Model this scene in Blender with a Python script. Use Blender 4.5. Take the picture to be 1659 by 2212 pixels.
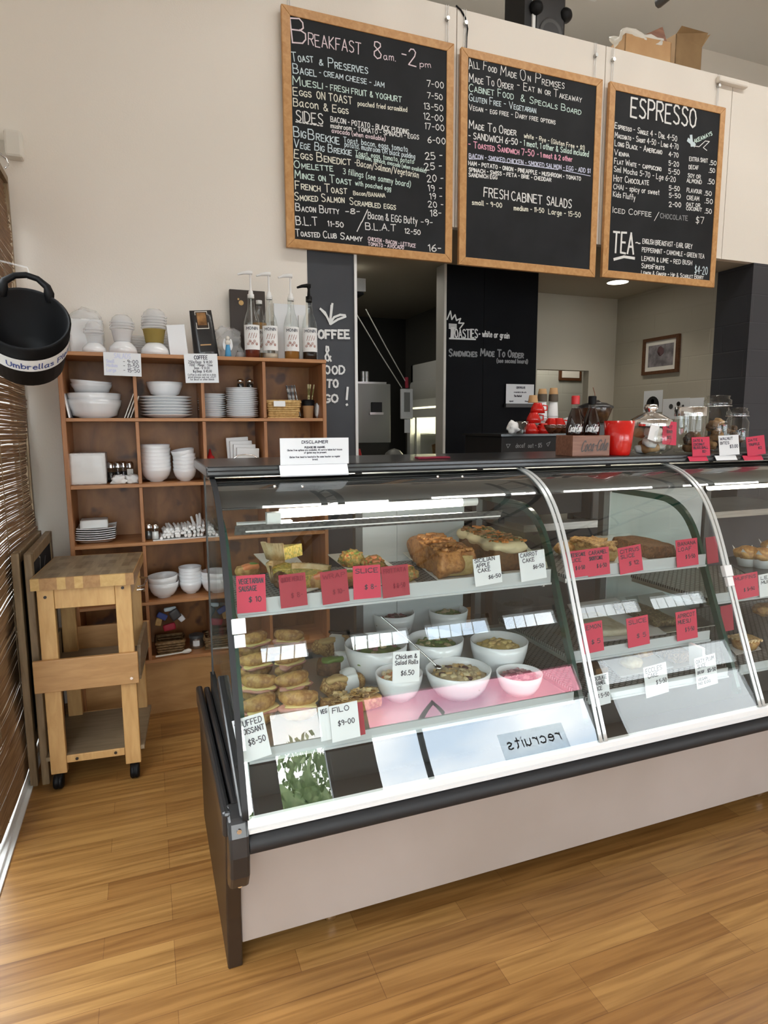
import bpy, bmesh, math, random
from mathutils import Vector, Matrix, noise
for o in list(bpy.data.objects): bpy.data.objects.remove(o, do_unlink=True)
SC = bpy.context.scene
COL = SC.collection
R = math.radians
PI = math.pi

# ------------------------------------------------------------------ camera
CAM_H = 1.45
FPX = 1360.0
PITCH, ROLL, YAW = R(7.85), R(-0.23), R(20.7)
def cam_axes():
    cy, sy = math.cos(YAW), math.sin(YAW)
    f = Vector((sy, cy, 0)); rt = Vector((cy, -sy, 0)); up = Vector((0, 0, 1))
    cp, sp = math.cos(PITCH), math.sin(PITCH)
    f2 = f*cp - up*sp; u2 = up*cp + f*sp
    cr, sr = math.cos(ROLL), math.sin(ROLL)
    return rt*cr + u2*sr, u2*cr - rt*sr, f2
RT, UP, FW = cam_axes()
cd = bpy.data.cameras.new('camera'); cam = bpy.data.objects.new('camera', cd); COL.objects.link(cam)
cam.matrix_world = Matrix(((RT.x, UP.x, -FW.x, 0), (RT.y, UP.y, -FW.y, 0), (RT.z, UP.z, -FW.z, CAM_H), (0, 0, 0, 1)))
cd.sensor_fit = 'HORIZONTAL'; cd.sensor_width = 36.0; cd.lens = FPX/1659*36.0; cd.clip_start = 0.02
SC.camera = cam
def ray(px, py): return RT*((px-829.5)/FPX) - UP*((py-1106)/FPX) + FW
def PY(px, py, y): d = ray(px, py); v = d*(y/d.y); return Vector((v.x, v.y, v.z+CAM_H))
def PX(px, py, x): d = ray(px, py); v = d*(x/d.x); return Vector((v.x, v.y, v.z+CAM_H))
def PZ(px, py, z): d = ray(px, py); v = d*((z-CAM_H)/d.z); return Vector((v.x, v.y, v.z+CAM_H))

# ------------------------------------------------------------------ colour management and daylight
SC.view_settings.view_transform = 'Standard'; SC.view_settings.look = 'None'
SC.view_settings.gamma = 1.0; SC.view_settings.use_curve_mapping = False
SC.view_settings.exposure = 0.28
SKY_STRENGTH = 11.0
LAMP_W = 1.0
SC.cycles.max_bounces = 12; SC.cycles.diffuse_bounces = 5; SC.cycles.glossy_bounces = 4
SC.cycles.transparent_max_bounces = 24; SC.cycles.transmission_bounces = 6
SC.cycles.sample_clamp_indirect = 6.0; SC.cycles.caustics_reflective = False; SC.cycles.caustics_refractive = False
SC.cycles.use_denoising = True
W = bpy.data.worlds.new('overcast_sky'); SC.world = W; W.use_nodes = True
nt = W.node_tree; nt.nodes.clear()
wo = nt.nodes.new('ShaderNodeOutputWorld'); bg = nt.nodes.new('ShaderNodeBackground')
tc = nt.nodes.new('ShaderNodeTexCoord'); mp = nt.nodes.new('ShaderNodeMapping'); mp.inputs['Scale'].default_value = (1.5, 1.5, 5)
nz = nt.nodes.new('ShaderNodeTexNoise'); nz.inputs['Scale'].default_value = 2.2; nz.inputs['Detail'].default_value = 6
cr = nt.nodes.new('ShaderNodeValToRGB'); cr.color_ramp.elements[0].position = .38; cr.color_ramp.elements[0].color = (.52, .62, .74, 1)
cr.color_ramp.elements[1].position = .62; cr.color_ramp.elements[1].color = (1, .99, .97, 1)
nt.links.new(tc.outputs['Generated'], mp.inputs['Vector']); nt.links.new(mp.outputs['Vector'], nz.inputs['Vector'])
nt.links.new(nz.outputs['Fac'], cr.inputs['Fac']); nt.links.new(cr.outputs['Color'], bg.inputs['Color'])
bg.inputs['Strength'].default_value = SKY_STRENGTH; nt.links.new(bg.outputs['Background'], wo.inputs['Surface'])

def area(name, loc, direction, sx, sy, power, color=(1, 1, 1), portal=False):
    ld = bpy.data.lights.new(name, 'AREA'); ld.shape = 'RECTANGLE'; ld.size = sx; ld.size_y = sy; ld.energy = power; ld.color = color
    lo = bpy.data.objects.new(name, ld); COL.objects.link(lo); lo.location = loc
    lo.rotation_euler = Vector(direction).to_track_quat('-Z', 'Y').to_euler()
    if portal: ld.cycles.is_portal = True
    return lo
# portals at the openings that let the sky in (they only guide sampling)
area('window_portal', (3.55, -3.62, 1.35), (0, 1, 0), 2.9, 2.0, 1, portal=True)
area('window_portal', (6.45, -3.62, 1.35), (0, 1, 0), 2.3, 2.0, 1, portal=True)
area('window_portal', (.9, -3.62, 1.35), (0, 1, 0), 2.4, 2.0, 1, portal=True)
area('window_portal', (3.8, -3.62, 2.70), (0, 1, 0), 8, 0.34, 1, portal=True)
area('door_portal', (-.66, -.4, 1.3), (1, 0, 0), 5.4, 2.5, 1, portal=True)

# ------------------------------------------------------------------ materials
MATS = {}
def _new(name):
    m = bpy.data.materials.new(name); m.use_nodes = True; m.node_tree.nodes.clear(); MATS[name] = m
    t = m.node_tree; out = t.nodes.new('ShaderNodeOutputMaterial'); return m, t, out
def _bsdf(t, out, rough, metal=0.0, spec=0.5):
    b = t.nodes.new('ShaderNodeBsdfPrincipled'); b.inputs['Roughness'].default_value = rough; b.inputs['Metallic'].default_value = metal
    b.inputs['Specular IOR Level'].default_value = spec; t.links.new(b.outputs[0], out.inputs['Surface']); return b
def mat(name, c, rough=.5, metal=0.0, c2=None, scale=20, bump=0.0, spec=.5, stretch=(1, 1, 1), lo=.35, hi=.65, detail=4, bscale=None, coat=0):
    """plain or noise-mottled material, optional bump"""
    m, t, out = _new(name); b = _bsdf(t, out, rough, metal, spec); b.inputs['Base Color'].default_value = (*c, 1)
    if coat: b.inputs['Coat Weight'].default_value = coat; b.inputs['Coat Roughness'].default_value = .08
    if c2 or bump:
        tc = t.nodes.new('ShaderNodeTexCoord'); mp = t.nodes.new('ShaderNodeMapping'); mp.inputs['Scale'].default_value = stretch
        t.links.new(tc.outputs['Object'], mp.inputs['Vector'])
        n = t.nodes.new('ShaderNodeTexNoise'); n.inputs['Scale'].default_value = scale; n.inputs['Detail'].default_value = detail
        t.links.new(mp.outputs['Vector'], n.inputs['Vector'])
        if c2:
            r = t.nodes.new('ShaderNodeValToRGB'); r.color_ramp.elements[0].position = lo; r.color_ramp.elements[0].color = (*c, 1)
            r.color_ramp.elements[1].position = hi; r.color_ramp.elements[1].color = (*c2, 1)
            t.links.new(n.outputs['Fac'], r.inputs['Fac']); t.links.new(r.outputs['Color'], b.inputs['Base Color'])
        if bump:
            nb = n
            if bscale:
                nb = t.nodes.new('ShaderNodeTexNoise'); nb.inputs['Scale'].default_value = bscale; t.links.new(mp.outputs['Vector'], nb.inputs['Vector'])
            bp = t.nodes.new('ShaderNodeBump'); bp.inputs['Strength'].default_value = bump; bp.inputs['Distance'].default_value = .004
            t.links.new(nb.outputs['Fac'], bp.inputs['Height']); t.links.new(bp.outputs['Normal'], b.inputs['Normal'])
    return m
def food(name, cols, scale=45, rough=.55, bump=.5, stretch=(1, 1, 1), cells=False):
    """three or more colours picked by a voronoi cell and a noise: crumb, salad, filling"""
    m, t, out = _new(name); b = _bsdf(t, out, rough)
    tc = t.nodes.new('ShaderNodeTexCoord'); mp = t.nodes.new('ShaderNodeMapping'); mp.inputs['Scale'].default_value = stretch
    t.links.new(tc.outputs['Object'], mp.inputs['Vector'])
    if cells:
        v = t.nodes.new('ShaderNodeTexVoronoi'); v.inputs['Scale'].default_value = scale; t.links.new(mp.outputs['Vector'], v.inputs['Vector'])
        bw = t.nodes.new('ShaderNodeSeparateColor'); t.links.new(v.outputs['Color'], bw.inputs[0])
    else:
        v = t.nodes.new('ShaderNodeTexNoise'); v.inputs['Scale'].default_value = scale; v.inputs['Detail'].default_value = 5; t.links.new(mp.outputs['Vector'], v.inputs['Vector'])
        bw = t.nodes.new('ShaderNodeMapRange'); bw.inputs[1].default_value = .30; bw.inputs[2].default_value = .70; t.links.new(v.outputs['Fac'], bw.inputs[0])
    r = t.nodes.new('ShaderNodeValToRGB'); r.color_ramp.interpolation = 'LINEAR'
    e = r.color_ramp.elements
    while len(e) < len(cols): e.new(.5)
    for i, c in enumerate(cols): e[i].position = i/(len(cols)-1); e[i].color = (*c, 1)
    t.links.new(bw.outputs[0], r.inputs['Fac']); t.links.new(r.outputs['Color'], b.inputs['Base Color'])
    n = t.nodes.new('ShaderNodeTexNoise'); n.inputs['Scale'].default_value = scale*1.3; n.inputs['Detail'].default_value = 5; t.links.new(mp.outputs['Vector'], n.inputs['Vector'])
    bp = t.nodes.new('ShaderNodeBump'); bp.inputs['Strength'].default_value = bump; bp.inputs['Distance'].default_value = .006
    t.links.new(n.outputs['Fac'], bp.inputs['Height']); t.links.new(bp.outputs['Normal'], b.inputs['Normal'])
    return m
def wood(name, c1, c2, rough=.42, stretch=(1, 12, 12), scale=6, knots=None, spec=.4):
    m, t, out = _new(name); b = _bsdf(t, out, rough, spec=spec)
    tc = t.nodes.new('ShaderNodeTexCoord'); mp = t.nodes.new('ShaderNodeMapping'); mp.inputs['Scale'].default_value = stretch
    t.links.new(tc.outputs['Object'], mp.inputs['Vector'])
    n = t.nodes.new('ShaderNodeTexNoise'); n.inputs['Scale'].default_value = scale; n.inputs['Detail'].default_value = 8; n.inputs['Distortion'].default_value = .6
    t.links.new(mp.outputs['Vector'], n.inputs['Vector'])
    r = t.nodes.new('ShaderNodeValToRGB'); r.color_ramp.elements[0].position = .3; r.color_ramp.elements[0].color = (*c1, 1)
    r.color_ramp.elements[1].position = .7; r.color_ramp.elements[1].color = (*c2, 1); t.links.new(n.outputs['Fac'], r.inputs['Fac'])
    col = r.outputs['Color']
    if knots:
        v = t.nodes.new('ShaderNodeTexNoise'); v.inputs['Scale'].default_value = knots[1]; v.inputs['Detail'].default_value = 2; t.links.new(tc.outputs['Object'], v.inputs['Vector'])
        kr = t.nodes.new('ShaderNodeValToRGB'); kr.color_ramp.elements[0].position = .62; kr.color_ramp.elements[0].color = (0, 0, 0, 1); kr.color_ramp.elements[1].position = .72
        t.links.new(v.outputs['Fac'], kr.inputs['Fac'])
        mx = t.nodes.new('ShaderNodeMix'); mx.data_type = 'RGBA'; mx.inputs[7].default_value = (*knots[0], 1)
        t.links.new(kr.outputs['Color'], mx.inputs[0]); t.links.new(col, mx.inputs[6]); col = mx.outputs[2]
    t.links.new(col, b.inputs['Base Color']); return m
def glass(name, tint=(1, 1, 1), ior=1.6, rough=0.0, extra=0.0):
    """thin pane: clear transmission plus mirror reflection by Fresnel"""
    m, t, out = _new(name)
    tr = t.nodes.new('ShaderNodeBsdfTransparent'); tr.inputs['Color'].default_value = (*tint, 1)
    gl = t.nodes.new('ShaderNodeBsdfGlossy'); gl.inputs['Roughness'].default_value = rough; gl.inputs['Color'].default_value = (1, 1, 1, 1)
    fr = t.nodes.new('ShaderNodeFresnel'); fr.inputs['IOR'].default_value = ior
    ge = t.nodes.new('ShaderNodeNewGeometry')          # same reflectance from either side of a thin pane
    mx0 = t.nodes.new('ShaderNodeMix'); mx0.data_type = 'FLOAT'; mx0.inputs[2].default_value = ior; mx0.inputs[3].default_value = 1/ior
    t.links.new(ge.outputs['Backfacing'], mx0.inputs[0]); t.links.new(mx0.outputs[0], fr.inputs['IOR'])
    ad = t.nodes.new('ShaderNodeMath'); ad.operation = 'ADD'; ad.use_clamp = True; ad.inputs[1].default_value = extra
    t.links.new(fr.outputs[0], ad.inputs[0])
    mx = t.nodes.new('ShaderNodeMixShader'); t.links.new(ad.outputs[0], mx.inputs[0]); t.links.new(tr.outputs[0], mx.inputs[1]); t.links.new(gl.outputs[0], mx.inputs[2])
    t.links.new(mx.outputs[0], out.inputs['Surface']); return m
def film(name, c, alpha, rough=.2, c2=None, scale=30):
    """thin plastic film or printed film: part transparent, part glossy diffuse"""
    m, t, out = _new(name); tr = t.nodes.new('ShaderNodeBsdfTransparent')
    b = t.nodes.new('ShaderNodeBsdfPrincipled'); b.inputs['Base Color'].default_value = (*c, 1); b.inputs['Roughness'].default_value = rough
    mx = t.nodes.new('ShaderNodeMixShader'); mx.inputs[0].default_value = alpha
    t.links.new(tr.outputs[0], mx.inputs[1]); t.links.new(b.outputs[0], mx.inputs[2]); t.links.new(mx.outputs[0], out.inputs['Surface']); return m
def tint(name, c):
    """coloured translucent window film"""
    m, t, out = _new(name); tr = t.nodes.new('ShaderNodeBsdfTransparent'); tr.inputs['Color'].default_value = (*c, 1)
    b = t.nodes.new('ShaderNodeBsdfPrincipled'); b.inputs['Base Color'].default_value = (*c, 1); b.inputs['Roughness'].default_value = .4
    mx = t.nodes.new('ShaderNodeMixShader'); mx.inputs[0].default_value = .12
    t.links.new(tr.outputs[0], mx.inputs[1]); t.links.new(b.outputs[0], mx.inputs[2]); t.links.new(mx.outputs[0], out.inputs['Surface']); return m
def emit(name, c, s):
    m, t, out = _new(name); e = t.nodes.new('ShaderNodeEmission'); e.inputs['Color'].default_value = (*c, 1); e.inputs['Strength'].default_value = s
    t.links.new(e.outputs[0], out.inputs['Surface']); return m

# ------------------------------------------------------------------ mesh builder
_ico = {}
def ico(sub):
    if sub not in _ico:
        b = bmesh.new(); bmesh.ops.create_icosphere(b, subdivisions=sub, radius=1.0)
        b.verts.ensure_lookup_table()
        _ico[sub] = ([v.co.copy() for v in b.verts], [[v.index for v in f.verts] for f in b.faces]); b.free()
    return _ico[sub]
class MB:
    def __init__(s): s.v = []; s.f = []; s.mi = []; s.sm = []; s.m = 0; s.smooth = False; s.x = None
    def add(s, vs, fs, smooth=None):
        o = len(s.v)
        for p in vs:
            p = Vector(p); s.v.append(s.x @ p if s.x else p)
        for f in fs: s.f.append([i+o for i in f]); s.mi.append(s.m); s.sm.append(s.smooth if smooth is None else smooth)
        return s
    def box(s, x0, x1, y0, y1, z0, z1):
        x0, x1 = min(x0, x1), max(x0, x1); y0, y1 = min(y0, y1), max(y0, y1); z0, z1 = min(z0, z1), max(z0, z1)
        vs = [(x, y, z) for z in (z0, z1) for y in (y0, y1) for x in (x0, x1)]
        return s.add(vs, [(0, 2, 3, 1), (4, 5, 7, 6), (0, 1, 5, 4), (2, 6, 7, 3), (0, 4, 6, 2), (1, 3, 7, 5)], False)
    def lathe(s, prof, n=24, c=(0, 0, 0), smooth=True, a0=0, a1=2*PI):
        full = abs(a1-a0-2*PI) < 1e-6; k = n if full else n+1; vs = []; fs = []
        for r, z in prof:
            for i in range(k):
                a = a0+(a1-a0)*i/n; vs.append((c[0]+r*math.cos(a), c[1]+r*math.sin(a), c[2]+z))
        for j in range(len(prof)-1):
            for i in range(n):
                i2 = (i+1) % k; fs.append((j*k+i, j*k+i2, (j+1)*k+i2, (j+1)*k+i))
        return s.add(vs, fs, smooth)
    def cyl(s, c, r, h, n=20, r2=None):
        r2 = r if r2 is None else r2
        return s.lathe([(0, 0), (r, 0)], n, c, False).lathe([(r, 0), (r2, h)], n, c, True).lathe([(r2, h), (0, h)], n, c, False)
    def tube(s, pts, r, n=8, closed=False, caps=True):
        pts = [Vector(p) for p in pts]; N = len(pts); vs = []; fs = []; prev = None
        for i, p in enumerate(pts):
            if closed: t = pts[(i+1) % N]-pts[i-1]
            else: t = pts[min(i+1, N-1)]-pts[max(i-1, 0)]
            t.normalize()
            if prev is None:
                up = Vector((0, 0, 1)) if abs(t.z) < .9 else Vector((1, 0, 0)); a = t.cross(up).normalized()
            else: a = (prev-t*prev.dot(t)).normalized()
            prev = a; b = t.cross(a); rr = r[i] if isinstance(r, (list, tuple)) else r
            for k in range(n): q = 2*PI*k/n; vs.append(p+a*(rr*math.cos(q))+b*(rr*math.sin(q)))
        for i in range(N if closed else N-1):
            j = (i+1) % N
            for k in range(n): k2 = (k+1) % n; fs.append((i*n+k, i*n+k2, j*n+k2, j*n+k))
        s.add(vs, fs, n > 4)
        if caps and not closed:
            s.add(vs[:n], [tuple(range(n))[::-1]], False); s.add(vs[-n:], [tuple(range(n))], False)
        return s
    def prism(s, poly, axis, a, b):
        """polygon extruded along an axis: 'x' -> poly is (y,z); 'y' -> (x,z); 'z' -> (x,y)"""
        def P(p, t): return (t, p[0], p[1]) if axis == 'x' else ((p[0], t, p[1]) if axis == 'y' else (p[0], p[1], t))
        n = len(poly); vs = [P(p, a) for p in poly]+[P(p, b) for p in poly]
        fs = [tuple(range(n))[::-1], tuple(range(n, 2*n))]+[(i, (i+1) % n, n+(i+1) % n, n+i) for i in range(n)]
        return s.add(vs, fs, False)
    def sheet(s, prof, a, b, axis='x', th=0.0, smooth=True):
        """open profile swept along an axis, with thickness"""
        if th:
            n = len(prof); off = []
            for i in range(n):
                p0 = Vector(prof[max(i-1, 0)]); p1 = Vector(prof[min(i+1, n-1)]); t = (p1-p0).normalized(); off.append((prof[i][0]+t.y*th, prof[i][1]-t.x*th))
            poly = list(prof)+off[::-1]
            N = len(poly); P = lambda p, t: (t, p[0], p[1]) if axis == 'x' else (p[0], t, p[1])
            vs = [P(p, a) for p in poly]+[P(p, b) for p in poly]
            s.add(vs, [(i, (i+1) % N, N+(i+1) % N, N+i) for i in range(N)], smooth)
            fs = []
            for i in range(n-1): fs += [(i, i+1, N-2-i, N-1-i), (N+i, N+N-1-i, N+N-2-i, N+i+1)]
            return s.add(vs, fs, False)
        P = lambda p, t: (t, p[0], p[1]) if axis == 'x' else (p[0], t, p[1])
        n = len(prof); vs = [P(p, a) for p in prof]+[P(p, b) for p in prof]
        return s.add(vs, [(i, i+1, n+i+1, n+i) for i in range(n-1)], smooth)
    def quad(s, a, b, c, d): return s.add([a, b, c, d], [(0, 1, 2, 3)], False)
    def blob(s, c, r, seed=0, amp=.15, freq=1.6, sub=3, flat=None):
        vs, fs = ico(sub); out = []
        for v in vs:
            k = 1+amp*noise.noise(v*freq+Vector((seed*7.3, seed*3.1, seed)))
            k += amp*.4*noise.noise(v*freq*3+Vector((seed, 5, seed)))
            p = Vector((c[0]+v.x*r[0]*k, c[1]+v.y*r[1]*k, c[2]+v.z*r[2]*k))
            if flat is not None and p.z < flat: p.z = flat
            out.append(p)
        return s.add(out, fs, True)
    def rblock(s, c, d, seed=0, amp=.1, n=8, rnd=.35, freq=14):
        """rounded, lumpy block: c centre, d half sizes"""
        idx = {}; vs = []; fs = []
        def key(i, j, k):
            if (i, j, k) not in idx:
                u = Vector((2*i/n-1, 2*j/n-1, 2*k/n-1)); sp = u.normalized()*max(abs(u.x), abs(u.y), abs(u.z)); w = u*(1-rnd)+sp*rnd*1.18
                p = Vector((w.x*d[0], w.y*d[1], w.z*d[2])); g = noise.noise(p*freq+Vector((seed*3.3, seed, 0)))*amp
                idx[(i, j, k)] = len(vs); vs.append((c[0]+p.x*(1+g), c[1]+p.y*(1+g), c[2]+p.z*(1+g*1.6)))
            return idx[(i, j, k)]
        for i in range(n):
            for j in range(n):
                for q in (0, n):
                    a = [key(i, j, q), key(i+1, j, q), key(i+1, j+1, q), key(i, j+1, q)]; fs.append(a if q else a[::-1])
                    a = [key(i, q, j), key(i+1, q, j), key(i+1, q, j+1), key(i, q, j+1)]; fs.append(a[::-1] if q else a)
                    a = [key(q, i, j), key(q, i+1, j), key(q, i+1, j+1), key(q, i, j+1)]; fs.append(a if q else a[::-1])
        return s.add(vs, fs, True)
    def build(s, name, mats, parent=None, bevel=0, world=True, origin=None):
        if not isinstance(mats, (list, tuple)): mats = [mats]
        if origin is None:
            if parent is not None: origin = Vector(parent['_o']) if world else Vector((0, 0, 0))
            else:
                xs = [p.x for p in s.v]; ys = [p.y for p in s.v]; zs = [p.z for p in s.v]
                origin = Vector(((min(xs)+max(xs))/2, (min(ys)+max(ys))/2, min(zs)))
        origin = Vector(origin)
        me = bpy.data.meshes.new(name); me.from_pydata([p-origin for p in s.v], [], s.f)
        for m in mats: me.materials.append(MATS[m] if isinstance(m, str) else m)
        me.polygons.foreach_set('material_index', s.mi); me.polygons.foreach_set('use_smooth', s.sm); me.update()
        o = bpy.data.objects.new(name, me); COL.objects.link(o)
        if parent is not None:
            o.parent = parent
            if parent.type == 'MESH': o.location = (0, 0, 0)
        else: o.location = origin
        o['_o'] = list(origin) if world else [0, 0, 0]
        if bevel:
            b = o.modifiers.new('bevel', 'BEVEL'); b.width = bevel; b.segments = 2; b.limit_method = 'ANGLE'; b.angle_limit = R(40)
        return o
def tag(o, label, cat, group=None, kind=None):
    o['label'] = label; o['category'] = cat
    if group: o['group'] = group
    if kind: o['kind'] = kind
    return o
def thing(name, label, cat, loc=(0, 0, 0), rz=0, group=None):
    o = bpy.data.objects.new(name, None); COL.objects.link(o); o.location = loc; o.rotation_euler = (0, 0, rz); o.empty_display_size = .05
    o['_o'] = list(loc); return tag(o, label, cat, group)
def struct(name, mb, mats, parent=None, bevel=0):
    o = mb.build(name, mats, parent, bevel)
    if parent is None: o['kind'] = 'structure'
    return o
def solo(name, mb, mats, label, cat, group=None, kind=None, bevel=0): return tag(mb.build(name, mats, None, bevel), label, cat, group, kind)
def dup(o, loc=None, label=None, rz=None, group=None, parent=None):
    c = o.copy(); COL.objects.link(c)
    if parent is not None: c.parent = parent
    if loc is not None: c.location = loc
    if rz is not None: c.rotation_euler = (c.rotation_euler[0], c.rotation_euler[1], rz)
    if label: c['label'] = label
    if group: c['group'] = group
    for ch in list(o.children): dup(ch, parent=c)
    return c
ORD = ['topmost', 'second', 'third', 'fourth', 'fifth', 'sixth', 'seventh', 'eighth', 'ninth', 'tenth', 'eleventh', 'twelfth', 'thirteenth', 'fourteenth', 'fifteenth', 'sixteenth']

# ------------------------------------------------------------------ hand lettering: a stroke alphabet, cap height 6
GL = {
'A': "0,0 2,6 4,0;.7,2 3.3,2", 'B': "0,0 0,6 2.4,6 3.3,5.2 3.2,3.8 2.3,3.2 0,3.2;2.3,3.2 3.6,2.5 3.7,1 2.6,0 0,0",
'C': "3.6,5.2 2.6,6 1.2,5.8 .2,4.4 0,2.6 .5,.9 1.6,0 2.8,.1 3.7,.9", 'D': "0,0 0,6 1.8,6 3.3,4.8 3.7,3 3.2,1.2 1.8,0 0,0",
'E': "3.2,6 0,6 0,0 3.3,0;0,3.1 2.6,3.1", 'F': "3.2,6 0,6 0,0;0,3.1 2.5,3.1",
'G': "3.6,5.1 2.5,6 1.2,5.8 .2,4.4 0,2.6 .5,.9 1.6,0 2.9,.2 3.6,1.2 3.6,2.6 2.2,2.6", 'H': "0,0 0,6;3.4,0 3.4,6;0,3 3.4,3",
'I': "0,0 0,6", 'J': "2.6,6 2.6,1.4 1.9,.2 1,0 .2,.8", 'K': "0,0 0,6;3.2,6 0,2.8 3.4,0", 'L': "0,6 0,0 3,0",
'M': "0,0 .3,6 2.2,2 4.1,6 4.4,0", 'N': "0,0 0,6 3.4,0 3.4,6", 'O': "1.9,6 .6,5.2 0,3 .6,.8 1.9,0 3.2,.8 3.8,3 3.2,5.2 1.9,6",
'P': "0,0 0,6 2.4,6 3.4,5.2 3.4,3.8 2.4,3 0,3", 'Q': "1.9,6 .6,5.2 0,3 .6,.8 1.9,0 3.2,.8 3.8,3 3.2,5.2 1.9,6;2.4,1.6 4,-.6",
'R': "0,0 0,6 2.4,6 3.4,5.2 3.4,3.8 2.4,3 0,3;1.6,3 3.6,0", 'S': "3.3,5.2 2.4,6 1,5.9 .2,5 .5,3.8 2.6,2.7 3.4,1.6 2.9,.4 1.6,0 .2,.7",
'T': "0,6 4,6;2,6 2,0", 'U': "0,6 0,1.6 .8,.2 2.4,.2 3.3,1.6 3.3,6", 'V': "0,6 2,0 4,6", 'W': "0,6 1.2,0 2.6,4.4 4,0 5.2,6", 'X': "0,0 3.6,6;0,6 3.6,0",
'Y': "0,6 1.9,3 3.8,6;1.9,3 1.9,0", 'Z': "0,6 3.5,6 0,0 3.6,0",
'0': "1.7,6 .5,5 0,3 .5,1 1.7,0 2.9,1 3.4,3 2.9,5 1.7,6", '1': "0,5 1,6 1,0", '2': "0,4.8 .8,5.9 2.2,6 3.1,5 2.8,3.6 0,0 3.4,0",
'3': "0,5.4 1.4,6 2.7,5.4 2.6,3.8 1.2,3.2;1.2,3.2 2.9,2.6 3.1,1 1.8,0 0,.5", '4': "2.6,0 2.6,6 0,2 3.5,2", '5': "3,6 .4,6 .2,3.4 1.8,3.8 3.1,2.8 3,1 1.7,0 0,.5",
'6': "2.8,6 1,4.4 0,2 .7,.3 2.1,0 3.1,1.2 2.8,2.8 1.4,3.2 .2,2.2", '7': "0,6 3.3,6 1.2,0", '8': "1.6,3.3 .3,4.4 .6,5.7 1.7,6 2.8,5.5 2.9,4.4 1.6,3.3 .2,2.2 .1,.9 1.4,0 2.8,.4 3.2,1.7 1.6,3.3",
'9': "3,4.6 2,5.9 .7,5.7 .2,4.3 1,3.2 2.4,3.4 3,4.6 2.8,2 2,0", '-': "0,3 2,3", '~': "0,2.6 .7,3.4 1.5,2.6 2.3,3.3", '.': "0,0 .4,.3", ',': "0.3,.4 0,-1", '/': "0,-1.2 2.6,6.8",
'&': "3.6,0 .8,4.2 1,5.8 2.2,5.8 2.3,4.4 .2,2 .5,.3 2,0 3.4,2", '$': "3.1,5 2,5.6 .6,5 .6,3.7 2.8,2.6 3,1.2 1.6,.4 .2,1;1.7,6.6 1.7,-.6", '!': "0,2 0.2,6;0,0 .3,.3", '(': "1.4,7 .2,5 0,2.6 .4,.6 1.4,-1.2", ')': "0,7 1.2,5 1.4,2.6 1,.6 0,-1.2",
'+': "0,3 2.6,3;1.3,1.7 1.3,4.3", ':': "0,1 .3,1.2;0,3.4 .3,3.6", "'": "0,6 -.2,4.6", '|': "0,-1 0,7",
'a': "2.6,3.6 1.4,4 .2,3 0,1.4 .8,0 2,.6 2.6,2;2.6,4 2.6,.8 3.2,0", 'b': "0,6.4 0,0;0,2.6 1.2,4 2.6,3.2 2.7,1.2 1.6,0 0,.8", 'c': "2.6,3.2 1.6,4 .4,3.2 0,1.8 .6,.3 1.8,0 2.7,.8",
'd': "2.6,2.8 1.6,4 .3,3.2 0,1.4 .9,0 2.2,.6;2.6,6.4 2.6,0", 'e': "0,2.1 2.6,2.3 2.2,3.6 1.2,4 .2,2.8 .2,1 1.2,0 2.6,.7", 'f': "2.2,5.6 1.4,6.3 .8,5.4 .8,0;0,3.8 2,3.8",
'g': "2.6,3.4 1.4,4 .2,3 .2,1.2 1.4,.2 2.6,1.4;2.6,4 2.6,-1.2 1.6,-2.2 .2,-1.6", 'h': "0,6.4 0,0;0,2.6 1.2,4 2.3,3.4 2.4,0", 'i': "0,4 0,0;0,5.4 .1,5.6", 'j': "1,4 1,-1.4 0,-2", 'k': "0,6.4 0,0;2.2,4 0,1.8 2.4,0", 'l': "0,6.4 0,.6 .6,0",
'm': "0,4 0,0;0,2.8 1,4 1.8,3.4 1.9,0;1.9,2.8 2.9,4 3.7,3.4 3.8,0", 'n': "0,4 0,0;0,2.6 1.2,4 2.2,3.4 2.3,0", 'o': "1.3,4 .2,3.2 0,1.8 .5,.3 1.4,0 2.5,.8 2.7,2.4 2.2,3.6 1.3,4", 'p': "0,4 0,-2.2;0,2.8 1.2,4 2.6,3.2 2.6,1.2 1.4,0 0,.8",
'q': "2.6,2.8 1.6,4 .3,3.2 0,1.4 .9,0 2.4,1;2.6,4 2.6,-2.2", 'r': "0,4 0,0;0,2.4 1,3.8 2,3.8", 's': "2.2,3.4 1.2,4 .2,3.2 .8,2.2 2,1.6 2.2,.6 1.2,0 0,.5", 't': "1,5.8 1,.8 1.8,0;0,4 2.1,4", 'u': "0,4 .1,1 1,0 2.3,1;2.4,4 2.4,0",
'v': "0,4 1.2,0 2.4,4", 'w': "0,4 .9,0 1.8,3.2 2.7,0 3.6,4", 'x': "0,4 2.4,0;0,0 2.4,4", 'y': "0,4 1.2,.6;2.5,4 .6,-2.2", 'z': "0,4 2.4,4 0,0 2.5,0",
}
_gl = {}
def glyph(ch):
    if ch not in _gl:
        st = [[tuple(float(a) for a in p.split(',')) for p in s.split()] for s in GL[ch].split(';')]
        _gl[ch] = (st, max(p[0] for s in st for p in s))
    return _gl[ch]
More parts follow.
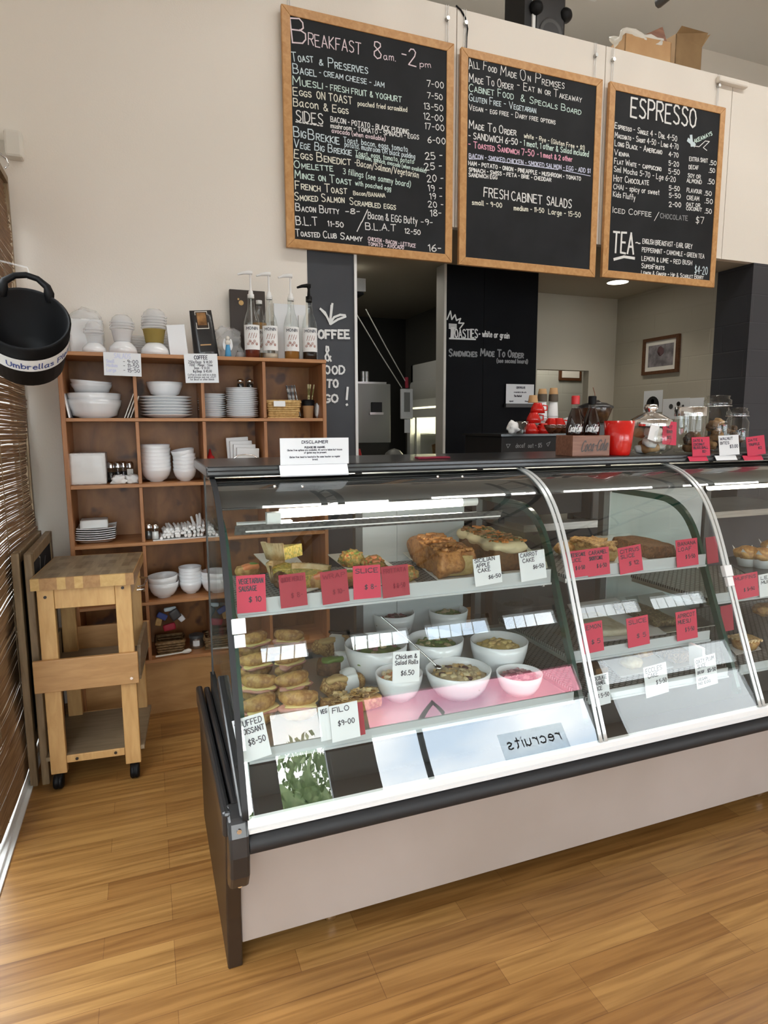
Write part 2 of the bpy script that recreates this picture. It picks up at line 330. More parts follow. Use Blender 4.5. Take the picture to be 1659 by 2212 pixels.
def text(mb, s, f, u0, v0, u1, v1, h, w, caps=0.0, seed=1, jit=.18):
    """write s from (u0,v0) to (u1,v1) (baseline), cap height h, stroke width w, through the surface map f(u,v).
    caps>0: lower case is written as small capitals of that share of h."""
    rnd = random.Random(seed); items = []; adv = 0
    for ch in s:
        if ch == ' ': adv += 2.6; continue
        k = 1.0; c = ch
        if caps and ch.islower(): c = ch.upper(); k = caps
        if c not in GL: continue
        st, gw = glyph(c); items.append((adv, st, k)); adv += (gw+1.35)*k
    adv -= 1.0
    L = math.hypot(u1-u0, v1-v0); ex = ((u1-u0)/L, (v1-v0)/L); ey = (-ex[1], ex[0]); sx = L/adv; sy = h/6
    for a, st, k in items:
        dy = rnd.uniform(-jit, jit)*1.2; sl = rnd.uniform(-.05, .05)
        for pts in st:
            q = []
            for p in pts:
                gx = (a+(p[0]*k)+p[1]*sl*k+rnd.uniform(-jit, jit)*.5)*sx; gy = (p[1]*k+dy+rnd.uniform(-jit, jit)*.5)*sy
                q.append((u0+ex[0]*gx+ey[0]*gy, v0+ex[1]*gx+ey[1]*gy))
            stroke(mb, q, f, w)
def stroke(mb, q, f, w):
    for i in range(len(q)-1):
        (ax, ay), (bx, by) = q[i], q[i+1]; l = math.hypot(bx-ax, by-ay)
        if l < 1e-7: continue
        dx, dy = (bx-ax)/l, (by-ay)/l; e = w*.3; nx, ny = -dy*w/2, dx*w/2
        ax -= dx*e; ay -= dy*e; bx += dx*e; by += dy*e
        P = [Vector(f(ax+nx, ay+ny)), Vector(f(ax-nx, ay-ny)), Vector(f(bx-nx, by-ny)), Vector(f(bx+nx, by+ny))]
        nr = (P[1]-P[0]).cross(P[2]-P[1]).normalized()*(.00005*(len(mb.f) % 14))       # strokes that cross lie on one another, not in one plane
        mb.quad(*[p+nr for p in P])
# ------------------------------------------------------------------ materials used in the scene
mat('cream_paint', (.84, .79, .715), .8, bump=.15, scale=120)
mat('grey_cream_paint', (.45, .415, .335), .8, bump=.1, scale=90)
mat('white_paint', (.85, .83, .79), .6)
mat('charcoal_paint', (.035, .036, .042), .65, c2=(.05, .05, .058), scale=6)
mat('chalkboard', (.006, .007, .009), .65, c2=(.013, .015, .018), scale=4, detail=6, spec=.3)
mat('chalk_wall', (.032, .036, .044), .55, c2=(.045, .05, .06), scale=3)
mat('black_wall', (.003, .0035, .005), .7, c2=(.006, .007, .009), scale=3, spec=.15)
mat('chalk', (.82, .83, .82), .9); mat('chalk_faint', (.30, .31, .32), .9); mat('chalk_pink', (.85, .42, .55), .9); mat('chalk_rose', (.82, .70, .75), .9)
mat('chalk_blue', (.66, .78, .83), .9); mat('chalk_mint', (.66, .83, .77), .9); mat('chalk_violet', (.68, .71, .88), .9); mat('chalk_cream', (.84, .84, .73), .9)
mat('ceiling_white', (.72, .70, .66), .85)
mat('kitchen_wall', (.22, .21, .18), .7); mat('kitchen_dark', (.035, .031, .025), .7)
mat('trim_white', (.8, .8, .78), .4); mat('alu', (.62, .62, .61), .35, .9); mat('chrome', (.8, .8, .8), .12, 1.0); mat('edge_trim', (.72, .75, .74), .22, .35); mat('steel', (.55, .55, .53), .3, .9, c2=(.42, .42, .41), scale=3, stretch=(1, 1, 20))
mat('black_plastic', (.003, .003, .0035), .5, spec=.2); mat('black_satin', (.016, .016, .017), .3, coat=.3); mat('black_matt', (.01, .01, .011), .6); mat('dark_grey', (.06, .06, .06), .5)
mat('white_ceramic', (.82, .83, .84), .18, coat=.4); mat('off_white', (.74, .71, .64), .5); mat('paper', (.86, .86, .85), .7, bump=.2, scale=30); mat('card_white', (.82, .84, .86), .6)
mat('card_red', (.36, .016, .04), .55); mat('card_red_bright', (.62, .035, .085), .6); mat('ink', (.05, .05, .07), .8); mat('ink_red', (.22, .008, .03), .8); mat('ink_blue', (.06, .09, .3), .8)
mat('red_ceramic', (.66, .012, .008), .2, coat=.5); mat('red_plastic', (.6, .02, .025), .4)
mat('brown_dark', (.03, .018, .012), .4)
wood('shelf_edge', (.36, .15, .055), (.52, .25, .10), stretch=(1, 10, 10), scale=5)
wood('shelf_side', (.30, .12, .042), (.45, .20, .08), stretch=(10, 10, 1), scale=5)
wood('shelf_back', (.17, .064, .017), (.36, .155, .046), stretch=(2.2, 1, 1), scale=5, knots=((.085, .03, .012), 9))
wood('plinth_ply', (.36, .18, .06), (.50, .28, .11), stretch=(1.2, 1, 5), scale=4)
wood('board_frame', (.50, .25, .085), (.64, .36, .15), stretch=(4, 4, 4), scale=9)
wood('cart_wood', (.54, .30, .11), (.66, .40, .165), stretch=(8, 8, 1.4), scale=6)
wood('cart_tray', (.42, .22, .085), (.52, .29, .12), stretch=(1.5, 8, 8), scale=6)
wood('cart_grey', (.20, .145, .085), (.30, .22, .14), stretch=(1, 8, 8), scale=6)
wood('old_frame', (.17, .11, .055), (.30, .21, .12), stretch=(8, 8, 1), scale=6)
wood('crate_wood', (.20, .085, .05), (.34, .16, .10), stretch=(1, 8, 8), scale=9)
wood('picture_wood', (.07, .025, .01), (.12, .05, .02))
mat('wicker', (.50, .30, .10), .6, c2=(.68, .45, .18), scale=60); mat('wicker_dark', (.16, .09, .035), .6, c2=(.28, .17, .07), scale=60)
mat('kraft', (.50, .29, .13), .7, c2=(.56, .34, .16), scale=8); mat('cardboard', (.27, .165, .075), .75, c2=(.33, .21, .10), scale=6)
mat('reed', (.17, .085, .035), .55, c2=(.36, .21, .10), scale=14, stretch=(1, .5, 30), lo=.3, hi=.7)
mat('laminate_beige', (.33, .272, .235), .35, c2=(.38, .32, .283), scale=2.0)
mat('rail_white', (.84, .84, .83), .3); mat('price_rail', (.52, .55, .56), .25); mat('green_edge', (.008, .05, .037), .15, coat=.5); mat('fence_grey', (.25, .24, .22), .7); mat('brick_pale', (.42, .42, .41), .8); mat('render_white', (.78, .78, .76), .8)
glass('case_glass', (.93, .97, .95), 1.75, extra=.015); glass('pane', (.95, .97, .96), 1.5); glass('clear_glass', (.93, .95, .94), 1.5, extra=.02); glass('divider_glass', (.86, .94, .90), 1.5)
film('clear_plastic', (.85, .86, .86), .22, .15); film('cloudy_plastic', (.85, .85, .85), .45, .2); film('bag_film', (.85, .86, .87), .30, .12)
tint('poster_red', (.96, .60, .66)); tint('poster_white', (.97, .98, .99)); tint('poster_grey', (.90, .94, .96))
mat('leaf', (.20, .30, .10), .6, c2=(.36, .44, .18), scale=8); mat('bark', (.06, .04, .03), .8); mat('pavement', (.35, .35, .35), .8, c2=(.42, .42, .41), scale=2)

# floor: rows of short oak strips running along the counter
def floor_mat():
    m, t, out = _new('floor_oak'); b = _bsdf(t, out, .38, spec=.45)
    tc = t.nodes.new('ShaderNodeTexCoord'); mp = t.nodes.new('ShaderNodeMapping'); mp.inputs['Location'].default_value = (.21, .03, 0); t.links.new(tc.outputs['Object'], mp.inputs['Vector'])
    br = t.nodes.new('ShaderNodeTexBrick'); br.offset = .37; br.offset_frequency = 3; br.squash = 1.0
    for k, v in (('Scale', 1.0), ('Brick Width', .50), ('Row Height', .078), ('Mortar Size', .0007), ('Mortar Smooth', .2), ('Bias', 0)): br.inputs[k].default_value = v
    br.inputs['Color1'].default_value = (.28, .132, .037, 1); br.inputs['Color2'].default_value = (.40, .215, .068, 1); br.inputs['Mortar'].default_value = (.18, .08, .025, 1)
    t.links.new(mp.outputs['Vector'], br.inputs['Vector'])
    mp2 = t.nodes.new('ShaderNodeMapping'); mp2.inputs['Scale'].default_value = (1.6, 34, 1); t.links.new(tc.outputs['Object'], mp2.inputs['Vector'])
    n = t.nodes.new('ShaderNodeTexNoise'); n.inputs['Scale'].default_value = 1.6; n.inputs['Detail'].default_value = 7; n.inputs['Distortion'].default_value = .5; t.links.new(mp2.outputs['Vector'], n.inputs['Vector'])
    r = t.nodes.new('ShaderNodeValToRGB'); r.color_ramp.elements[0].position = .32; r.color_ramp.elements[0].color = (.64, .56, .46, 1); r.color_ramp.elements[1].position = .62; r.color_ramp.elements[1].color = (1.08, 1.06, 1.02, 1)
    t.links.new(n.outputs['Fac'], r.inputs['Fac'])
    mx = t.nodes.new('ShaderNodeMix'); mx.data_type = 'RGBA'; mx.blend_type = 'MULTIPLY'; mx.inputs[0].default_value = 1
    t.links.new(br.outputs['Color'], mx.inputs[6]); t.links.new(r.outputs['Color'], mx.inputs[7]); t.links.new(mx.outputs[2], b.inputs['Base Color'])
floor_mat()
def mesh_mat():          # black shelf mat with rows of slots
    m, t, out = _new('perforated_mat'); b = _bsdf(t, out, .5)
    tc = t.nodes.new('ShaderNodeTexCoord'); br = t.nodes.new('ShaderNodeTexBrick'); t.links.new(tc.outputs['Object'], br.inputs['Vector']); br.offset = .5
    for k, v in (('Scale', 1.0), ('Brick Width', .026), ('Row Height', .012), ('Mortar Size', .0035), ('Mortar Smooth', .1)): br.inputs[k].default_value = v
    br.inputs['Color1'].default_value = (.42, .43, .43, 1); br.inputs['Color2'].default_value = (.34, .35, .35, 1); br.inputs['Mortar'].default_value = (.012, .012, .013, 1)
    t.links.new(br.outputs['Color'], b.inputs['Base Color'])
mesh_mat()
def block_mat(name, c, rough=.6):     # painted block wall: courses showing faintly in relief
    m, t, out = _new(name); b = _bsdf(t, out, rough); b.inputs['Base Color'].default_value = (*c, 1)
    tc = t.nodes.new('ShaderNodeTexCoord'); sx = t.nodes.new('ShaderNodeSeparateXYZ'); t.links.new(tc.outputs['Object'], sx.inputs[0])
    ad = t.nodes.new('ShaderNodeMath'); ad.operation = 'ADD'; t.links.new(sx.outputs[0], ad.inputs[0]); t.links.new(sx.outputs[1], ad.inputs[1])
    cb = t.nodes.new('ShaderNodeCombineXYZ'); t.links.new(ad.outputs[0], cb.inputs[0]); t.links.new(sx.outputs[2], cb.inputs[1])
    br = t.nodes.new('ShaderNodeTexBrick'); t.links.new(cb.outputs[0], br.inputs['Vector'])
    for k, v in (('Scale', 1.0), ('Brick Width', .4), ('Row Height', .2), ('Mortar Size', .006), ('Mortar Smooth', .5)): br.inputs[k].default_value = v
    bp = t.nodes.new('ShaderNodeBump'); bp.inputs['Strength'].default_value = .35; bp.inputs['Distance'].default_value = -.006
    t.links.new(br.outputs['Fac'], bp.inputs['Height']); t.links.new(bp.outputs['Normal'], b.inputs['Normal'])
block_mat('charcoal_block', (.036, .037, .044)); block_mat('cream_block', (.43, .395, .315), .7); block_mat('tile_wall', (.45, .45, .40), .3)

# ------------------------------------------------------------------ the room
YB = 3.55          # plane of the back wall and the bulkhead with the menu boards
XL = -.57
b = MB(); b.box(XL-.1, 8.1, -3.7, 7.2, -.1, 0); struct('floor', b, 'floor_oak')
b = MB(); b.box(XL-.1, 8.1, -3.7, 7.3, 4.95, 5.05); struct('ceiling', b, 'ceiling_white')
b = MB(); b.box(XL-.1, .893, YB, YB+.12, 0, 3.81); struct('wall_back', b, 'cream_paint')
b = MB(); b.box(.893, 1.162, YB-.002, YB+.12, 0, 2.62); struct('wall_chalk', b, 'chalk_wall')
b = MB(); b.box(1.162, 1.178, YB-.012, YB+.12, 0, 2.62); struct('trim_1', b, 'trim_white')
# bulkhead panels over the servery opening
b = MB(); xs = [.893, 1.8, 2.85, 3.93, 8.0]
for i in range(4): b.box(xs[i]+(.003 if i else 0), xs[i+1]-.003, YB, YB+.05, 2.62, 3.81)
b.box(.893, 8.0, YB+.05, 4.6, 2.66, 3.80); struct('wall_bulkhead', b, 'cream_paint')
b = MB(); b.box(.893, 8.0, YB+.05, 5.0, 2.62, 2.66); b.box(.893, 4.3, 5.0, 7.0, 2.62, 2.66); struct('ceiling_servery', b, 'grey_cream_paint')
b = MB(); b.box(XL-.1, 8.1, 7.0, 7.1, 0, 5); struct('wall_rear', b, 'cream_paint')
b = MB(); b.box(4.6-.0, 8.0, 4.98, 5.1, 3.7, 5); struct('wall_upper', b, 'cream_paint')
# right flank of the servery: cream block then charcoal block end
b = MB(); b.box(4.25, 4.4, 3.86, 4.98, 0, 2.62); struct('wall_servery', b, 'cream_block')
b = MB(); b.box(4.25, 8.0, YB, 3.86, 0, 2.62); struct('wall_pier', b, 'charcoal_block')
# back of the servery with the hatch
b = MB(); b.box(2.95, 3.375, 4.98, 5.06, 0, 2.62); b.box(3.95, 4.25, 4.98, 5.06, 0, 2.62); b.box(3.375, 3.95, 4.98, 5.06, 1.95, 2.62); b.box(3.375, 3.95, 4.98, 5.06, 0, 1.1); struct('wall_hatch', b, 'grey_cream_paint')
b = MB(); b.box(2.9, 5.2, 6.1, 6.16, 0, 2.62); struct('wall_scullery', b, 'tile_wall')
# black partition with the toasties menu, pale jamb on its end
b = MB(); b.box(2.14, 2.46, 4.35, 4.45, 0, 2.62); b.box(2.464, 2.94, 4.352, 4.45, 0, 2.62); struct('wall_partition', b, 'black_wall')
b = MB(); b.box(2.118, 2.14, 4.335, 4.47, 0, 2.62); struct('trim_2', b, 'off_white', bevel=.004)
# kitchen beyond
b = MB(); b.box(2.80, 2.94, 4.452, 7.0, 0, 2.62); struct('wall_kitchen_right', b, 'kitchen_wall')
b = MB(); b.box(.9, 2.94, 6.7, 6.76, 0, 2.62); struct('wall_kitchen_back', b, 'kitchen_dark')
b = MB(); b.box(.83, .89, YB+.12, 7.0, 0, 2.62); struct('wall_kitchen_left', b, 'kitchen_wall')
# street side: wall with windows (behind the camera; seen mirrored in the case glass)
holes = [(-.25, .85, .05, 2.33), (1.05, 1.65, .35, 2.38), (2.1, 5.0, .35, 2.38), (5.3, 7.6, .35, 2.38), (-.3, .75, 2.74, 2.96), (1.05, 1.65, 2.74, 2.96), (2.1, 2.9, 2.74, 2.96), (3.05, 4.0, 2.74, 2.96), (4.15, 5.0, 2.74, 2.96), (5.3, 6.4, 2.74, 2.96), (6.55, 7.6, 2.74, 2.96)]
def wall_with_holes(mb, x0, x1, z0, z1, ya, yb, hs):
    xs = sorted({x0, x1, *[h[0] for h in hs], *[h[1] for h in hs]}); zs = sorted({z0, z1, *[h[2] for h in hs], *[h[3] for h in hs]})
    for i in range(len(xs)-1):
        run = None
        for j in range(len(zs)-1):
            cx, cz = (xs[i]+xs[i+1])/2, (zs[j]+zs[j+1])/2
            solid = not any(h[0] < cx < h[1] and h[2] < cz < h[3] for h in hs)
            if solid: run = (run[0], zs[j+1]) if run else (zs[j], zs[j+1])
            if (not solid or j == len(zs)-2) and run: mb.box(xs[i], xs[i+1], ya, yb, run[0], run[1]); run = None
b = MB(); wall_with_holes(b, XL-.1, 8.1, 0, 5, -3.6, -3.5, holes); struct('wall_front', b, 'white_paint')
for k, (x0, x1, z0, z1) in enumerate(holes):
    b = MB(); w = .04
    b.box(x0, x0+w, -3.58, -3.52, z0, z1); b.box(x1-w, x1, -3.58, -3.52, z0, z1); b.box(x0, x1, -3.58, -3.52, z0, z0+w); b.box(x0, x1, -3.58, -3.52, z1-w, z1)
    if z0 < 1: b.box(x0, x1, -3.58, -3.52, 2.04, 2.09)
    f = struct(f'window_{k+1}', b, 'trim_white')
    if z0 > 2: b = MB(); [b.tube([(x0+.08+j*.16, -3.62, z0+.02), (x0+.08+j*.16+.09, -3.72, z1+.1)], .008, 5) for j in range(int((x1-x0-.08)/.16))]; b.build('corrugation', 'trim_white', f)
    p = MB(); p.quad((x0, -3.55, z0), (x1, -3.55, z0), (x1, -3.55, z1), (x0, -3.55, z1)); p.build('pane', 'pane', f)
b = MB(); b.box(8.0, 8.1, -3.6, 7.1, 0, 5); struct('wall_right', b, 'cream_paint')
# left side: sliding glass doors with a white header
b = MB(); b.box(XL-.1, XL, -3.6, YB, 2.60, 5); b.box(XL-.1, XL, -3.6, -3.2, 0, 2.6); b.box(XL-.1, XL, 3.51, YB+.1, 0, 2.6); b.box(XL-.1, XL, YB, 7.1, 0, 5); struct('wall_left', b, 'white_paint')
b = MB()
for y in (-3.2, -1.5, .2, 1.85, 3.47): b.box(XL-.07, XL-.02, y, y+.05, .03, 2.6)
b.box(XL-.07, XL-.02, -3.2, 3.5, 2.55, 2.6); b.box(XL-.07, XL-.02, -3.2, 3.5, .02, .10); f = struct('door_1', b, 'trim_white')
p = MB(); p.quad((XL-.045, -3.2, .05), (XL-.045, 3.5, .05), (XL-.045, 3.5, 2.58), (XL-.045, -3.2, 2.58)); p.build('pane', 'pane', f)
b = MB(); b.box(XL-.08, XL+.02, -3.2, 3.51, 0, .018); b.box(XL-.02, XL+.075, -3.2, 3.51, 0, .008); b.box(XL+.045, XL+.06, -3.2, 3.51, .008, .02); struct('trim_sill', b, 'trim_white')
b = MB(); b.box(XL, XL+.04, 3.50, 3.53, 0, 2.6); struct('trim_3', b, 'old_frame')
# outside ground
b = MB(); b.box(-30, 30, -40, -3.7, -.2, -.12); b.box(-30, XL-.1, -3.7, 12, -.2, -.12); struct('ground_street', b, 'pavement')
# street furniture and greenery that the glass mirrors
b = MB(); b.box(-2.3, -2.2, -4.5, 9, -.12, 3.3); solo('sky_block_fence', b, 'fence_grey', 'fence added outside the left glass door to cut the sky light', 'fence')  # added to block part of the sky light through the left door
b = MB(); b.box(9.0, 18, -8.2, -8.0, -.12, 6.5); solo('street_building', b, 'render_white', 'pale building across the street, mirrored in the second pane', 'building')
def tree(x, y, h, r, seed, label):
    t = thing('garden_tree', label, 'tree', (x, y, -.12), 0); rnd = random.Random(seed)
    b = MB(); b.tube([(x, y, -.12), (x+.05, y, h*.4), (x-.03, y, h*.75)], [.07, .05, .03], 8); b.build('trunk', 'bark', t)
    b = MB()
    for i in range(6500):
        v = Vector((rnd.gauss(0, 1), rnd.gauss(0, 1), rnd.gauss(0, 1))).normalized()*(rnd.random()**.4); k = 1+.35*noise.noise(v*2+Vector((seed, 0, 0)))
        c = Vector((x+v.x*r*k, y+v.y*r*k, h*.6+v.z*h*.42*k)); a = Vector((rnd.gauss(0, 1), rnd.gauss(0, 1), rnd.gauss(0, 1))).normalized()*.062; q = a.cross(Vector((rnd.gauss(0, 1), rnd.gauss(0, 1), rnd.gauss(0, 1)))).normalized()*.037
        b.quad(c-a, c+q, c+a, c-q)
    b.blob((x, y, h*.6), (r*.8, r*.8, h*.34), seed, .45, 2.2, 4)
    b.build('crown', 'leaf', t)
tree(2.15, -8.0, 3.2, 1.15, 3, 'round leafy tree outside, mirrored in the left end of the case glass')
tree(4.15, -8.4, 2.3, .6, 5, 'small leafy tree outside, mirrored beside the dark gap in the case glass')
# ------------------------------------------------------------------ reed blind over the left door
def reed_blind():
    t = thing('reed_blind', 'brown reed blind hanging over the glass door on the left', 'blind', (XL+.03, 2.9, 0))
    rnd = random.Random(4); b = MB(); z = .03
    while z < 2.56:
        r = rnd.uniform(.0026, .0048); y0 = 2.30+rnd.uniform(-.012, .03); y1 = 3.488+rnd.uniform(-.035, .012); x = XL+.034+rnd.uniform(-.002, .002)+.012*math.sin(z*9)
        pts = []
        for i in range(9):
            y = y0+(y1-y0)*i/8; pts.append((x+rnd.uniform(-.0015, .0015)+.006*math.sin(y*5+z*3), y, z+rnd.uniform(-.0016, .0016)+.003*math.sin(y*7)))
        b.tube(pts, r, 4, caps=False); gap = rnd.random(); z += 2*r+(-.0003 if gap < .80 else rnd.uniform(.0004, .0030))
    b.build('reeds', 'reed', t)
    for y in (2.45, 2.85, 3.25, 3.44):
        c = MB(); c.tube([(XL+.040, y+.002*math.sin(i), .03+i*.1) for i in range(26)], .0018, 5); c.build('cord', 'old_frame', t)
    h = MB(); h.box(XL+.01, XL+.045, 2.28, 3.49, 2.56, 2.59); h.build('head_rail', 'old_frame', t)
    k = MB(); k.tube([(XL+.05, 3.30, 2.62), (XL+.075, 3.30, 2.60), (XL+.08, 3.30, 2.575), (XL+.065, 3.30, 2.56)], .005, 6); k.build('hook', 'chrome', t)
reed_blind()
b = MB(); b.box(-.53, -.455, 3.49, YB, 2.68, 2.80); solo('sensor_box', b, 'off_white', 'small cream plastic box high in the corner of the back wall', 'box', bevel=.012)

# ------------------------------------------------------------------ umbrella bucket hanging on the left
def bucket():
    t = thing('bucket', 'black flexible bucket with Umbrellas Please label hung on the left', 'bucket', (-.335, 2.2, 1.7))
    C = PY(54, 686, 2.12); ax = ((C-Vector((0, 0, CAM_H))).normalized()*.77 - Vector((0, 0, 1))*.64).normalized()      # from mouth to base
    zr = (UP - ax*UP.dot(ax)).normalized(); xr = zr.cross(ax).normalized()
    M = Matrix(((xr.x, zr.x, ax.x, C.x), (xr.y, zr.y, ax.y, C.y), (xr.z, zr.z, ax.z, C.z), (0, 0, 0, 1)))
    r0, r1, L = .115, .097, .185
    b = MB(); b.x = M; b.lathe([(r0, 0), (r0+.005, .004), (r1+.003, L), (0, L+.002)], 40); b.lathe([(r0, 0), (r0-.006, .004), (r1-.003, L-.006), (0, L-.006)], 40); b.build('body', 'black_plastic', t)
    for s in (1,):
        h = MB(); h.x = M; h.tube([(-.062, s*.096, .022), (-.060, s*.105, .0), (-.055, s*.122, -.010), (-.03, s*.143, -.016), (0, s*.150, -.018), (.03, s*.143, -.016), (.055, s*.122, -.010), (.060, s*.105, .0), (.062, s*.096, .022)], [.012, .015, .011, .009, .009, .009, .011, .015, .012], 10); h.build('handle', 'black_plastic', t)
    l = MB(); l.x = M; rr = lambda z: r0+.0065-(r0-r1)*z/L; a0, a1 = R(-195), R(-48); vs = []; n = 28
    for i in range(n+1):
        a = a0+(a1-a0)*i/n
        for z in (.05, .105): vs.append((rr(z)*math.cos(a), rr(z)*math.sin(a), z))
    l.add(vs, [(2*i, 2*i+1, 2*i+3, 2*i+2) for i in range(n)], True); lb = l.build('label', 'paper', t)
    w = MB(); w.x = M
    def f(u, v): a = R(-207)-u/r0; z = .092-v; return (1.006*rr(z)*math.cos(a), 1.006*rr(z)*math.sin(a), z)
    text(w, 'Umbrellas Please', f, R(-142)*r0, 0, R(-26)*r0, 0, .024, .0035); w.build('lettering', 'ink_blue', lb)
    k = MB(); p = M @ Vector((0, .150, -.018)); k.tube([p+Vector((0, 0, -.012)), p+Vector((.010, 0, 0)), p+Vector((.004, 0, .022)), p+Vector((-.06, -.02, .03)), (XL+.055, p.y-.05, p.z+.03)], .003, 6)
    solo('wall_hook', k, 'clear_plastic', 'clear hook holding the black bucket by its handle', 'hook')
bucket()

# ------------------------------------------------------------------ folded chalk A-board behind the cart
def aboard():
    t = thing('pavement_sign', 'folded chalk pavement sign leaning behind the kitchen cart', 'sign', (-.47, 2.99, 0))
    for i, x in enumerate((-.505, -.462)):
        b = MB(); y0, y1, z1 = 2.73, 3.32, .965-.005*i
        b.box(x, x+.028, y0, y0+.045, 0, z1); b.box(x, x+.028, y1-.045, y1, 0, z1); b.box(x, x+.028, y0+.045, y1-.045, z1-.045, z1); b.box(x, x+.028, y0+.045, y1-.045, .16, .20)
        f = b.build('leaf', 'old_frame', t, bevel=.004)
        p = MB(); p.box(x+.008, x+.022, y0+.04, y1-.04, .18, z1-.04); q = p.build('chalk_panel', 'chalkboard', f)
    c = MB()
    fm = lambda u, v: (-.462+.0225, 2.75+u, .72+v)
    for q in ([(.12, .05), (.2, .13), (.22, .18), (.19, .19)], [(.2, .13), (.26, .02)], [(.03, .0), (.06, .08), (.1, .1), (.12, .05)], [(.28, .1), (.36, .16)], [(.3, .02), (.42, .06)]): stroke(c, q, fm, .007)
    c.build('chalk_marks', 'chalk_faint', t)
aboard()

# ------------------------------------------------------------------ kitchen cart with butcher-block top
def cart():
    t = thing('kitchen_cart', 'pine kitchen cart with butcher block top beside the bookshelf', 'cart', (-.235, 2.875, 0), R(-4.5))
    W2, D2 = .185, .21; zt = .872
    b = MB(); n = 12; rnd = random.Random(2)
    for i in range(n):
        x0 = -W2+2*W2*i/n; x1 = x0+2*W2/n
        for j in range(3):
            b.m = (i*3+j*5+(i*j) % 2+rnd.randint(0, 1)) % 3; y0 = -D2-.012+j*(2*D2+.024)/3; b.box(x0, x1, y0, y0+(2*D2+.024)/3, zt-.046, zt)
    wood('block_a', (.50, .30, .10), (.60, .38, .15), stretch=(8, 1, 8)); wood('block_b', (.32, .16, .06), (.42, .23, .09), stretch=(8, 1, 8)); wood('block_c', (.42, .24, .09), (.5, .31, .12), stretch=(8, 1, 8))
    b.build('top', ['block_a', 'block_b', 'block_c'], t, world=False)
    b = MB()
    for i in range(n):
        x0 = -W2+2*W2*i/n; x1 = x0+2*W2/n
        for j in range(6): b.m = (i*2+j*3+(i*j) % 3) % 3; y0 = -D2+j*2*D2/6; b.box(x0+(.004 if i == 0 else 0), x1-(.004 if i == n-1 else 0), y0, y0+2*D2/6, zt-.001, zt+.0008)
    wood('worn_dim_a', (.20, .14, .08), (.30, .22, .13), stretch=(8, 1, 8)); wood('worn_dim_b', (.13, .085, .045), (.20, .14, .08), stretch=(8, 1, 8)); wood('worn_dim_c', (.17, .12, .07), (.25, .18, .11), stretch=(8, 1, 8))  # darker skin over the weathered top; dim light on it put into the colour
    b.build('worn_dim_top', ['worn_dim_a', 'worn_dim_b', 'worn_dim_c'], t, world=False)
    for sx in (-1, 1):
        for sy in (-1, 1):
            l = MB(); cx = sx*(W2-.045); cy = sy*(D2-.02); l.box(cx-.03, cx+.03, cy-.014, cy+.014, .062, zt-.047)
            lg = l.build('leg', 'cart_wood', t, bevel=.003, world=False)
            c = MB(); c.x = Matrix.Translation((cx+sx*.004, cy-.012, .031)) @ Matrix.Rotation(R(90), 4, 'Y')
            c.lathe([(0, -.017), (.026, -.017), (.030, -.012), (.030, -.003), (.027, 0), (.030, .003), (.030, .012), (.026, .017), (0, .017)], 20)
            c.x = None; c.cyl((cx, cy, .052), .008, .012, 10); c.box(cx-.014, cx+.014, cy-.016, cy+.012, .048, .060); c.build('caster', 'black_plastic', lg, world=False)
    b = MB()
    for sy in (-1, 1): b = MB(); b.box(-W2+.076, W2-.076, sy*(D2-.02)-.012, sy*(D2-.02)+.012, .745, zt-.047); b.build('apron', 'cart_wood', t, bevel=.002, world=False)
    for sx in (-1, 1): b = MB(); b.box(sx*(W2-.035)-.012, sx*(W2-.035)+.012, -D2+.034, D2-.034, .755, zt-.047); b.build('apron', 'cart_wood', t, bevel=.002, world=False)
    b = MB(); b.box(-W2-.015, W2-.002, -D2-.014, -D2+.004, .415, .545); b.build('tray_board', 'cart_tray', t, bevel=.003, world=False)
    b = MB(); b.box(-W2-.005, W2+.01, D2-.006, D2+.010, .415, .545); b.build('tray_board', 'cart_tray', t, bevel=.003, world=False)
    b = MB(); b.box(-W2-.006, W2+.004, -D2+.004, D2-.006, .425, .440); b.prism([(-D2+.01, .44), (D2-.01, .44), (D2-.01, .545), (-D2+.08, .545)], 'x', W2-.012, W2+.002); b.prism([(-D2+.01, .44), (D2-.01, .44), (D2-.01, .545), (-D2+.08, .545)], 'x', -W2-.004, -W2+.01); b.build('tray', 'cart_grey', t, world=False)
    b = MB(); b.box(-W2+.0, W2-.0, -D2+.012, D2-.01, .118, .135); b.build('bottom_shelf', 'cart_grey', t, world=False)
    for (ya, yb) in ((-D2+.004, -D2+.012), (D2-.010, D2-.002)): b = MB(); b.box(-W2+.076, W2-.076, ya, yb, .105, .136); b.build('bottom_rail', 'cart_wood', t, bevel=.002, world=False)
    for (x, y, z) in ((-W2+.045, -D2+.004, .795), (W2-.045, -D2+.004, .812), (-.07, -D2+.002, .12), (.075, -D2+.002, .122), (W2-.03, -D2-.016, .44)):
        b = MB(); b.x = Matrix.Translation((x, y, z)) @ Matrix.Rotation(R(90), 4, 'X'); b.cyl((0, 0, 0), .006, .003, 12); b.build('bolt', 'brown_dark' if z != .44 else 'chrome', t, world=False)
    b = MB(); b.tube([(W2+.005, -.16, .80), (W2+.03, -.14, .80), (W2+.035, -.05, .81), (W2+.005, -.03, .81)], .004, 6); b.tube([(W2+.004, -.17, .79), (W2+.03, -.17, .79), (W2+.03, -.15, .78)], .0045, 6); b.build('side_hook', 'chrome', t, world=False)
cart()
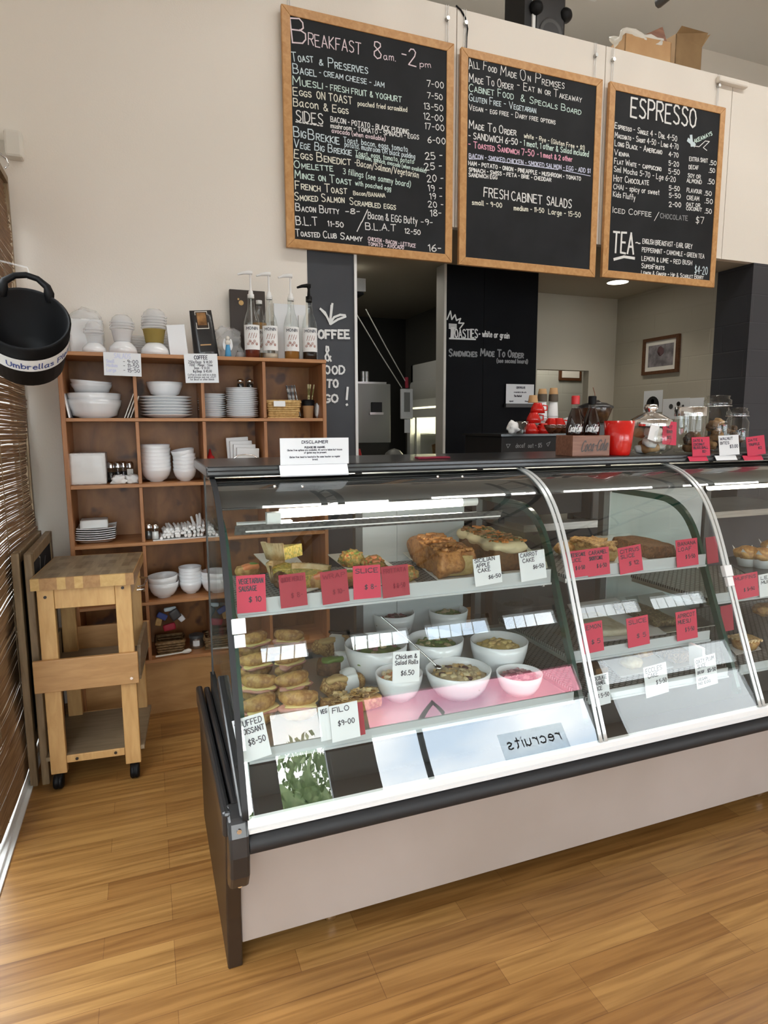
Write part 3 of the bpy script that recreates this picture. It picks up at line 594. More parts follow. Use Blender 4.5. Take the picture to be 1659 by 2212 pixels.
# ------------------------------------------------------------------ bookshelf
def rect(px0, py0, px1, py1, y):
    a = PY(px0, (py0+py1)/2, y); c = PY(px1, (py0+py1)/2, y); m = (px0+px1)/2
    return a.x, c.x, PY(m, py1, y).z, PY(m, py0, y).z
SZ = [1.788, 1.488, 1.174, .888, .586, .288]      # surfaces
SX = [-.332, -.028, .280, .582, .884]
def bookshelf():
    t = thing('bookshelf', 'tall honey plywood pigeonhole bookshelf against the cream wall', 'bookshelf', (.276, 3.385, 0))
    F, B = 3.24, 3.535
    b = MB(); b.box(-.352, -.332, F, B, 0, 1.768); b.build('side', 'shelf_side', t, bevel=.002)
    b = MB(); b.box(.884, .904, F, B, 0, 1.768); b.build('side', 'shelf_side', t, bevel=.002)
    b = MB(); b.box(-.354, .906, F-.003, B, 1.770, 1.788); b.build('top_board', 'shelf_edge', t, bevel=.002)
    for z in SZ[1:]:
        b = MB(); b.box(-.332, .884, F+.002, B-.01, z-.016, z); b.build('shelf', 'shelf_edge', t, bevel=.0015)
    for i in range(5):
        for x in SX[1:4]:
            b = MB(); b.box(x-.008, x+.008, F+.004, B-.01, SZ[i+1]+.001, (SZ[i]-.017 if i else 1.769)); b.build('divider', 'shelf_side', t, bevel=.0015)
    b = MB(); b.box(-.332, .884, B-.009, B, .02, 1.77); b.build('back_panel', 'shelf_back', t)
    b = MB(); b.box(-.331, .883, F+.012, F+.028, 0, .272); b.build('plinth', 'plinth_ply', t)
bookshelf()

def bowl_prof(r, h, foot=.5, th=.004):
    o = [(0, 0), (r*foot, 0), (r*foot, h*.06), (r*(foot+.22), h*.16), (r*.86, h*.42), (r*.96, h*.72), (r, h)]
    return o+[(r-th, h), (r*.96-th, h*.74), (r*.84-th, h*.46), (r*(foot+.1), h*.2), (0, h*.13)]
def plate_prof(r, h=.02): return [(0, 0), (r*.55, 0), (r*.6, .003), (r*.98, h-.003), (r, h), (r*.96, h), (r*.6, .008), (0, .007)]
def bowl_at(x, y, z, r, h, label, cat='bowl', group=None, m='white_ceramic', name='bowl', n=32, foot=.5, tilt=None, src=None):
    b = MB(); b.lathe(bowl_prof(r, h, foot), n, (x, y, z)); o = solo(name, b, m, label, cat, group)
    if tilt: o.rotation_euler = tilt
    return o
def stack_plates(x, y, z, r, n, pitch, where, name='dinner_plate', group=None, jit=.003, h=.02, size='white'):
    rnd = random.Random(n); b = MB(); b.lathe(plate_prof(r, h), 36, (x, y, z))
    o = solo(name, b, 'white_ceramic', '', 'plate', group)
    for i in range(n):
        k = n-1-i; q = o if i == 0 else dup(o, (x+rnd.uniform(-jit, jit), y+rnd.uniform(-jit, jit), z+i*pitch))
        if k > 15: nm = 'plate number %d down' % (k+1)
        q['label'] = (f'{ORD[k]} {size} plate {where}' if k == 0 else (f'lowest {size} plate {where}' if i == 0 else f'{ORD[k]} {size} plate from the top {where}'))
def stack_bowls(x, y, z, r, h, n, pitch, where, group, foot=.45, tilt_top=None, size='white'):
    b = MB(); b.lathe(bowl_prof(r, h, foot), 32, (x, y, z)); o = solo('bowl', b, 'white_ceramic', '', 'bowl', group)
    for i in range(n):
        k = n-1-i; q = o if i == 0 else dup(o, (x+.0015*math.sin(i*3), y+.0015*math.cos(i*5), z+i*pitch))
        q['label'] = f'topmost {size} bowl {where}' if k == 0 else (f'lowest {size} bowl {where}' if i == 0 else f'{ORD[k]} {size} bowl from the top {where}')
        if k == 0 and tilt_top: q.rotation_euler = tilt_top

# --- row one
y = 3.38; z = SZ[1]
c = PY(205, 880, y).x
bowl_at(c, y, z, .122, .088, 'lower large white bowl under the nested bowls in top left pigeonhole', group='large white bowls top left', foot=.6)
bowl_at(c, y, z+.030, .121, .088, 'upper large white bowl nested on another in top left pigeonhole', group='large white bowls top left', foot=.6)
bowl_at(c-.008, y, z+.118, .092, .045, 'lower small white bowl atop the large bowls top left', group='small white bowls top left', foot=.6)
bowl_at(c-.012, y, z+.134, .092, .045, 'upper small white bowl topping the large bowls top left', group='small white bowls top left', foot=.6, tilt=(R(3), R(4), 0))
b = MB(); b.x = Matrix.Translation((-.318, 3.36, z)) @ Matrix.Rotation(R(-9), 4, 'Y'); b.box(-.004, .004, -.09, .09, .001, .19); solo('tray', b, 'white_ceramic', 'pale flat tray leaning on the left side of the bookshelf', 'tray', bevel=.002)
for i, (lx, nm) in enumerate(((0, 'left'), (.013, 'middle'), (.026, 'right'))):
    b = MB(); b.x = Matrix.Translation((-.083+lx, 3.34, z)) @ Matrix.Rotation(R(22), 4, 'Y'); b.box(-.002, .003, -.07, .07, .001, .125-.006*i); solo('wooden_tile', b, 'off_white', f'{nm} of three cream wooden tiles leaning beside the large bowls', 'board', 'cream tiles beside the bowls', bevel=.001)
c = PY(360, 880, y).x
stack_plates(c, y, z, .126, 7, .0145, 'in the stack under a lone bowl', group='large plates under the bowl', size='large white')
bowl_at(PY(356, 840, y).x, y, z+.1075, .087, .07, 'lone white bowl on the stack of large plates', foot=.55)
c = PY(462, 880, 3.40).x
stack_plates(c-.005, 3.43, z, .073, 11, .0112, 'in the short stack left of the tall stack', name='side_plate', group='small plates in third pigeonhole', h=.014, size='small white')
c = PY(524, 880, 3.36).x
stack_plates(c, 3.37, z, .082, 16, .0094, 'in the tall stack beneath two shakers', name='side_plate', group='medium plates in third pigeonhole', h=.014, size='medium white')
def shaker(x, y, z, label, fill='dark_grey', h=.075, group='salt and pepper shakers'):
    t = thing('shaker', label, 'shaker', (x, y, z), group=group)
    b = MB(); b.lathe([(0, 0), (.018, 0), (.019, .004), (.017, h*.72), (.014, h*.76)], 20, (x, y, z)); b.build('glass_body', 'clear_glass', t)
    b = MB(); b.lathe([(0, .003), (.0165, .003), (.0150, h*.5), (0, h*.5)], 20, (x, y, z)); b.build('filling', fill, t)
    b = MB(); b.lathe([(.0165, h*.72), (.0165, h*.9), (.012, h), (0, h+.002)], 20, (x, y, z)); b.build('cap', 'chrome', t)
shaker(PY(519, 820, 3.37).x, 3.37, z+16*.0094+.006, 'left shaker lying atop the tall plate stack', 'black_matt', .045); shaker(PY(540, 820, 3.37).x, 3.37, z+16*.0094+.006, 'right shaker atop the tall plate stack', 'black_matt', .045)
# basket, straws, paper cup, napkin
def basket(name, x0, x1, y0, y1, z0, z1, label, m='wicker', group=None, handles=False):
    t = thing(name, label, 'basket', ((x0+x1)/2, (y0+y1)/2, z0), group=group); b = MB(); rows = max(5, int((z1-z0)/.011)); fl = .012
    for i in range(rows):
        zz = z0+.005+(z1-z0-.01)*i/(rows-1); e = fl*(i/(rows-1)-1)
        P = []
        X0, X1, Y0, Y1 = x0-e, x1+e, y0-e, y1+e
        for (ax, ay, bx, by) in ((X0, Y0, X1, Y0), (X1, Y0, X1, Y1), (X1, Y1, X0, Y1), (X0, Y1, X0, Y0)):
            k = max(6, int(math.hypot(bx-ax, by-ay)/.012))
            for j in range(k):
                tt = j/k; w = .0035*(1 if (j+i) % 2 else -1); nx, ny = (by-ay), -(bx-ax); l = math.hypot(nx, ny); P.append((ax+(bx-ax)*tt+nx/l*w, ay+(by-ay)*tt+ny/l*w, zz))
        b.tube(P, .0062, 6, closed=True)
    b.box(x0, x1, y0, y1, z0+.001, z0+.006)
    b.build('weave', m, t)
    r = MB(); r.tube([(x0, y0, z1), (x1, y0, z1), (x1, y1, z1), (x0, y1, z1)], .007, 6, closed=True); r.build('rim', m, t)
    return t
x0, x1, z0, z1 = rect(577, 858, 652, 902, 3.27)
basket('basket', x0+.005, x1-.005, 3.29, 3.45, SZ[1], SZ[1]+.088, 'honey wicker basket with white paper in its front, top right pigeonhole')
b = MB(); b.box(x0+.035, x0+.095, 3.272, 3.277, SZ[1]+.060, SZ[1]+.088); solo('paper_slip', b, 'paper', 'white paper slip over the front of the wicker basket', 'paper')
rnd = random.Random(8)
def straw(x, y, z, dx, dy, l, m):
    b = MB(); p = Vector((x, y, z)); d = Vector((dx, dy, 1)).normalized(); b.tube([p, p+d*l], .0034, 6); return b
mat('straw_dark', (.10, .10, .11), .4, c2=(.65, .65, .62), scale=55, lo=.48, hi=.52); mat('straw_kraft', (.20, .17, .04), .5, c2=(.62, .55, .30), scale=55, lo=.48, hi=.52)
o = None
for i in range(8):
    p = PY(632+rnd.uniform(-5, 8), 870, 3.40); q = (p.x, 3.38+rnd.uniform(-.02, .02), SZ[1]+.012)
    if o is None: o = solo('straw', straw(*q, -.16, .02, .165, 0), 'straw_dark', 'dark striped paper straw standing in the wicker basket', 'straw', 'dark straws in the basket')
    else: d = dup(o, (q[0], q[1], q[2])); d.rotation_euler = (rnd.uniform(-.08, .08), rnd.uniform(-.12, .10), 0)
cx = PY(665, 880, 3.32).x
def paper_cup(name, x, y, z, r0, r1, h, label, m='kraft', lid=None, group=None, cat='cup'):
    t = thing(name, label, cat, (x, y, z), group=group)
    b = MB(); b.lathe([(0, 0), (r0, 0), (r1, h), (r1+.003, h+.003), (r1-.002, h+.002), (r0-.002, .004), (0, .004)], 24, (x, y, z)); b.build('cup', m, t)
    if lid: b = MB(); b.lathe([(r1+.003, h-.022), (r1+.004, h+.004), (r1-.002, h+.010), (r1-.008, h+.008)], 24, (x, y, z)); b.build('collar', lid, t)
    return t
paper_cup('paper_cup', cx+.004, 3.33, SZ[1], .024, .031, .088, 'kraft paper cup with black collar holding straws, top right', 'kraft', 'black_plastic')
o = None
for i in range(6):
    q = (cx+.006+rnd.uniform(-.012, .012), 3.33+rnd.uniform(-.012, .012), SZ[1]+.01)
    if o is None: o = solo('straw', straw(*q, .07, .0, .17, 0), 'straw_kraft', 'olive striped paper straw standing in the kraft cup', 'straw', 'olive straws in the kraft cup')
    else: d = dup(o, q); d.rotation_euler = (rnd.uniform(-.06, .06), rnd.uniform(-.1, .12), 0)
b = MB(); b.blob((PY(684, 880, 3.35).x, 3.35, SZ[1]+.042), (.010, .03, .042), 3, .4, 2.4, 3, flat=SZ[1]+.001); solo('napkin', b, 'paper', 'crumpled paper napkin at the right end of the top row', 'napkin')
# --- row two
z = SZ[2]
x0, x1, z0, z1 = rect(152, 977, 229, 1045, 3.32)
def wrap_pack(name, x0, x1, y0, y1, z0, z1, label):
    t = thing(name, label, 'napkins', ((x0+x1)/2, (y0+y1)/2, z0)); b = MB(); b.box(x0, x1, y0, y1, z0+.001, z1); b.build('napkins', 'paper', t, bevel=.006)
    b = MB(); b.rblock(((x0+x1)/2, (y0+y1)/2, (z0+z1)/2+.001), ((x1-x0)/2+.003, (y1-y0)/2+.003, (z1-z0)/2-.0005), 5, .03, 10, .08, 40); b.build('wrapper', 'bag_film', t)
wrap_pack('napkin_pack', x0, x1, 3.29, 3.45, z, z+.150, 'plastic wrapped block of white napkins, second row left')
for i, (px, dy, lb) in enumerate(((239, 3.40, 'leftmost dark glass shaker behind crumpled paper'), (255, 3.42, 'second dark glass shaker behind crumpled paper'), (267, 3.45, 'rear dark glass shaker behind crumpled paper'), (281, 3.40, 'right dark glass jar with pale label, second row'))):
    xx = PY(px, 1010, dy).x; shaker(xx, dy, z, lb, 'black_matt', .10, 'dark shakers in the second row')
    if i == 3: b = MB(); b.box(xx-.014, xx+.014, dy-.0235, dy-.0225, z+.035, z+.065); solo('jar_tag', b, 'off_white', 'pale tag on the right dark jar, second row', 'tag')
for i, (px, py, lb) in enumerate(((257, 1040, 'left crumpled paper scrap before the dark shakers'), (287, 1040, 'right crumpled paper scrap before the dark jar'))):
    p = PY(px, py, 3.30); b = MB(); b.blob((p.x, 3.30, z+.018), (.036, .022, .024), 11+i, .7, 2.2, 3, flat=z+.001); solo('paper_scrap', b, 'paper', lb, 'paper')
stack_bowls(PY(337, 1010, 3.37).x, 3.37, z, .073, .075, 7, .0185, 'in the left stack, second row', 'bowls stacked in the second row')
stack_bowls(PY(399, 1010, 3.35).x, 3.35, z, .057, .064, 6, .019, 'in the right stack, second row', 'bowls stacked in the second row', tilt_top=(R(5), R(-8), 0), size='small white')
def sauce_bottle(x, y, z, label, s=1.0, body='cloudy_plastic'):
    t = thing('sauce_bottle', label, 'bottle', (x, y, z)); b = MB(); b.lathe([(0, 0), (.026*s, 0), (.028*s, .006*s), (.028*s, .105*s), (.022*s, .118*s)], 20, (x, y, z)); b.build('body', body, t)
    b = MB(); b.lathe([(.024*s, .116*s), (.024*s, .128*s), (.012*s, .138*s), (.004*s, .172*s), (0, .172*s)], 16, (x, y, z)); b.build('nozzle', 'red_plastic', t)
sauce_bottle(PY(455, 990, 3.40).x, 3.42, z, 'clear sauce bottle with red nozzle on the bookshelf', .9)
x0, x1, z0, z1 = rect(492, 985, 568, 1000, 3.30)
basket('napkin_basket', x0+.008, x1-.008, 3.30, 3.46, z, z+.075, 'low wicker tray with wire handles holding paper napkins')
for s, yy in (('front', 3.285), ('rear', 3.475)):
    pass
b = MB(); t_ = [o for o in COL.objects if o.name.startswith('napkin_basket')][0]
for yy in (3.29, 3.47):
    b = MB(); b.tube([(x0+.012, yy, z+.075), (x0+.02, yy, z+.105), (x0+.05, yy, z+.125), ((x0+x1)/2, yy, z+.13), (x1-.05, yy, z+.125), (x1-.02, yy, z+.105), (x1-.012, yy, z+.075)], .003, 6); b.build('wire_handle', 'chrome', t_)
for i in range(4):
    b = MB(); b.x = Matrix.Translation((x0+.018+.008*i, 3.42-.03*i, z+.008)) @ Matrix.Rotation(R(-3+i*2), 4, 'Y'); b.box(0, .115, -.012, .012, 0, .205-.016*i); solo('napkin_bundle', b, 'paper', ['rearmost paper napkin bundle in the low wicker tray', 'second rear paper napkin bundle in the low wicker tray', 'third paper napkin bundle in the low wicker tray', 'front paper napkin bundle in the low wicker tray'][i], 'napkins', 'napkin bundles in the wicker tray', bevel=.003)
b = MB(); b.tube([(.63, 3.30, z+.03), (.70, 3.33, z+.02), (.76, 3.34, z+.012)], .004, 6); solo('spoon', b, 'chrome', 'metal handle lying in the pigeonhole behind the disclaimer sign', 'spoon')
# --- row three
z = SZ[3]
def sq_plate(x0, x1, y0, y1, z, label, group, up=.02):
    b = MB(); n = 10; vs = []; fs = []
    for th in (0, .004):
        for i in range(n+1):
            for j in range(n+1):
                u, v = 2*i/n-1, 2*j/n-1; e = max(abs(u), abs(v)); vs.append((x0+(x1-x0)*i/n, y0+(y1-y0)*j/n, z+th+up*max(0, e-.45)**1.5*2.2*(1+.35*u*u*v*v)))
    N = (n+1)*(n+1)
    for i in range(n):
        for j in range(n):
            a = i*(n+1)+j; fs.append((a, a+1, a+n+2, a+n+1)); fs.append((N+a, N+a+n+1, N+a+n+2, N+a+1))
    for i in range(n):
        for (a, c) in ((i, i+1), ((n)*(n+1)+i+1, n*(n+1)+i), ((i+1)*(n+1), i*(n+1)), (i*(n+1)+n, (i+1)*(n+1)+n)): fs.append((a, c, N+c, N+a))
    b.add(vs, fs, True); return solo('square_plate', b, 'white_ceramic', label, 'plate', group)
x0, x1, _, _ = rect(165, 1150, 250, 1180, 3.32)
o = sq_plate(x0, x1, 3.28, 3.44, z, 'lowest square white plate in the stack on the third row', 'square plates on the third row')
for i in range(1, 6): dup(o, o.location+Vector((.001*i, 0, .0105*i)), f'{["", "fifth", "fourth", "third", "second", "topmost"][i]} square white plate from the top on the third row')
b = MB(); b.x = Matrix.Translation(((x0+x1)/2-.006, 3.36, z+.072)); b.rblock((0, 0, .021), (.062, .055, .020), 3, .05, 8, .12); solo('napkin_stack', b, 'paper', 'folded white napkins resting on the square plates', 'napkins')
b = MB(); b.box(x0-.020, x0-.014, 3.27, 3.42, z+.001, z+.085); solo('menu_card', b, 'card_white', 'narrow white card standing left of the square plates', 'card'); b = MB(); b.box(x0-.012, x0-.008, 3.27, 3.42, z+.001, z+.08); solo('red_card', b, 'card_red', 'thin dark red card standing left of the square plates', 'card')
shaker(PY(321, 1145, 3.30).x, 3.31, z+.004, 'left salt shaker beside the pile of white sugar sticks', 'dark_grey', .078); shaker(PY(335, 1145, 3.29).x, 3.29, z+.004, 'second salt shaker beside the pile of white sugar sticks', 'white_ceramic', .078); shaker(PY(455, 1140, 3.30).x, 3.31, z+.005, 'salt shaker right of the sugar sticks by the case glass', 'white_ceramic', .085)
b = MB(); b.x = Matrix.Translation((.13, 3.36, z)) @ Matrix.Rotation(R(3), 4, 'Z'); b.box(-.12, .14, -.095, .085, .0005, .0035); solo('paper_sheet', b, 'paper', 'white paper under the sugar sticks', 'paper')
o = None; rnd = random.Random(12)
for i in range(46):
    row = i//12; x = PY(348+(i % 12)*8.2+row*5, 1150, 3.30).x+rnd.uniform(-.004, .004); hz = z+.010+row*.011+max(0, ((i % 12)-5))*.0022*row; yy = 3.27+.012*row+rnd.uniform(-.004, .004)
    if o is None:
        b = MB(); b.tube([(x, yy, hz), (x+.004, yy+.045, hz+.004), (x, yy+.10, hz+.008)], [.0074, .0078, .006], 8); o = solo('sugar_stick', b, 'paper', 'white paper sugar stick in the pile between the salt shakers', 'sugar stick', 'sugar sticks piled on the third row'); base = o.location.copy()
    else: d = dup(o, (x, yy+.05, hz)); d.rotation_euler = (rnd.uniform(0, .10)+(.45 if row == 3 and i % 12 > 6 else 0), 0, rnd.uniform(-.16, .16))
# --- row four
z = SZ[4]
stack_bowls(PY(353, 1255, 3.33).x, 3.33, z, .074, .078, 2, .034, 'in the pair on the fourth row', 'bowls on the fourth row', tilt_top=(R(2), R(-3), 0))
stack_bowls(PY(412, 1255, 3.36).x, 3.36, z, .058, .066, 5, .0185, 'in the middle stack, fourth row', 'bowls on the fourth row', size='small white')
stack_bowls(PY(462, 1255, 3.33).x, 3.33, z, .064, .075, 3, .020, 'seen beyond the case glass, fourth row', 'bowls on the fourth row')
bowl_at(PY(372, 1225, 3.48).x-.005, 3.475, z, .05, .075, 'white bowl tucked behind the bowl pair, fourth row')
# --- row five
z = SZ[5]
x0, x1, z0, z1 = rect(336, 1375, 400, 1410, 3.30)
basket('sachet_basket', x0+.004, x1-.004, 3.29, 3.42, z, z+.065, 'brown wicker basket full of sachets on the lowest shelf', 'wicker_dark')
for i, (px, py, c, w, h, a, lb) in enumerate(((365, 1352, 'card_red', .06, .035, -10, 'dark red sachet on top of the sachet basket'), (350, 1330, 'ink_blue', .05, .03, 30, 'blue sachet behind the red sachet in the basket'), (378, 1328, 'dark_grey', .05, .05, -30, 'grey sachet at the back of the sachet basket'), (343, 1345, 'wicker', .03, .04, 15, 'yellow sachet at the left of the sachet basket'), (392, 1338, 'card_white', .03, .04, -35, 'white sachet at the right of the sachet basket'), (368, 1320, 'chalk_blue', .06, .02, -5, 'pale blue sachet highest in the sachet basket'))):
    p = PY(px, py, 3.33); b = MB(); b.x = Matrix.Translation((p.x, 3.31+.012*i, max(p.z, z+.072))) @ Matrix.Rotation(R(a), 4, 'Y'); b.rblock((0, 0, 0), (w/2, .008, h/2), i, .1, 5, .3); solo('sachet', b, c, lb, 'sachet', 'sachets in the wicker basket')
x0, x1, z0, z1 = rect(443, 1375, 476, 1405, 3.30)
basket('sachet_basket', x0, x1+.03, 3.29, 3.42, z, z+.06, 'second brown wicker basket seen through the case glass', 'wicker_dark')
b = MB(); p = PY(468, 1350, 3.33); b.rblock((p.x, 3.33, z+.085), (.035, .03, .022), 3, .1, 6, .3); solo('sachet', b, 'card_red', 'dark red sachet in the second basket behind the case glass', 'sachet')
t = thing('tin', 'round grey tin with torn white label on the lowest shelf', 'tin', (PY(425, 1390, 3.36).x, 3.36, z)); x_, y_, _ = t.location
b = MB(); b.lathe([(0, 0), (.033, 0), (.035, .003), (.035, .062)], 24, (x_, y_, z)); b.build('body', 'steel', t); b = MB(); b.lathe([(.038, .055), (.038, .068), (.030, .071), (0, .068)], 24, (x_, y_, z)); b.build('lid', 'dark_grey', t); b = MB(); b.lathe([(.0356, .015), (.0356, .045)], 10, (x_, y_, z), a0=R(235), a1=R(290)); b.build('label', 'paper', t)
b = MB(); p0 = PY(336, 1413, 3.262); p1 = PY(405, 1393, 3.268); zz = z+.008; b.tube([(p0.x, 3.262, zz), (p1.x-.03, 3.266, zz+.004), (p1.x-.015, 3.268, zz+.006), (p1.x+.005, 3.27, zz+.008), (p1.x+.018, 3.27, zz+.008)], [.0055, .004, .010, .013, .006], 8); solo('wooden_spoon', b, 'off_white', 'pale wooden spoon lying before the sachet basket', 'spoon')

# ------------------------------------------------------------------ on top of the bookshelf
z = SZ[0]
x0, x1, z0, z1 = rect(152, 680, 222, 757, 3.44)
wrap_pack('napkin_pack', x0, x1, 3.40, 3.52, z, z+.170, 'wrapped white napkin block on top of the bookshelf, beside the bucket')
b = MB(); b.blob(((x0+x1)/2, 3.46, z+.175), (.068, .05, .055), 9, .35, 2.5, 3, flat=z+.172); solo('plastic_bag', b, 'bag_film', 'clear loose bag over the napkin block atop the bookshelf', 'bag')
def clear_cup_stack(px, y, bw, bh, cw, ch, base_label, cup_label, lid_label, cupmat, lids=3, cupn='plastic_cup'):
    x = PY(px, 740, y).x; b = MB(); b.lathe([(bw*.5, bh), (bw*.62, bh*.9), (bw*.9, bh*.55), (bw, .0), (bw-.004, 0), (0, bh*.95)], 28, (x, y, z)); b.lathe([(0, bh), (bw*.5, bh)], 28, (x, y, z), False); solo('upturned_bowl', b, 'white_ceramic', base_label, 'bowl')
    t = thing(cupn, cup_label, 'cup', (x, y, z+bh)); b = MB(); b.lathe([(0, .001), (cw*.8, .001), (cw, ch), (cw+.003, ch+.002), (cw-.002, ch)], 28, (x, y, z+bh)); b.build('cup', cupmat, t)
    o = None
    for i in range(lids):
        zz = z+bh+ch+.006+i*.013; b = MB(); b.lathe([(cw+.008, 0), (cw+.008, .006), (cw+.001, .010), (cw*.9, .026), (cw*.55, .040), (0, .044)], 28, (x, y, zz))
        if o is None: o = solo('dome_cover', b, 'cloudy_plastic', lid_label[0], 'lid')
        else: dup(o, (x+.001*i, y, zz), lid_label[i])
    return x
clear_cup_stack(203, 3.34, .056, .050, .036, .040, 'upturned white bowl under clear cups, left on the bookshelf top', 'clear plastic cup on the leftmost upturned bowl', ['lower clear dome lid on the leftmost cup', 'upper clear dome lid on the leftmost cup'], 'clear_plastic', 2)
clear_cup_stack(265, 3.34, .067, .062, .048, .052, 'upturned white bowl second from left on the bookshelf top', 'white cup on the second upturned bowl', ['lower clear dome lid on the white cup', 'middle clear dome lid on the white cup', 'upper clear dome lid on the white cup'], 'white_ceramic', 3)
mat('olive_board', (.36, .27, .07), .6)
clear_cup_stack(334, 3.36, .070, .064, .052, .062, 'upturned white bowl under the olive cup on the bookshelf top', 'olive kraft salad cup on the third upturned bowl', ['lowest clear lid on the olive cup', 'second clear lid from the bottom on the olive cup', 'third clear lid from the bottom on the olive cup', 'fourth clear lid from the bottom on the olive cup', 'topmost clear lid on the olive cup'], 'olive_board', 5)
for i, px in enumerate((297, 352)):
    xx = PY(px, 730, 3.47).x; o = None
    for k in range(10):
        b = MB(); b.lathe([(.047, 0), (.050, .002), (.050, .007), (.043, .010), (0, .010)], 24, (xx, 3.47, z+.012*k))
        if o is None: o = solo('takeaway_cover', b, 'cloudy_plastic', ['flat plastic lid in the stack behind the white cup', 'flat plastic lid in the stack behind the olive cup'][i], 'lid', ['flat lids behind the white cup', 'flat lids behind the olive cup'][i])
        elif i or k < 9: dup(o, (xx, 3.47, z+.012*k))
x0, x1, z0, z1 = rect(366, 688, 408, 760, 3.33)
b = MB(); b.x = Matrix.Translation((x0, 3.33, z)) @ Matrix.Rotation(R(-5), 4, 'Y'); b.box(0, x1-x0-.006, 0, .05, .001, .150); solo('paper_box', b, 'card_white', 'plain white box leaning beside the black coffee bag', 'box', bevel=.002)
def coffee_bag():
    x0, x1, z0, z1 = rect(418, 665, 470, 763, 3.34); xm = (x0+x1)/2; t = thing('coffee_bag', 'black foil coffee bag with gold label on the bookshelf', 'bag', (xm, 3.36, z))
    b = MB(); w = (x1-x0)/2; H_ = .232
    b.x = Matrix.Translation((xm, 3.36, z)) @ Matrix.Rotation(R(-5), 4, 'Y')
    n = 9; vs = []; fs = []
    for i in range(n):
        q = i/(n-1); d = .034*(1-q)**.6+.004; ww = w*(1-.10*q); h = .001+H_*q
        for (sx, sy) in ((-1, -1), (-.4, -1.12), (.4, -1.12), (1, -1), (1, 1), (-1, 1)): vs.append((sx*ww, sy*d, h))
    for i in range(n-1):
        for k in range(6): k2 = (k+1) % 6; fs.append((i*6+k, i*6+k2, (i+1)*6+k2, (i+1)*6+k))
    fs += [(0, 5, 4, 3, 2, 1), tuple(range((n-1)*6, n*6))]; b.add(vs, fs, True); b.build('bag', 'black_satin', t)
    mat('gold_print', (.75, .42, .18), .3, .6, c2=(.12, .06, .03), scale=14)
    def f(u, v): q = v/H_; return Matrix.Translation((xm, 3.36, z)) @ Matrix.Rotation(R(-5), 4, 'Y') @ Vector((u, -(.034*(1-q)**.6+.004)*1.13-.0012, v))
    l = MB(); 
    for (u0, u1, v0, v1, m) in ((-.030, .030, .140, .228, 0), (-.027, .027, .144, .224, 1), (-.022, .022, .158, .220, 2)):
        l.m = m; l.quad(f(u0, v0)+Vector((0, -.0004*m, 0)), f(u1, v0)+Vector((0, -.0004*m, 0)), f(u1, v1)+Vector((0, -.0004*m, 0)), f(u0, v1)+Vector((0, -.0004*m, 0)))
    l.build('label', ['off_white', 'brown_dark', 'gold_print'], t)
    l = MB(); stroke(l, [(-.022, .062), (.026, .062)], f, .006); l.build('print', 'kraft', t)
coffee_bag()
b = MB(); b.blob((PY(485, 710, 3.43).x, 3.43, z+.075), (.085, .06, .085), 21, .45, 2.2, 4, flat=z+.001); solo('plastic_bag', b, 'bag_film', 'clear crumpled plastic bag between coffee bag and syrup bottles', 'bag')
b = MB(); b.blob((PY(435, 665, 3.46).x, 3.46, z+.19), (.05, .03, .05), 23, .5, 2.5, 3); 
def angel():
    x, y = PY(492, 740, 3.31).x, 3.31; t = thing('angel_figurine', 'small angel figurine in blue dress with white wings', 'figurine', (x, y, z)); S = 1.0
    b = MB(); b.lathe([(0, 0), (.017, 0), (.014, .03), (.009, .062), (.007, .072), (0, .074)], 18, (x, y, z)); mat('sky_blue', (.08, .33, .58), .5); b.build('dress', 'sky_blue', t)
    b = MB(); b.blob((x, y-.004, z+.075), (.013, .010, .013), 1, .05); b.build('torso', 'off_white', t)
    b = MB(); b.blob((x, y, z+.097), (.010, .010, .011), 1, .02); b.build('head', 'off_white', t)
    for s in (-1, 1): b = MB(); b.blob((x+s*.015, y+.008, z+.066), (.010, .004, .028), 2, .1); b.build('wing', 'white_ceramic', t)
angel()
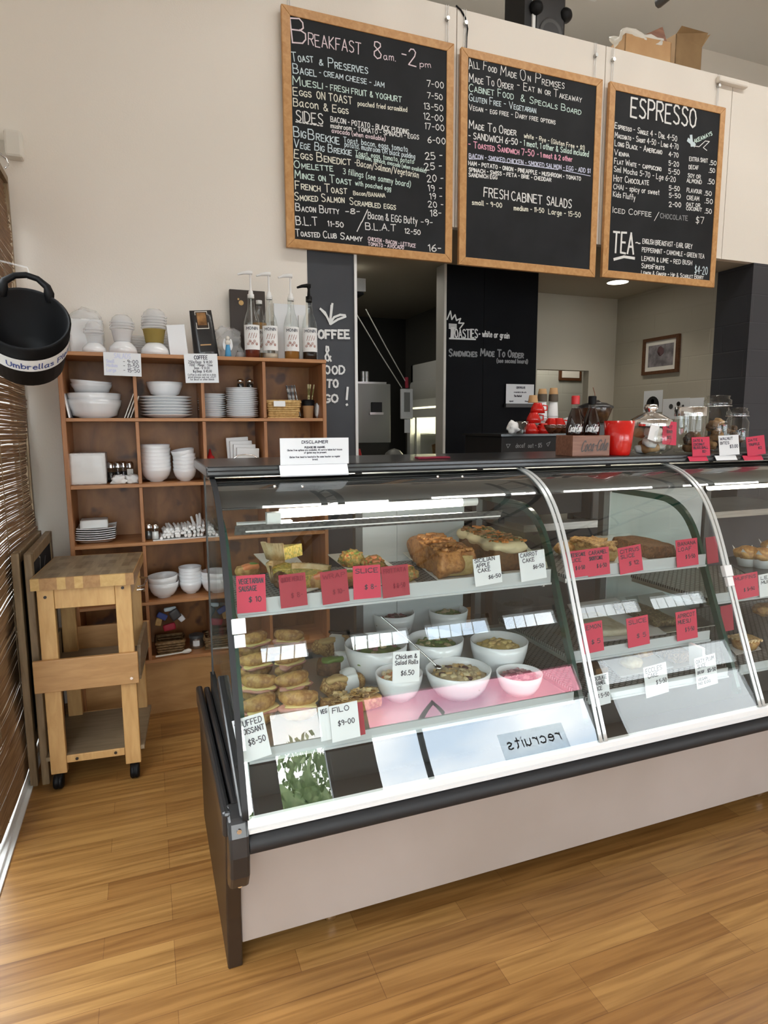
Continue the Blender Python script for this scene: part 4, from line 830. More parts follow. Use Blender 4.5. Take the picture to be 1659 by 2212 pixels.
def syrup(px, label, liquid, level, pumpmat, dark=False, pump=True, y=3.33, h=.305):
    x = PY(px, 740, y).x; t = thing('syrup_bottle', label, 'bottle', (x, y, z), group='syrup bottles on the bookshelf'); r = .0405
    b = MB(); b.lathe([(0, .001), (r-.003, .001), (r, .005), (r, h*.56), (r*.86, h*.66), (r*.5, h*.80), (r*.40, h*.90), (r*.38, h), (r*.42, h), (r*.42, h+.006)], 28, (x, y, z)); b.build('glass', 'clear_glass', t)
    b = MB(); b.lathe([(0, .004), (r-.004, .004), (r-.003, level), (0, level)], 24, (x, y, z)); b.build('syrup', liquid, t)
    rr = r+.0012; l = MB(); a0, a1 = R(195), R(325); l.lathe([(rr, h*.145), (rr, h*.545)], 16, (x, y, z), True, a0, a1); lb = l.build('label', 'paper', t)
    def f(u, v): a = R(262)+u/rr; return (x+(rr+.0008)*math.cos(a), y+(rr+.0008)*math.sin(a), z+v)
    k = MB(); text(k, 'MONIN', f, -.030, h*.465, .030, h*.465, .014, .0024); k.build('lettering', 'ink', lb)
    mat('label_art_'+liquid, (.30, .08, .05), .7, c2=(.75, .70, .66), scale=70)
    k = MB()
    for i in range(5): u = -.022+.011*i; v = h*.24+.012*((i*3) % 2); k.add([f(u+.008*math.cos(q*PI/4), v+.008*math.sin(q*PI/4)) for q in range(8)], [tuple(range(8))], False)
    for i in range(4): stroke(k, [(-.02+.012*i, h*.33), (-.012+.012*i, h*.41)], f, .004)
    k.build('artwork', 'label_art_'+liquid, lb)
    if pump:
        p = MB(); zt = z+h
        p.lathe([(.0165, -.004), (.0165, .014), (.012, .018), (.011, .030), (.005, .036), (.0045, .112), (.009, .116)], 16, (x, y, zt)) if not dark else p.lathe([(.0165, -.004), (.0165, .024), (.009, .026), (.006, .06), (.011, .078), (0, .082)], 16, (x, y, zt))
        ht = .118 if not dark else .075
        p.tube([(x+.010, y, zt+ht+.002), (x-.01, y, zt+ht+.003), (x-.036, y, zt+ht-.001), (x-.062, y, zt+ht-.010)], [.011, .010, .008, .005], 10); p.build('pump', pumpmat, t)
        if not dark: p = MB(); p.tube([(x, y, z+.012), (x, y, zt)], .004, 8); p.build('dip_tube', 'cloudy_plastic', t)
    else: p = MB(); p.lathe([(.0165, -.006), (.0165, .012), (0, .014)], 16, (x, y, z+h)); p.build('cap', 'rail_white', t)
mat('syrup_red', (.16, .02, .01), .15); mat('syrup_amber', (.45, .20, .04), .15); mat('syrup_black', (.012, .008, .007), .15); mat('syrup_clear', (.60, .52, .42), .15); mat('syrup_brown', (.35, .2, .08), .2)
syrup(545, 'red syrup bottle with white pump, leftmost of the pump bottles', 'syrup_red', .10, 'rail_white'); syrup(584, 'nearly empty clear syrup bottle with white pump, second from left', 'syrup_clear', .03, 'rail_white')
syrup(630, 'amber syrup bottle with white pump beside the black pump bottle', 'syrup_amber', .12, 'rail_white'); syrup(669, 'dark syrup bottle with black pump at the bookshelf end', 'syrup_black', .055, 'black_plastic', True)
syrup(562, 'syrup bottle with white cap and no pump, behind the others', 'syrup_brown', .2, 'rail_white', pump=False, y=3.46)
x0, x1, z0, z1 = rect(497, 628, 573, 760, 3.52)
b = MB(); b.box(x0, x1, 3.505, 3.53, z+.001, z1); solo('dark_box', b, 'brown_dark', 'dark brown box with gold dot behind the syrup bottles', 'box', bevel=.003); b = MB(); p = PY(521, 654, 3.503); b.x = Matrix.Translation((p.x, 3.5045, p.z)) @ Matrix.Rotation(R(90), 4, 'X'); b.cyl((0, 0, 0), .013, .001, 20); b.cyl((-.014, .018, 0), .005, .001, 14); solo('gold_sticker', b, 'wicker', 'gold dot sticker on the dark brown box', 'sticker')
x0, x1, z0, z1 = rect(592, 658, 660, 764, 3.50); b = MB(); b.box(x0, x1, 3.49, 3.50, z+.001, z1); solo('notice_card', b, 'card_white', 'white upright card behind the amber syrup bottle', 'card')
x0, x1, z0, z1 = rect(648, 680, 660, 765, 3.36); b = MB(); b.box(x0, x1, 3.38, 3.40, z+.001, z1); solo('slim_box', b, 'paper', 'slim white box between the amber and black pump bottles', 'box')
b = MB(); xx = PY(517, 745, 3.42).x; b.lathe([(0, 0), (.022, 0), (.022, .035), (.02, .04), (0, .04)], 18, (xx, 3.40, z)); solo('small_jar', b, 'cloudy_plastic', 'small cloudy jar left of the red syrup bottle', 'jar')
# price notices taped to the top edge
def notice(name, px0, py0, px1, py1, label, lines, y=3.232, tilt=0, m='card_white', head=None):
    x0, x1, z0, z1 = rect(px0, py0, px1, py1, y); xc, zc = (x0+x1)/2, (z0+z1)/2; w, h = x1-x0, z1-z0
    M = Matrix.Translation((xc, y, zc)) @ Matrix.Rotation(R(tilt), 4, 'Y'); b = MB(); b.x = M; b.box(-w/2, w/2, -.001, .001, -h/2, h/2); o = solo(name, b, m, label, 'sign')
    f = lambda u, v: M @ Vector((u*w, -.0016, v*h))
    for (s, u0, v0, u1, hh, wd, ink, caps) in lines:
        k = MB(); text(k, s, lambda u, v: M @ Vector((u, -.0016, v)), u0*w, v0*h, u1*w, v0*h, hh*h, wd, caps, jit=.06); k.build('lettering', ink, o)
    return o
notice('price_sign', 224, 762, 305, 812, 'small white SALADS price sign on the bookshelf edge', [('SALADS', -.22, .26, .22, .2, .003, 'chalk_violet', 0), ('Small', -.43, .05, -.22, .13, .003, 'chalk_violet', 0), ('Medium', -.43, -.13, -.14, .13, .003, 'chalk_violet', 0), ('Large', -.43, -.33, -.18, .13, .003, 'chalk_violet', 0), ('- 9-00', .02, .05, .42, .15, .0022, 'ink', 0), ('- 11-50', .02, -.13, .44, .15, .0022, 'ink', 0), ('- 15-50', .02, -.33, .46, .15, .0022, 'ink', 0)], tilt=1)
notice('price_sign', 399, 764, 471, 827, 'white printed COFFEE price sign on the bookshelf edge', [('COFFEE', -.2, .31, .2, .12, .003, 'ink', 0), ('250g Bags  $ 14.00', -.38, .17, .33, .09, .0018, 'ink', 0), ('Filter - Plunger - Stove', -.34, .07, .34, .08, .0015, 'ink', 0), ('Bean - $ 50.00', -.22, -.03, .24, .08, .0015, 'ink', 0), ('1kg Bags  $ 45.00', -.26, -.14, .30, .08, .0018, 'ink', 0), ('Coffee is also sold as a plain', -.42, -.25, .42, .06, .0013, 'ink', 0), ('grind please see our staff', -.42, -.33, .42, .06, .0013, 'ink', 0), ('for decaf or other blends', -.36, -.41, .36, .06, .0013, 'ink', 0)], tilt=-1.5)
# ------------------------------------------------------------------ refrigerated display case
GP = [(1.45, .492), (1.50, .61), (1.56, .76), (1.61, .89), (1.655, 1.01), (1.695, 1.10), (1.74, 1.175), (1.795, 1.232), (1.865, 1.272), (1.95, 1.297)]
DP = [(1.545, .50), (1.59, .61), (1.655, .76), (1.71, .89), (1.76, 1.01), (1.795, 1.075), (1.84, 1.125), (1.90, 1.158), (1.98, 1.172), (2.24, 1.175)]
def dens(p, k=3):      # Catmull-Rom densify
    P = [Vector(q) for q in p]; o = []
    for i in range(len(P)-1):
        a, b_, c, d = P[max(i-1, 0)], P[i], P[i+1], P[min(i+2, len(P)-1)]
        for j in range(k):
            t = j/k; o.append(tuple(.5*((2*b_)+(c-a)*t+(2*a-5*b_+4*c-d)*t*t+(3*b_-a-3*c+d)*t**3)))
    return o+[tuple(P[-1])]
GPd, DPd = dens(GP), dens(DP)
XA, XB, XC, XD = .188, 1.257, 1.922, 3.0
mat('panel_dark', (.030, .018, .011), .38, spec=.4); mat('deck_black', (.012, .012, .012), .55); mat('door_grey', (.34, .36, .37), .3, c2=(.42, .44, .45), scale=2, stretch=(1, 1, 6)); mat('reflector', (.85, .85, .82), .4)
CASE = thing('display_case', 'long curved-glass refrigerated display case filled with food', 'display case', (1.6, 1.85, 0))
def cpart(name, mb, m, bevel=0, parent=None): return mb.build(name, m, parent or CASE, bevel)
b = MB(); b.prism([(1.562, 0), (1.548, .16), (1.515, .34), (1.49, .44), (2.29, .44), (2.29, .0)], 'x', .137, .176); cpart('end_panel', b, 'panel_dark', .004)
b = MB(); b.prism([(1.552, .30), (1.505, .285), (1.47, .305), (1.442, .35), (1.432, .41), (1.436, .46), (1.452, .497), (1.50, .515), (1.56, .48)], 'x', .140, .190); k = cpart('corner_guard', b, 'black_satin', .008)
for z in (.475, .31): b = MB(); b.x = Matrix.Translation((.166, 1.443 if z > .4 else 1.472, z)) @ Matrix.Rotation(R(90), 4, 'X'); b.cyl((0, 0, 0), .006, .004, 12); b.build('screw', 'chrome', k)
b = MB(); b.box(.129, .152, 1.47, 2.29, .445, .512); b.box(.156, .178, 1.47, 2.29, .445, .505); cpart('side_rail', b, 'black_satin', .008)
b = MB(); b.prism([(1.455, .50), (1.48, .485), (1.90, .655), (1.90, .695)], 'x', .170, .193); cpart('side_brace', b, 'black_satin', .006)
b = MB(); b.tube([(.19, 1.462, .425), (XD, 1.462, .425)], .0265, 16); b.box(.19, XD, 1.462, 1.50, .405, .452); cpart('bumper_rail', b, 'black_matt')
b = MB(); b.sheet([(1.50, .450), (1.452, .453), (1.450, .464), (1.456, .467), (1.456, .470), (1.446, .473), (1.446, .489), (1.452, .494), (1.462, .494), (1.463, .465)], .19, XD, 'x', smooth=False); b.box(.188, .19, 1.446, 1.5, .45, .495); cpart('sill_rail', b, 'rail_white')
b = MB(); b.box(.178, XD, 1.57, 1.585, .062, .44); cpart('front_panel', b, 'laminate_beige', .002)
b = MB(); b.box(.18, XD, 1.588, 2.27, .08, .565); cpart('base', b, 'deck_black')
b = MB(); b.box(.195, XD, 1.50, 1.588, .43, .47); b.box(.195, XD, 1.575, 1.59, .47, .56); cpart('front_well', b, 'deck_black')
for x in (.44, 2.17):
    b = MB(); b.x = Matrix.Translation((x, 1.635, .029)) @ Matrix.Rotation(R(90), 4, 'Y'); b.lathe([(0, -.014), (.024, -.014), (.028, -.008), (.028, .008), (.024, .014), (0, .014)], 20); b.x = None; b.box(x-.02, x+.02, 1.615, 1.66, .05, .082); cpart('caster', b, 'chrome')
# shelves with price rails
def shelf(x0, x1, y0, y1, z, lip=.045, m='perforated_mat'):
    b = MB(); b.box(x0, x1, y0+.004, y1, z-.012, z); s = cpart('shelf', b, m)
    b = MB(); b.box(x0, x1, y0-.004, y0, z-.012, z+lip-.012); b.box(x0, x1, y0-.010, y0+.004, z-.016, z-.010); b.build('price_rail', 'price_rail', s)
    for xx in (x0+.006, x1-.012): b = MB(); b.box(xx, xx+.006, y0+.02, y1, z-.03, z-.012); b.build('bracket', 'alu', s)
S1, SDECK, SM = .948, .590, .682
shelf(.213, 1.222, 1.695, 2.13, S1); shelf(1.292, 1.892, 1.695, 2.13, S1+.004, .04); shelf(1.292, 1.892, 1.655, 2.13, SM, .035); shelf(1.955, 2.95, 1.70, 2.13, .80, .035)
shelf(.213, 1.235, 1.572, 2.2, SDECK, .03, 'alu'); shelf(1.292, 1.895, 1.572, 2.2, .575, .03); shelf(1.955, 2.95, 1.572, 2.2, .575, .03)
# glass
for (a, c) in ((XA, XB-.006), (XB+.006, XC-.006), (XC+.006, XD)):
    b = MB(); b.sheet(GPd, a, c, 'x'); cpart('front_glass', b, 'case_glass')
def cap_face(prof, x):  # side pane filled under the profile
    b = MB(); pts = prof+[(2.27, prof[-1][1]), (2.27, .50), (prof[0][0], .50)]; b.add([(x, p[0], p[1]) for p in pts], [tuple(range(len(pts)))], False); return b
cpart('end_glass', cap_face(GPd, XA), 'divider_glass')
for x in (.204, 1.272, 1.936):
    g = cpart('divider_glass', cap_face(DPd, x), 'divider_glass')
    b = MB(); b.sheet(DPd, x-.008, x+.008, 'x', .024); b.build('polished_edge', 'green_edge', g)
for x in (XB, XC):
    for s in (-1, 1):
        b = MB(); b.sheet([(p[0]-.004, p[1]+.003) for p in GPd], x+s*.009-.006, x+s*.009+.006, 'x', .004); cpart('glass_edge_trim', b, 'edge_trim')
b = MB(); b.sheet([(p[0]-.003, p[1]+.003) for p in GPd], XA-.012, XA+.003, 'x', .007); cpart('glass_edge_trim', b, 'black_matt')
for (x, i) in ((.205, 10), (1.918, 10)):
    y_, z_ = GPd[i]; b = MB(); b.x = Matrix.Translation((x, y_-.008, z_)) @ Matrix.Rotation(R(-20), 4, 'X'); b.box(-.018, .018, -.006, .012, -.02, .02); b.box(-.014, .014, -.004, .010, -.055, -.022); cpart('glass_clamp', b, 'rail_white', .002)
# canopy: black band behind the top of the glass, counter slab, lamp and reflector tray
b = MB(); q = [(p[0]+.006, p[1]-.006) for p in dens(GP, 12) if p[1] > 1.222]; b.sheet(q, XA+.004, XD, 'x', .004); cpart('canopy', b, 'black_satin')
b = MB(); b.box(.166, XD, 1.925, 2.42, 1.298, 1.330); b.box(.166, XD, 1.915, 1.94, 1.302, 1.318); cpart('counter_top', b, 'black_satin', .004)
for px in (593, 653, 945, 998): p = PY(px, 1051 if px < 700 else 1030, 1.80); b = MB(); b.blob((p.x, p.y-.002, p.z), (.005, .004, .005), 1, 0, sub=2); cpart('rivet', b, 'chrome')
emit('tube_light', (1, .93, .80), 26); emit('tube_light_short', (1, .88, .70), 16)
b = MB(); b.box(.255, 1.085, 1.785, 1.855, 1.150, 1.154); b.box(.24, .40, 1.83, 1.86, 1.155, 1.17); tr = cpart('lamp_tray', b, 'reflector')
b = MB(); b.prism([(1.772, 1.172), (1.777, 1.173), (1.800, 1.144), (1.795, 1.142)], 'x', .225, 1.085); b.build('lip', 'chrome', tr)
b = MB(); b.tube([(.36, 1.815, 1.195), (.955, 1.815, 1.201)], .0135, 14); lp = cpart('lamp_tube', b, 'tube_light'); b = MB(); b.tube([(.955, 1.815, 1.201), (1.01, 1.815, 1.2015)], .0142, 14); b.box(.32, .36, 1.80, 1.83, 1.165, 1.2); b.build('lamp_holder', 'reflector', lp)
b = MB(); b.tube([(2.05, 1.84, 1.205), (2.75, 1.84, 1.205)], .012, 12); cpart('lamp_tube', b, 'tube_light_short')
b = MB(); b.tube([(1.34, 1.95, 1.250), (1.86, 1.95, 1.250)], .012, 12); cpart('lamp_tube', b, 'tube_light_short')  # unseen tube added behind the canopy to brighten the second module
# rear frame and sliding doors
for x in (.20, .745, 1.262, 1.90, 2.5): b = MB(); b.box(x-.014, x+.014, 2.24, 2.275, .50, 1.297); cpart('rear_post', b, 'dark_grey')
b = MB(); b.box(.19, XD, 2.24, 2.275, .565, .60); b.box(.19, XD, 2.24, 2.275, 1.27, 1.298); cpart('rear_frame', b, 'alu')
b = MB(); b.box(.762, 1.20, 2.255, 2.265, .60, 1.27); b.box(.905, .908, 2.25, 2.255, .60, 1.27); cpart('sliding_door', b, 'door_grey')
b = MB(); b.box(1.93, 2.48, 2.255, 2.265, .60, 1.27); cpart('sliding_door', b, 'door_grey')

# ------------------------------------------------------------------ price cards
def pcard(px0, py0, px1, py1, y, m, label, words, tilt=0, group=None, lean=7):
    x0, x1, z0, z1 = rect(px0, py0, px1, py1, y); w, h = x1-x0, z1-z0
    M = Matrix.Translation(((x0+x1)/2, y, (z0+z1)/2)) @ Matrix.Rotation(R(tilt), 4, 'Y') @ Matrix.Rotation(R(-lean), 4, 'X')
    b = MB(); b.x = M; b.box(-w/2, w/2, -.0008, .0008, -h/2, h/2); o = solo('price_card', b, m, label, 'price card', group); k = MB()
    for (s, u0, v0, u1, hh) in words: text(k, s, lambda u, v: M @ Vector((u, -.0014, v)), u0*w, v0*h, u1*w, v0*h, hh*h, .0022, 0, jit=.1)
    if words: k.build('lettering', 'ink' if m != 'card_red' else 'ink_red', o)
    return o
def two(a, bb, price): return [(a, -.42, .28, .42, .13)]+([(bb, -.42, .08, .2, .13)] if bb else [])+[(price, -.1, -.22, .35, .14)]
yU = 1.686
pcard(511, 1243, 574, 1322, yU, 'card_red_bright', 'leftmost red price card on the upper shelf, by the end glass', two('VEGETARIAN', 'SAUSAGE', '$ 10'), 1)
pcard(604, 1240, 662, 1310, yU, 'card_red', 'red price card before the quiche, second from left', two('QUICHE MEDLEY', '', '$ 8-'), -2)
pcard(694, 1233, 752, 1302, yU, 'card_red', 'red price card before the filled wrap, third from left', two('WRAP', '', '$ 10-'), -3)
pcard(763, 1222, 822, 1292, yU, 'card_red_bright', 'red price card before the vegetable frittata plate', two('SLICE', '', '$ 8-'), 1)
pcard(825, 1222, 883, 1288, yU, 'card_red', 'red price card reading frittata, left of the apple cake', two('FRITTATA', '', '$ 8-50'), -2)
pcard(1024, 1204, 1082, 1262, yU-.002, 'card_white', 'white card reading Sicilian apple cake', [('SICILIAN', -.45, .36, .3, .13), ('APPLE', -.4, .17, .1, .13), ('CAKE', -.36, -.01, .1, .13), ('$6-50', .0, -.3, .46, .13)], -4)
pcard(1123, 1191, 1178, 1252, yU-.002, 'card_white', 'white card reading carrot cake', [('CARROT', -.45, .34, .22, .13), ('CAKE', -.38, .15, .08, .13), ('$6-50', .0, -.12, .42, .13)], -4)
pcard(1224, 1190, 1269, 1246, yU, 'card_red_bright', 'first red card on the upper shelf right of the glass joint', two('CHEESECAKE', 'SLICE', '$ 6-50'), -2)
pcard(1269, 1184, 1316, 1242, yU, 'card_red_bright', 'second red card right of the joint, before the crumble slice', two('CARAMEL', 'SHORTCAKE', '$ 6-50'), -2)
pcard(1337, 1180, 1386, 1236, yU, 'card_red_bright', 'red card reading citrus slice between crumble and brown loaf', two('CITRUS', 'SLICE', '$ 12'), -5)
pcard(1461, 1165, 1507, 1222, yU, 'card_red_bright', 'red card right of the brown loaf on the upper shelf', two('BANANA', 'LOAF', '$ 5-50'), -2)
yM = 1.645
pcard(1258, 1345, 1302, 1408, yM, 'card_red_bright', 'left red card on the middle shelf under the lemon slice', two('LEMON', '', '$ 5'), -3)
pcard(1355, 1333, 1401, 1394, yM, 'card_red_bright', 'middle red card on the middle shelf beside the lemon slice', two('SLICE', '', '$ 5'), -3)
pcard(1461, 1320, 1505, 1380, yM, 'card_red_bright', 'right red card on the middle shelf before the seed slice', two('APRICOT', 'MUESLI', '$ 5-50'), -2)
yL = 1.560
pcard(1277, 1458, 1316, 1522, yL, 'card_white', 'white card reading chocolate caramel slice', [('CHOCOLATE', -.45, .33, .4, .12), ('CARAMEL', -.42, .17, .3, .12), ('SLICE', -.4, .0, .1, .12), ('$ 5-50', -.2, -.25, .45, .13)], -4)
pcard(1393, 1437, 1441, 1500, yL, 'card_white', 'white card reading Eccles cake', [('ECCLES', -.42, .3, .3, .14), ('CAKE', -.35, .12, .1, .14), ('$ 5-50', -.02, -.15, .45, .14)], -5)
pcard(1503, 1418, 1547, 1481, yL, 'card_white', 'white card reading oaty plum slice', [('OATY PLUM', -.44, .32, .42, .12), ('SLICE', -.4, .16, .0, .12), ('$5-50', .05, -.06, .46, .12), ('DF/GF', -.42, -.02, -.1, .08), ('VEGAN', -.42, -.25, .0, .08), ('NO EGG', -.42, -.38, .15, .08)], -5)
pcard(1584, 1240, 1637, 1291, 1.69, 'card_red_bright', 'red card beyond the second glass joint, under the muffins', two('MUFFINS', '', '$ 5-50'), -3)
pcard(1640, 1238, 1692, 1285, 1.69, 'card_white', 'white card at the right edge beneath the muffins', two('LEMON', 'MUFFIN', '$ 5-50'), -3)
pcard(1526, 1160, 1550, 1216, 1.76, 'card_red', 'narrow red card seen through the divider by the upper joint', [], -3)
pcard(1558, 1308, 1583, 1362, 1.74, 'card_red', 'narrow red card seen through the divider beside the pies', [], -3)
pcard(510, 1548, 578, 1640, 1.545, 'card_white', 'white card reading stuffed croissant at the lower left', [('STUFFED', -.45, .30, .42, .13), ('CROISSANT', -.45, .12, .45, .12), ('$8-50', -.15, -.15, .42, .14)], -9)
pcard(714, 1521, 775, 1596, 1.545, 'card_white', 'white card reading filo', [('FILO', -.4, .3, .2, .14), ('$9-00', -.25, -.08, .35, .14)], -3)
pcard(690, 1527, 713, 1598, 1.552, 'card_white', 'narrow white card tucked behind the filo card', [('VEG', -.3, .3, .3, .12)], -3)
pcard(772, 1518, 786, 1586, 1.556, 'card_red', 'sliver of red card right of the filo card', [], -3)
pcard(848, 1408, 906, 1472, 1.625, 'card_white', 'white card reading chicken and salad rolls', [('Chicken &', -.4, .27, .4, .13), ('Salad Rolls', -.42, .08, .44, .13), ('$6.50', -.2, -.27, .3, .15)], 4)
b = MB(); x0, x1, z0, z1 = rect(1607, 1620, 1380, 1432, 1.6); b.x = Matrix.Translation(((x0+x1)/2, 1.60, .64)) @ Matrix.Rotation(R(-6), 4, 'Y') ; b.box(-.006, .006, -.03, .03, -.04, .04); solo('price_card', b, 'card_white', 'white card seen edge on beside the second glass joint', 'price card')

# ------------------------------------------------------------------ food on the upper shelf
food('crust', [(.62, .38, .16), (.76, .54, .28), (.85, .67, .42)], 40, .6, .3); food('egg_filling', [(.70, .48, .10), (.78, .58, .16), (.28, .29, .06), (.74, .52, .12), (.80, .62, .22), (.36, .34, .08)], 150, .45, .7, cells=True)
food('apple_crust', [(.20, .065, .015), (.42, .17, .045), (.55, .26, .08), (.30, .11, .03)], 55, .5, .8); food('cake_crumb', [(.55, .38, .13), (.62, .46, .20), (.48, .33, .10)], 60, .8, .5)
food('carrot_crumb', [(.11, .05, .02), (.18, .09, .035), (.22, .10, .03)], 80, .8, .5); mat('icing', (.78, .66, .40), .5, bump=.4, scale=25); mat('carrot', (.62, .22, .04), .5); mat('pumpkin_seed', (.13, .12, .03), .5); mat('walnut', (.25, .12, .04), .6)
food('brown_bread', [(.09, .04, .02), (.16, .08, .035), (.22, .11, .05)], 60, .6, .7); food('veg_mix', [(.55, .12, .03), (.45, .30, .06), (.12, .16, .04), (.62, .42, .14), (.30, .10, .04)], 110, .4, .8, cells=True)
mat('salmon', (.72, .20, .07), .35, c2=(.85, .36, .16), scale=30); mat('ham', (.62, .26, .20), .45, c2=(.72, .38, .30), scale=25); mat('cheese', (.80, .62, .26), .4); mat('lettuce', (.16, .26, .05), .5)
food('pastry', [(.42, .21, .06), (.55, .32, .11), (.32, .14, .04), (.62, .40, .17)], 32, .45, .7); food('pastry_pale', [(.70, .55, .32), (.78, .66, .45), (.62, .44, .22)], 24, .55, .5); food('filo_top', [(.55, .33, .10), (.70, .48, .20), (.20, .09, .03), (.78, .60, .30)], 60, .5, 1.0, cells=True)
food('crumble_top', [(.42, .22, .07), (.60, .38, .14), (.28, .12, .035), (.66, .46, .2)], 70, .6, .9); food('loaf_crumb', [(.13, .055, .02), (.20, .095, .035), (.09, .04, .015), (.26, .13, .05)], 65, .6, .8); food('seed_top', [(.10, .06, .025), (.22, .16, .07), (.06, .05, .02), (.35, .27, .14)], 160, .5, .9, cells=True)
food('pale_slice', [(.62, .55, .38), (.70, .64, .48), (.55, .46, .28)], 30, .5, .4); food('oat_top', [(.20, .10, .035), (.32, .17, .06), (.13, .06, .02), (.40, .24, .10)], 85, .6, .9)
def board(name, pts, z, m, label, cat, th=.005, group=None):
    P = [PZ(px, py, z+th) for px, py in pts]; b = MB(); b.prism([(p.x, p.y) for p in P], 'z', z+.0006, z+th); return solo(name, b, m, label, cat, group, bevel=.0015)
zs = S1
board('serving_board', [(548, 1196), (630, 1190), (700, 1265), (640, 1287)], zs, 'off_white', 'pale board under the quiche slices', 'board')
board('serving_board', [(708, 1197), (805, 1190), (905, 1260), (790, 1262)], zs, 'off_white', 'cream board under the vegetable frittata', 'board')
board('serving_board', [(858, 1184), (1000, 1176), (1085, 1240), (948, 1254)], zs, 'off_white', 'cream board under the apple cake', 'board')
board('serving_board', [(1003, 1172), (1120, 1165), (1195, 1225), (1090, 1238)], zs, 'off_white', 'cream board under the carrot cake', 'board')
def loaf(px, py, z, w, l, h, rz, name, label, mats, seed, topamp=.18, group=None, cat='cake', n=14):
    """loaf whose front bottom centre sits at the given picture point"""
    p = PZ(px, py, z); t = thing(name, label, cat, (p.x, p.y, z), rz, group)
    b = MB(); b.rblock((0, l/2, h/2), (w/2, l/2, h/2), seed, topamp, n, .16, 22)
    for i, q in enumerate(b.v):
        if q.z < .003: q.z = .0012
    return t, b
t, b = loaf(988, 1247, zs+.005, .132, .32, .086, R(-5), 'apple_cake', 'golden brown apple loaf cake with cut pale end', 0, 3, .22); b.build('loaf', 'apple_crust', t, world=False)
b = MB(); b.rblock((0, .004, .038), (.058, .006, .033), 5, .05, 8, .2); b.build('cut_face', 'cake_crumb', t, world=False)
b = MB(); rnd = random.Random(5)
for i in range(70): x, y = rnd.uniform(-.054, .054), rnd.uniform(.01, .31); b.x = Matrix.Translation((x, y, .090+rnd.uniform(-.006, .004))) @ Matrix.Rotation(rnd.uniform(0, 6), 4, 'Z') @ Matrix.Rotation(rnd.uniform(-.5, .5), 4, 'X'); b.rblock((0, 0, 0), (.014, .008, .005), i, .3, 4, .4)
b.build('apple_pieces', 'apple_crust', t, world=False)
t, b = loaf(1106, 1234, zs+.005, .128, .33, .074, R(-5), 'carrot_cake', 'dark carrot loaf cake under seeded white icing', 0, 8, .05); b.build('loaf', 'carrot_crumb', t, world=False)
b = MB(); b.rblock((0, .165, .082), (.068, .172, .020), 9, .18, 16, .5, 18); ic = b.build('icing', 'icing', t, world=False); rnd = random.Random(7)
for nm, m, cnt, sz in (('carrot_shreds', 'carrot', 60, (.010, .006, .003)), ('seeds', 'pumpkin_seed', 120, (.007, .004, .0025)), ('walnuts', 'walnut', 14, (.013, .009, .006))):
    b = MB()
    for i in range(cnt): x, y = rnd.uniform(-.054, .054), rnd.uniform(.0, .325); b.x = Matrix.Translation((x, y, .107-abs(x)*.14+rnd.uniform(-.002, .003))) @ Matrix.Rotation(rnd.uniform(0, 6), 4, 'Z') @ Matrix.Rotation(rnd.uniform(-.4, .4), 4, 'X'); b.rblock((0, 0, 0), sz, i, .2, 3, .5)
    b.build(nm, m, ic, world=False)
def quiche(p, rz, label, tiltx=0, up=0.0, s=1.0):
    t = thing('quiche_slice', label, 'quiche', (p.x, p.y, p.z+up), rz, 'quiche slices on the upper shelf'); t.rotation_euler = (tiltx, 0, rz)
    n = 10; Rr, h, a0, a1 = .118*s, .042*s, R(-32), R(32); b = MB(); out = [(Rr*math.cos(a0+(a1-a0)*i/n), Rr*math.sin(a0+(a1-a0)*i/n)) for i in range(n+1)]
    b.prism([(0, 0)]+out, 'z', 0.001, h); b.build('filling', 'egg_filling', t, world=False, bevel=.002)
    c = MB(); vs = []; fs = []; k = 24
    for i in range(k+1):
        a = a0+(a1-a0)*i/k; fl = .004*(1 if i % 2 else -1)
        for (r, z) in ((Rr+.001, 0), (Rr+.004+fl*.4, 0), (Rr+.016+fl, h+.016), (Rr+.002, h+.014)): vs.append((r*math.cos(a), r*math.sin(a), z))
    for i in range(k):
        for j in range(4): j2 = (j+1) % 4; fs.append((i*4+j, i*4+j2, (i+1)*4+j2, (i+1)*4+j))
    fs += [(0, 1, 2, 3), (k*4+3, k*4+2, k*4+1, k*4)]; c.add(vs, fs, True); c.build('crust', 'crust', t, world=False)
quiche(PZ(640, 1276, zs+.006), R(52), 'front quiche slice on the pale board, crust towards the right'); quiche(PZ(668, 1252, zs+.006), R(150), 'rear quiche slice with crust on its left'); quiche(PZ(655, 1236, zs+.006), R(196), 'quiche slice lying on top with fluted crust facing left', R(6), .058)
def lump(name, px, py, z, r, m, label, cat, seed=1, amp=.2, freq=2.0, group=None, extra=None, rz=0):
    p = PZ(px, py, z); t = MB(); t.blob((p.x, p.y, z+r[2]), r, seed, amp, freq, 4, flat=z+.0008); return solo(name, t, m, label, cat, group)
lump('brown_roll', 607, 1268, zs, (.026, .045, .024), 'brown_bread', 'dark brown seeded roll between the first two red cards', 'bread', 4)
def wrap(px, py, z, rz, label, l=.10, r=.022):
    p = PZ(px, py, z); t = thing('filled_roll', label, 'roll', (p.x, p.y, z), rz, 'filled rolls on the upper shelf'); b = MB(); b.rblock((0, 0, r), (l/2, r*1.2, r), int(px), .12, 8, .5, 20); b.build('bread', 'pastry', t, world=False)
    b = MB(); b.rblock((l*.05, -.008, r*1.7), (l*.36, r*.9, r*.55), 3, .35, 8, .5, 30); b.build('salmon', 'salmon', t, world=False); b = MB(); b.rblock((l*.25, -.004, r*1.9), (l*.16, r*.8, r*.4), 4, .5, 6, .5, 40); b.build('salad', 'lettuce', t, world=False)
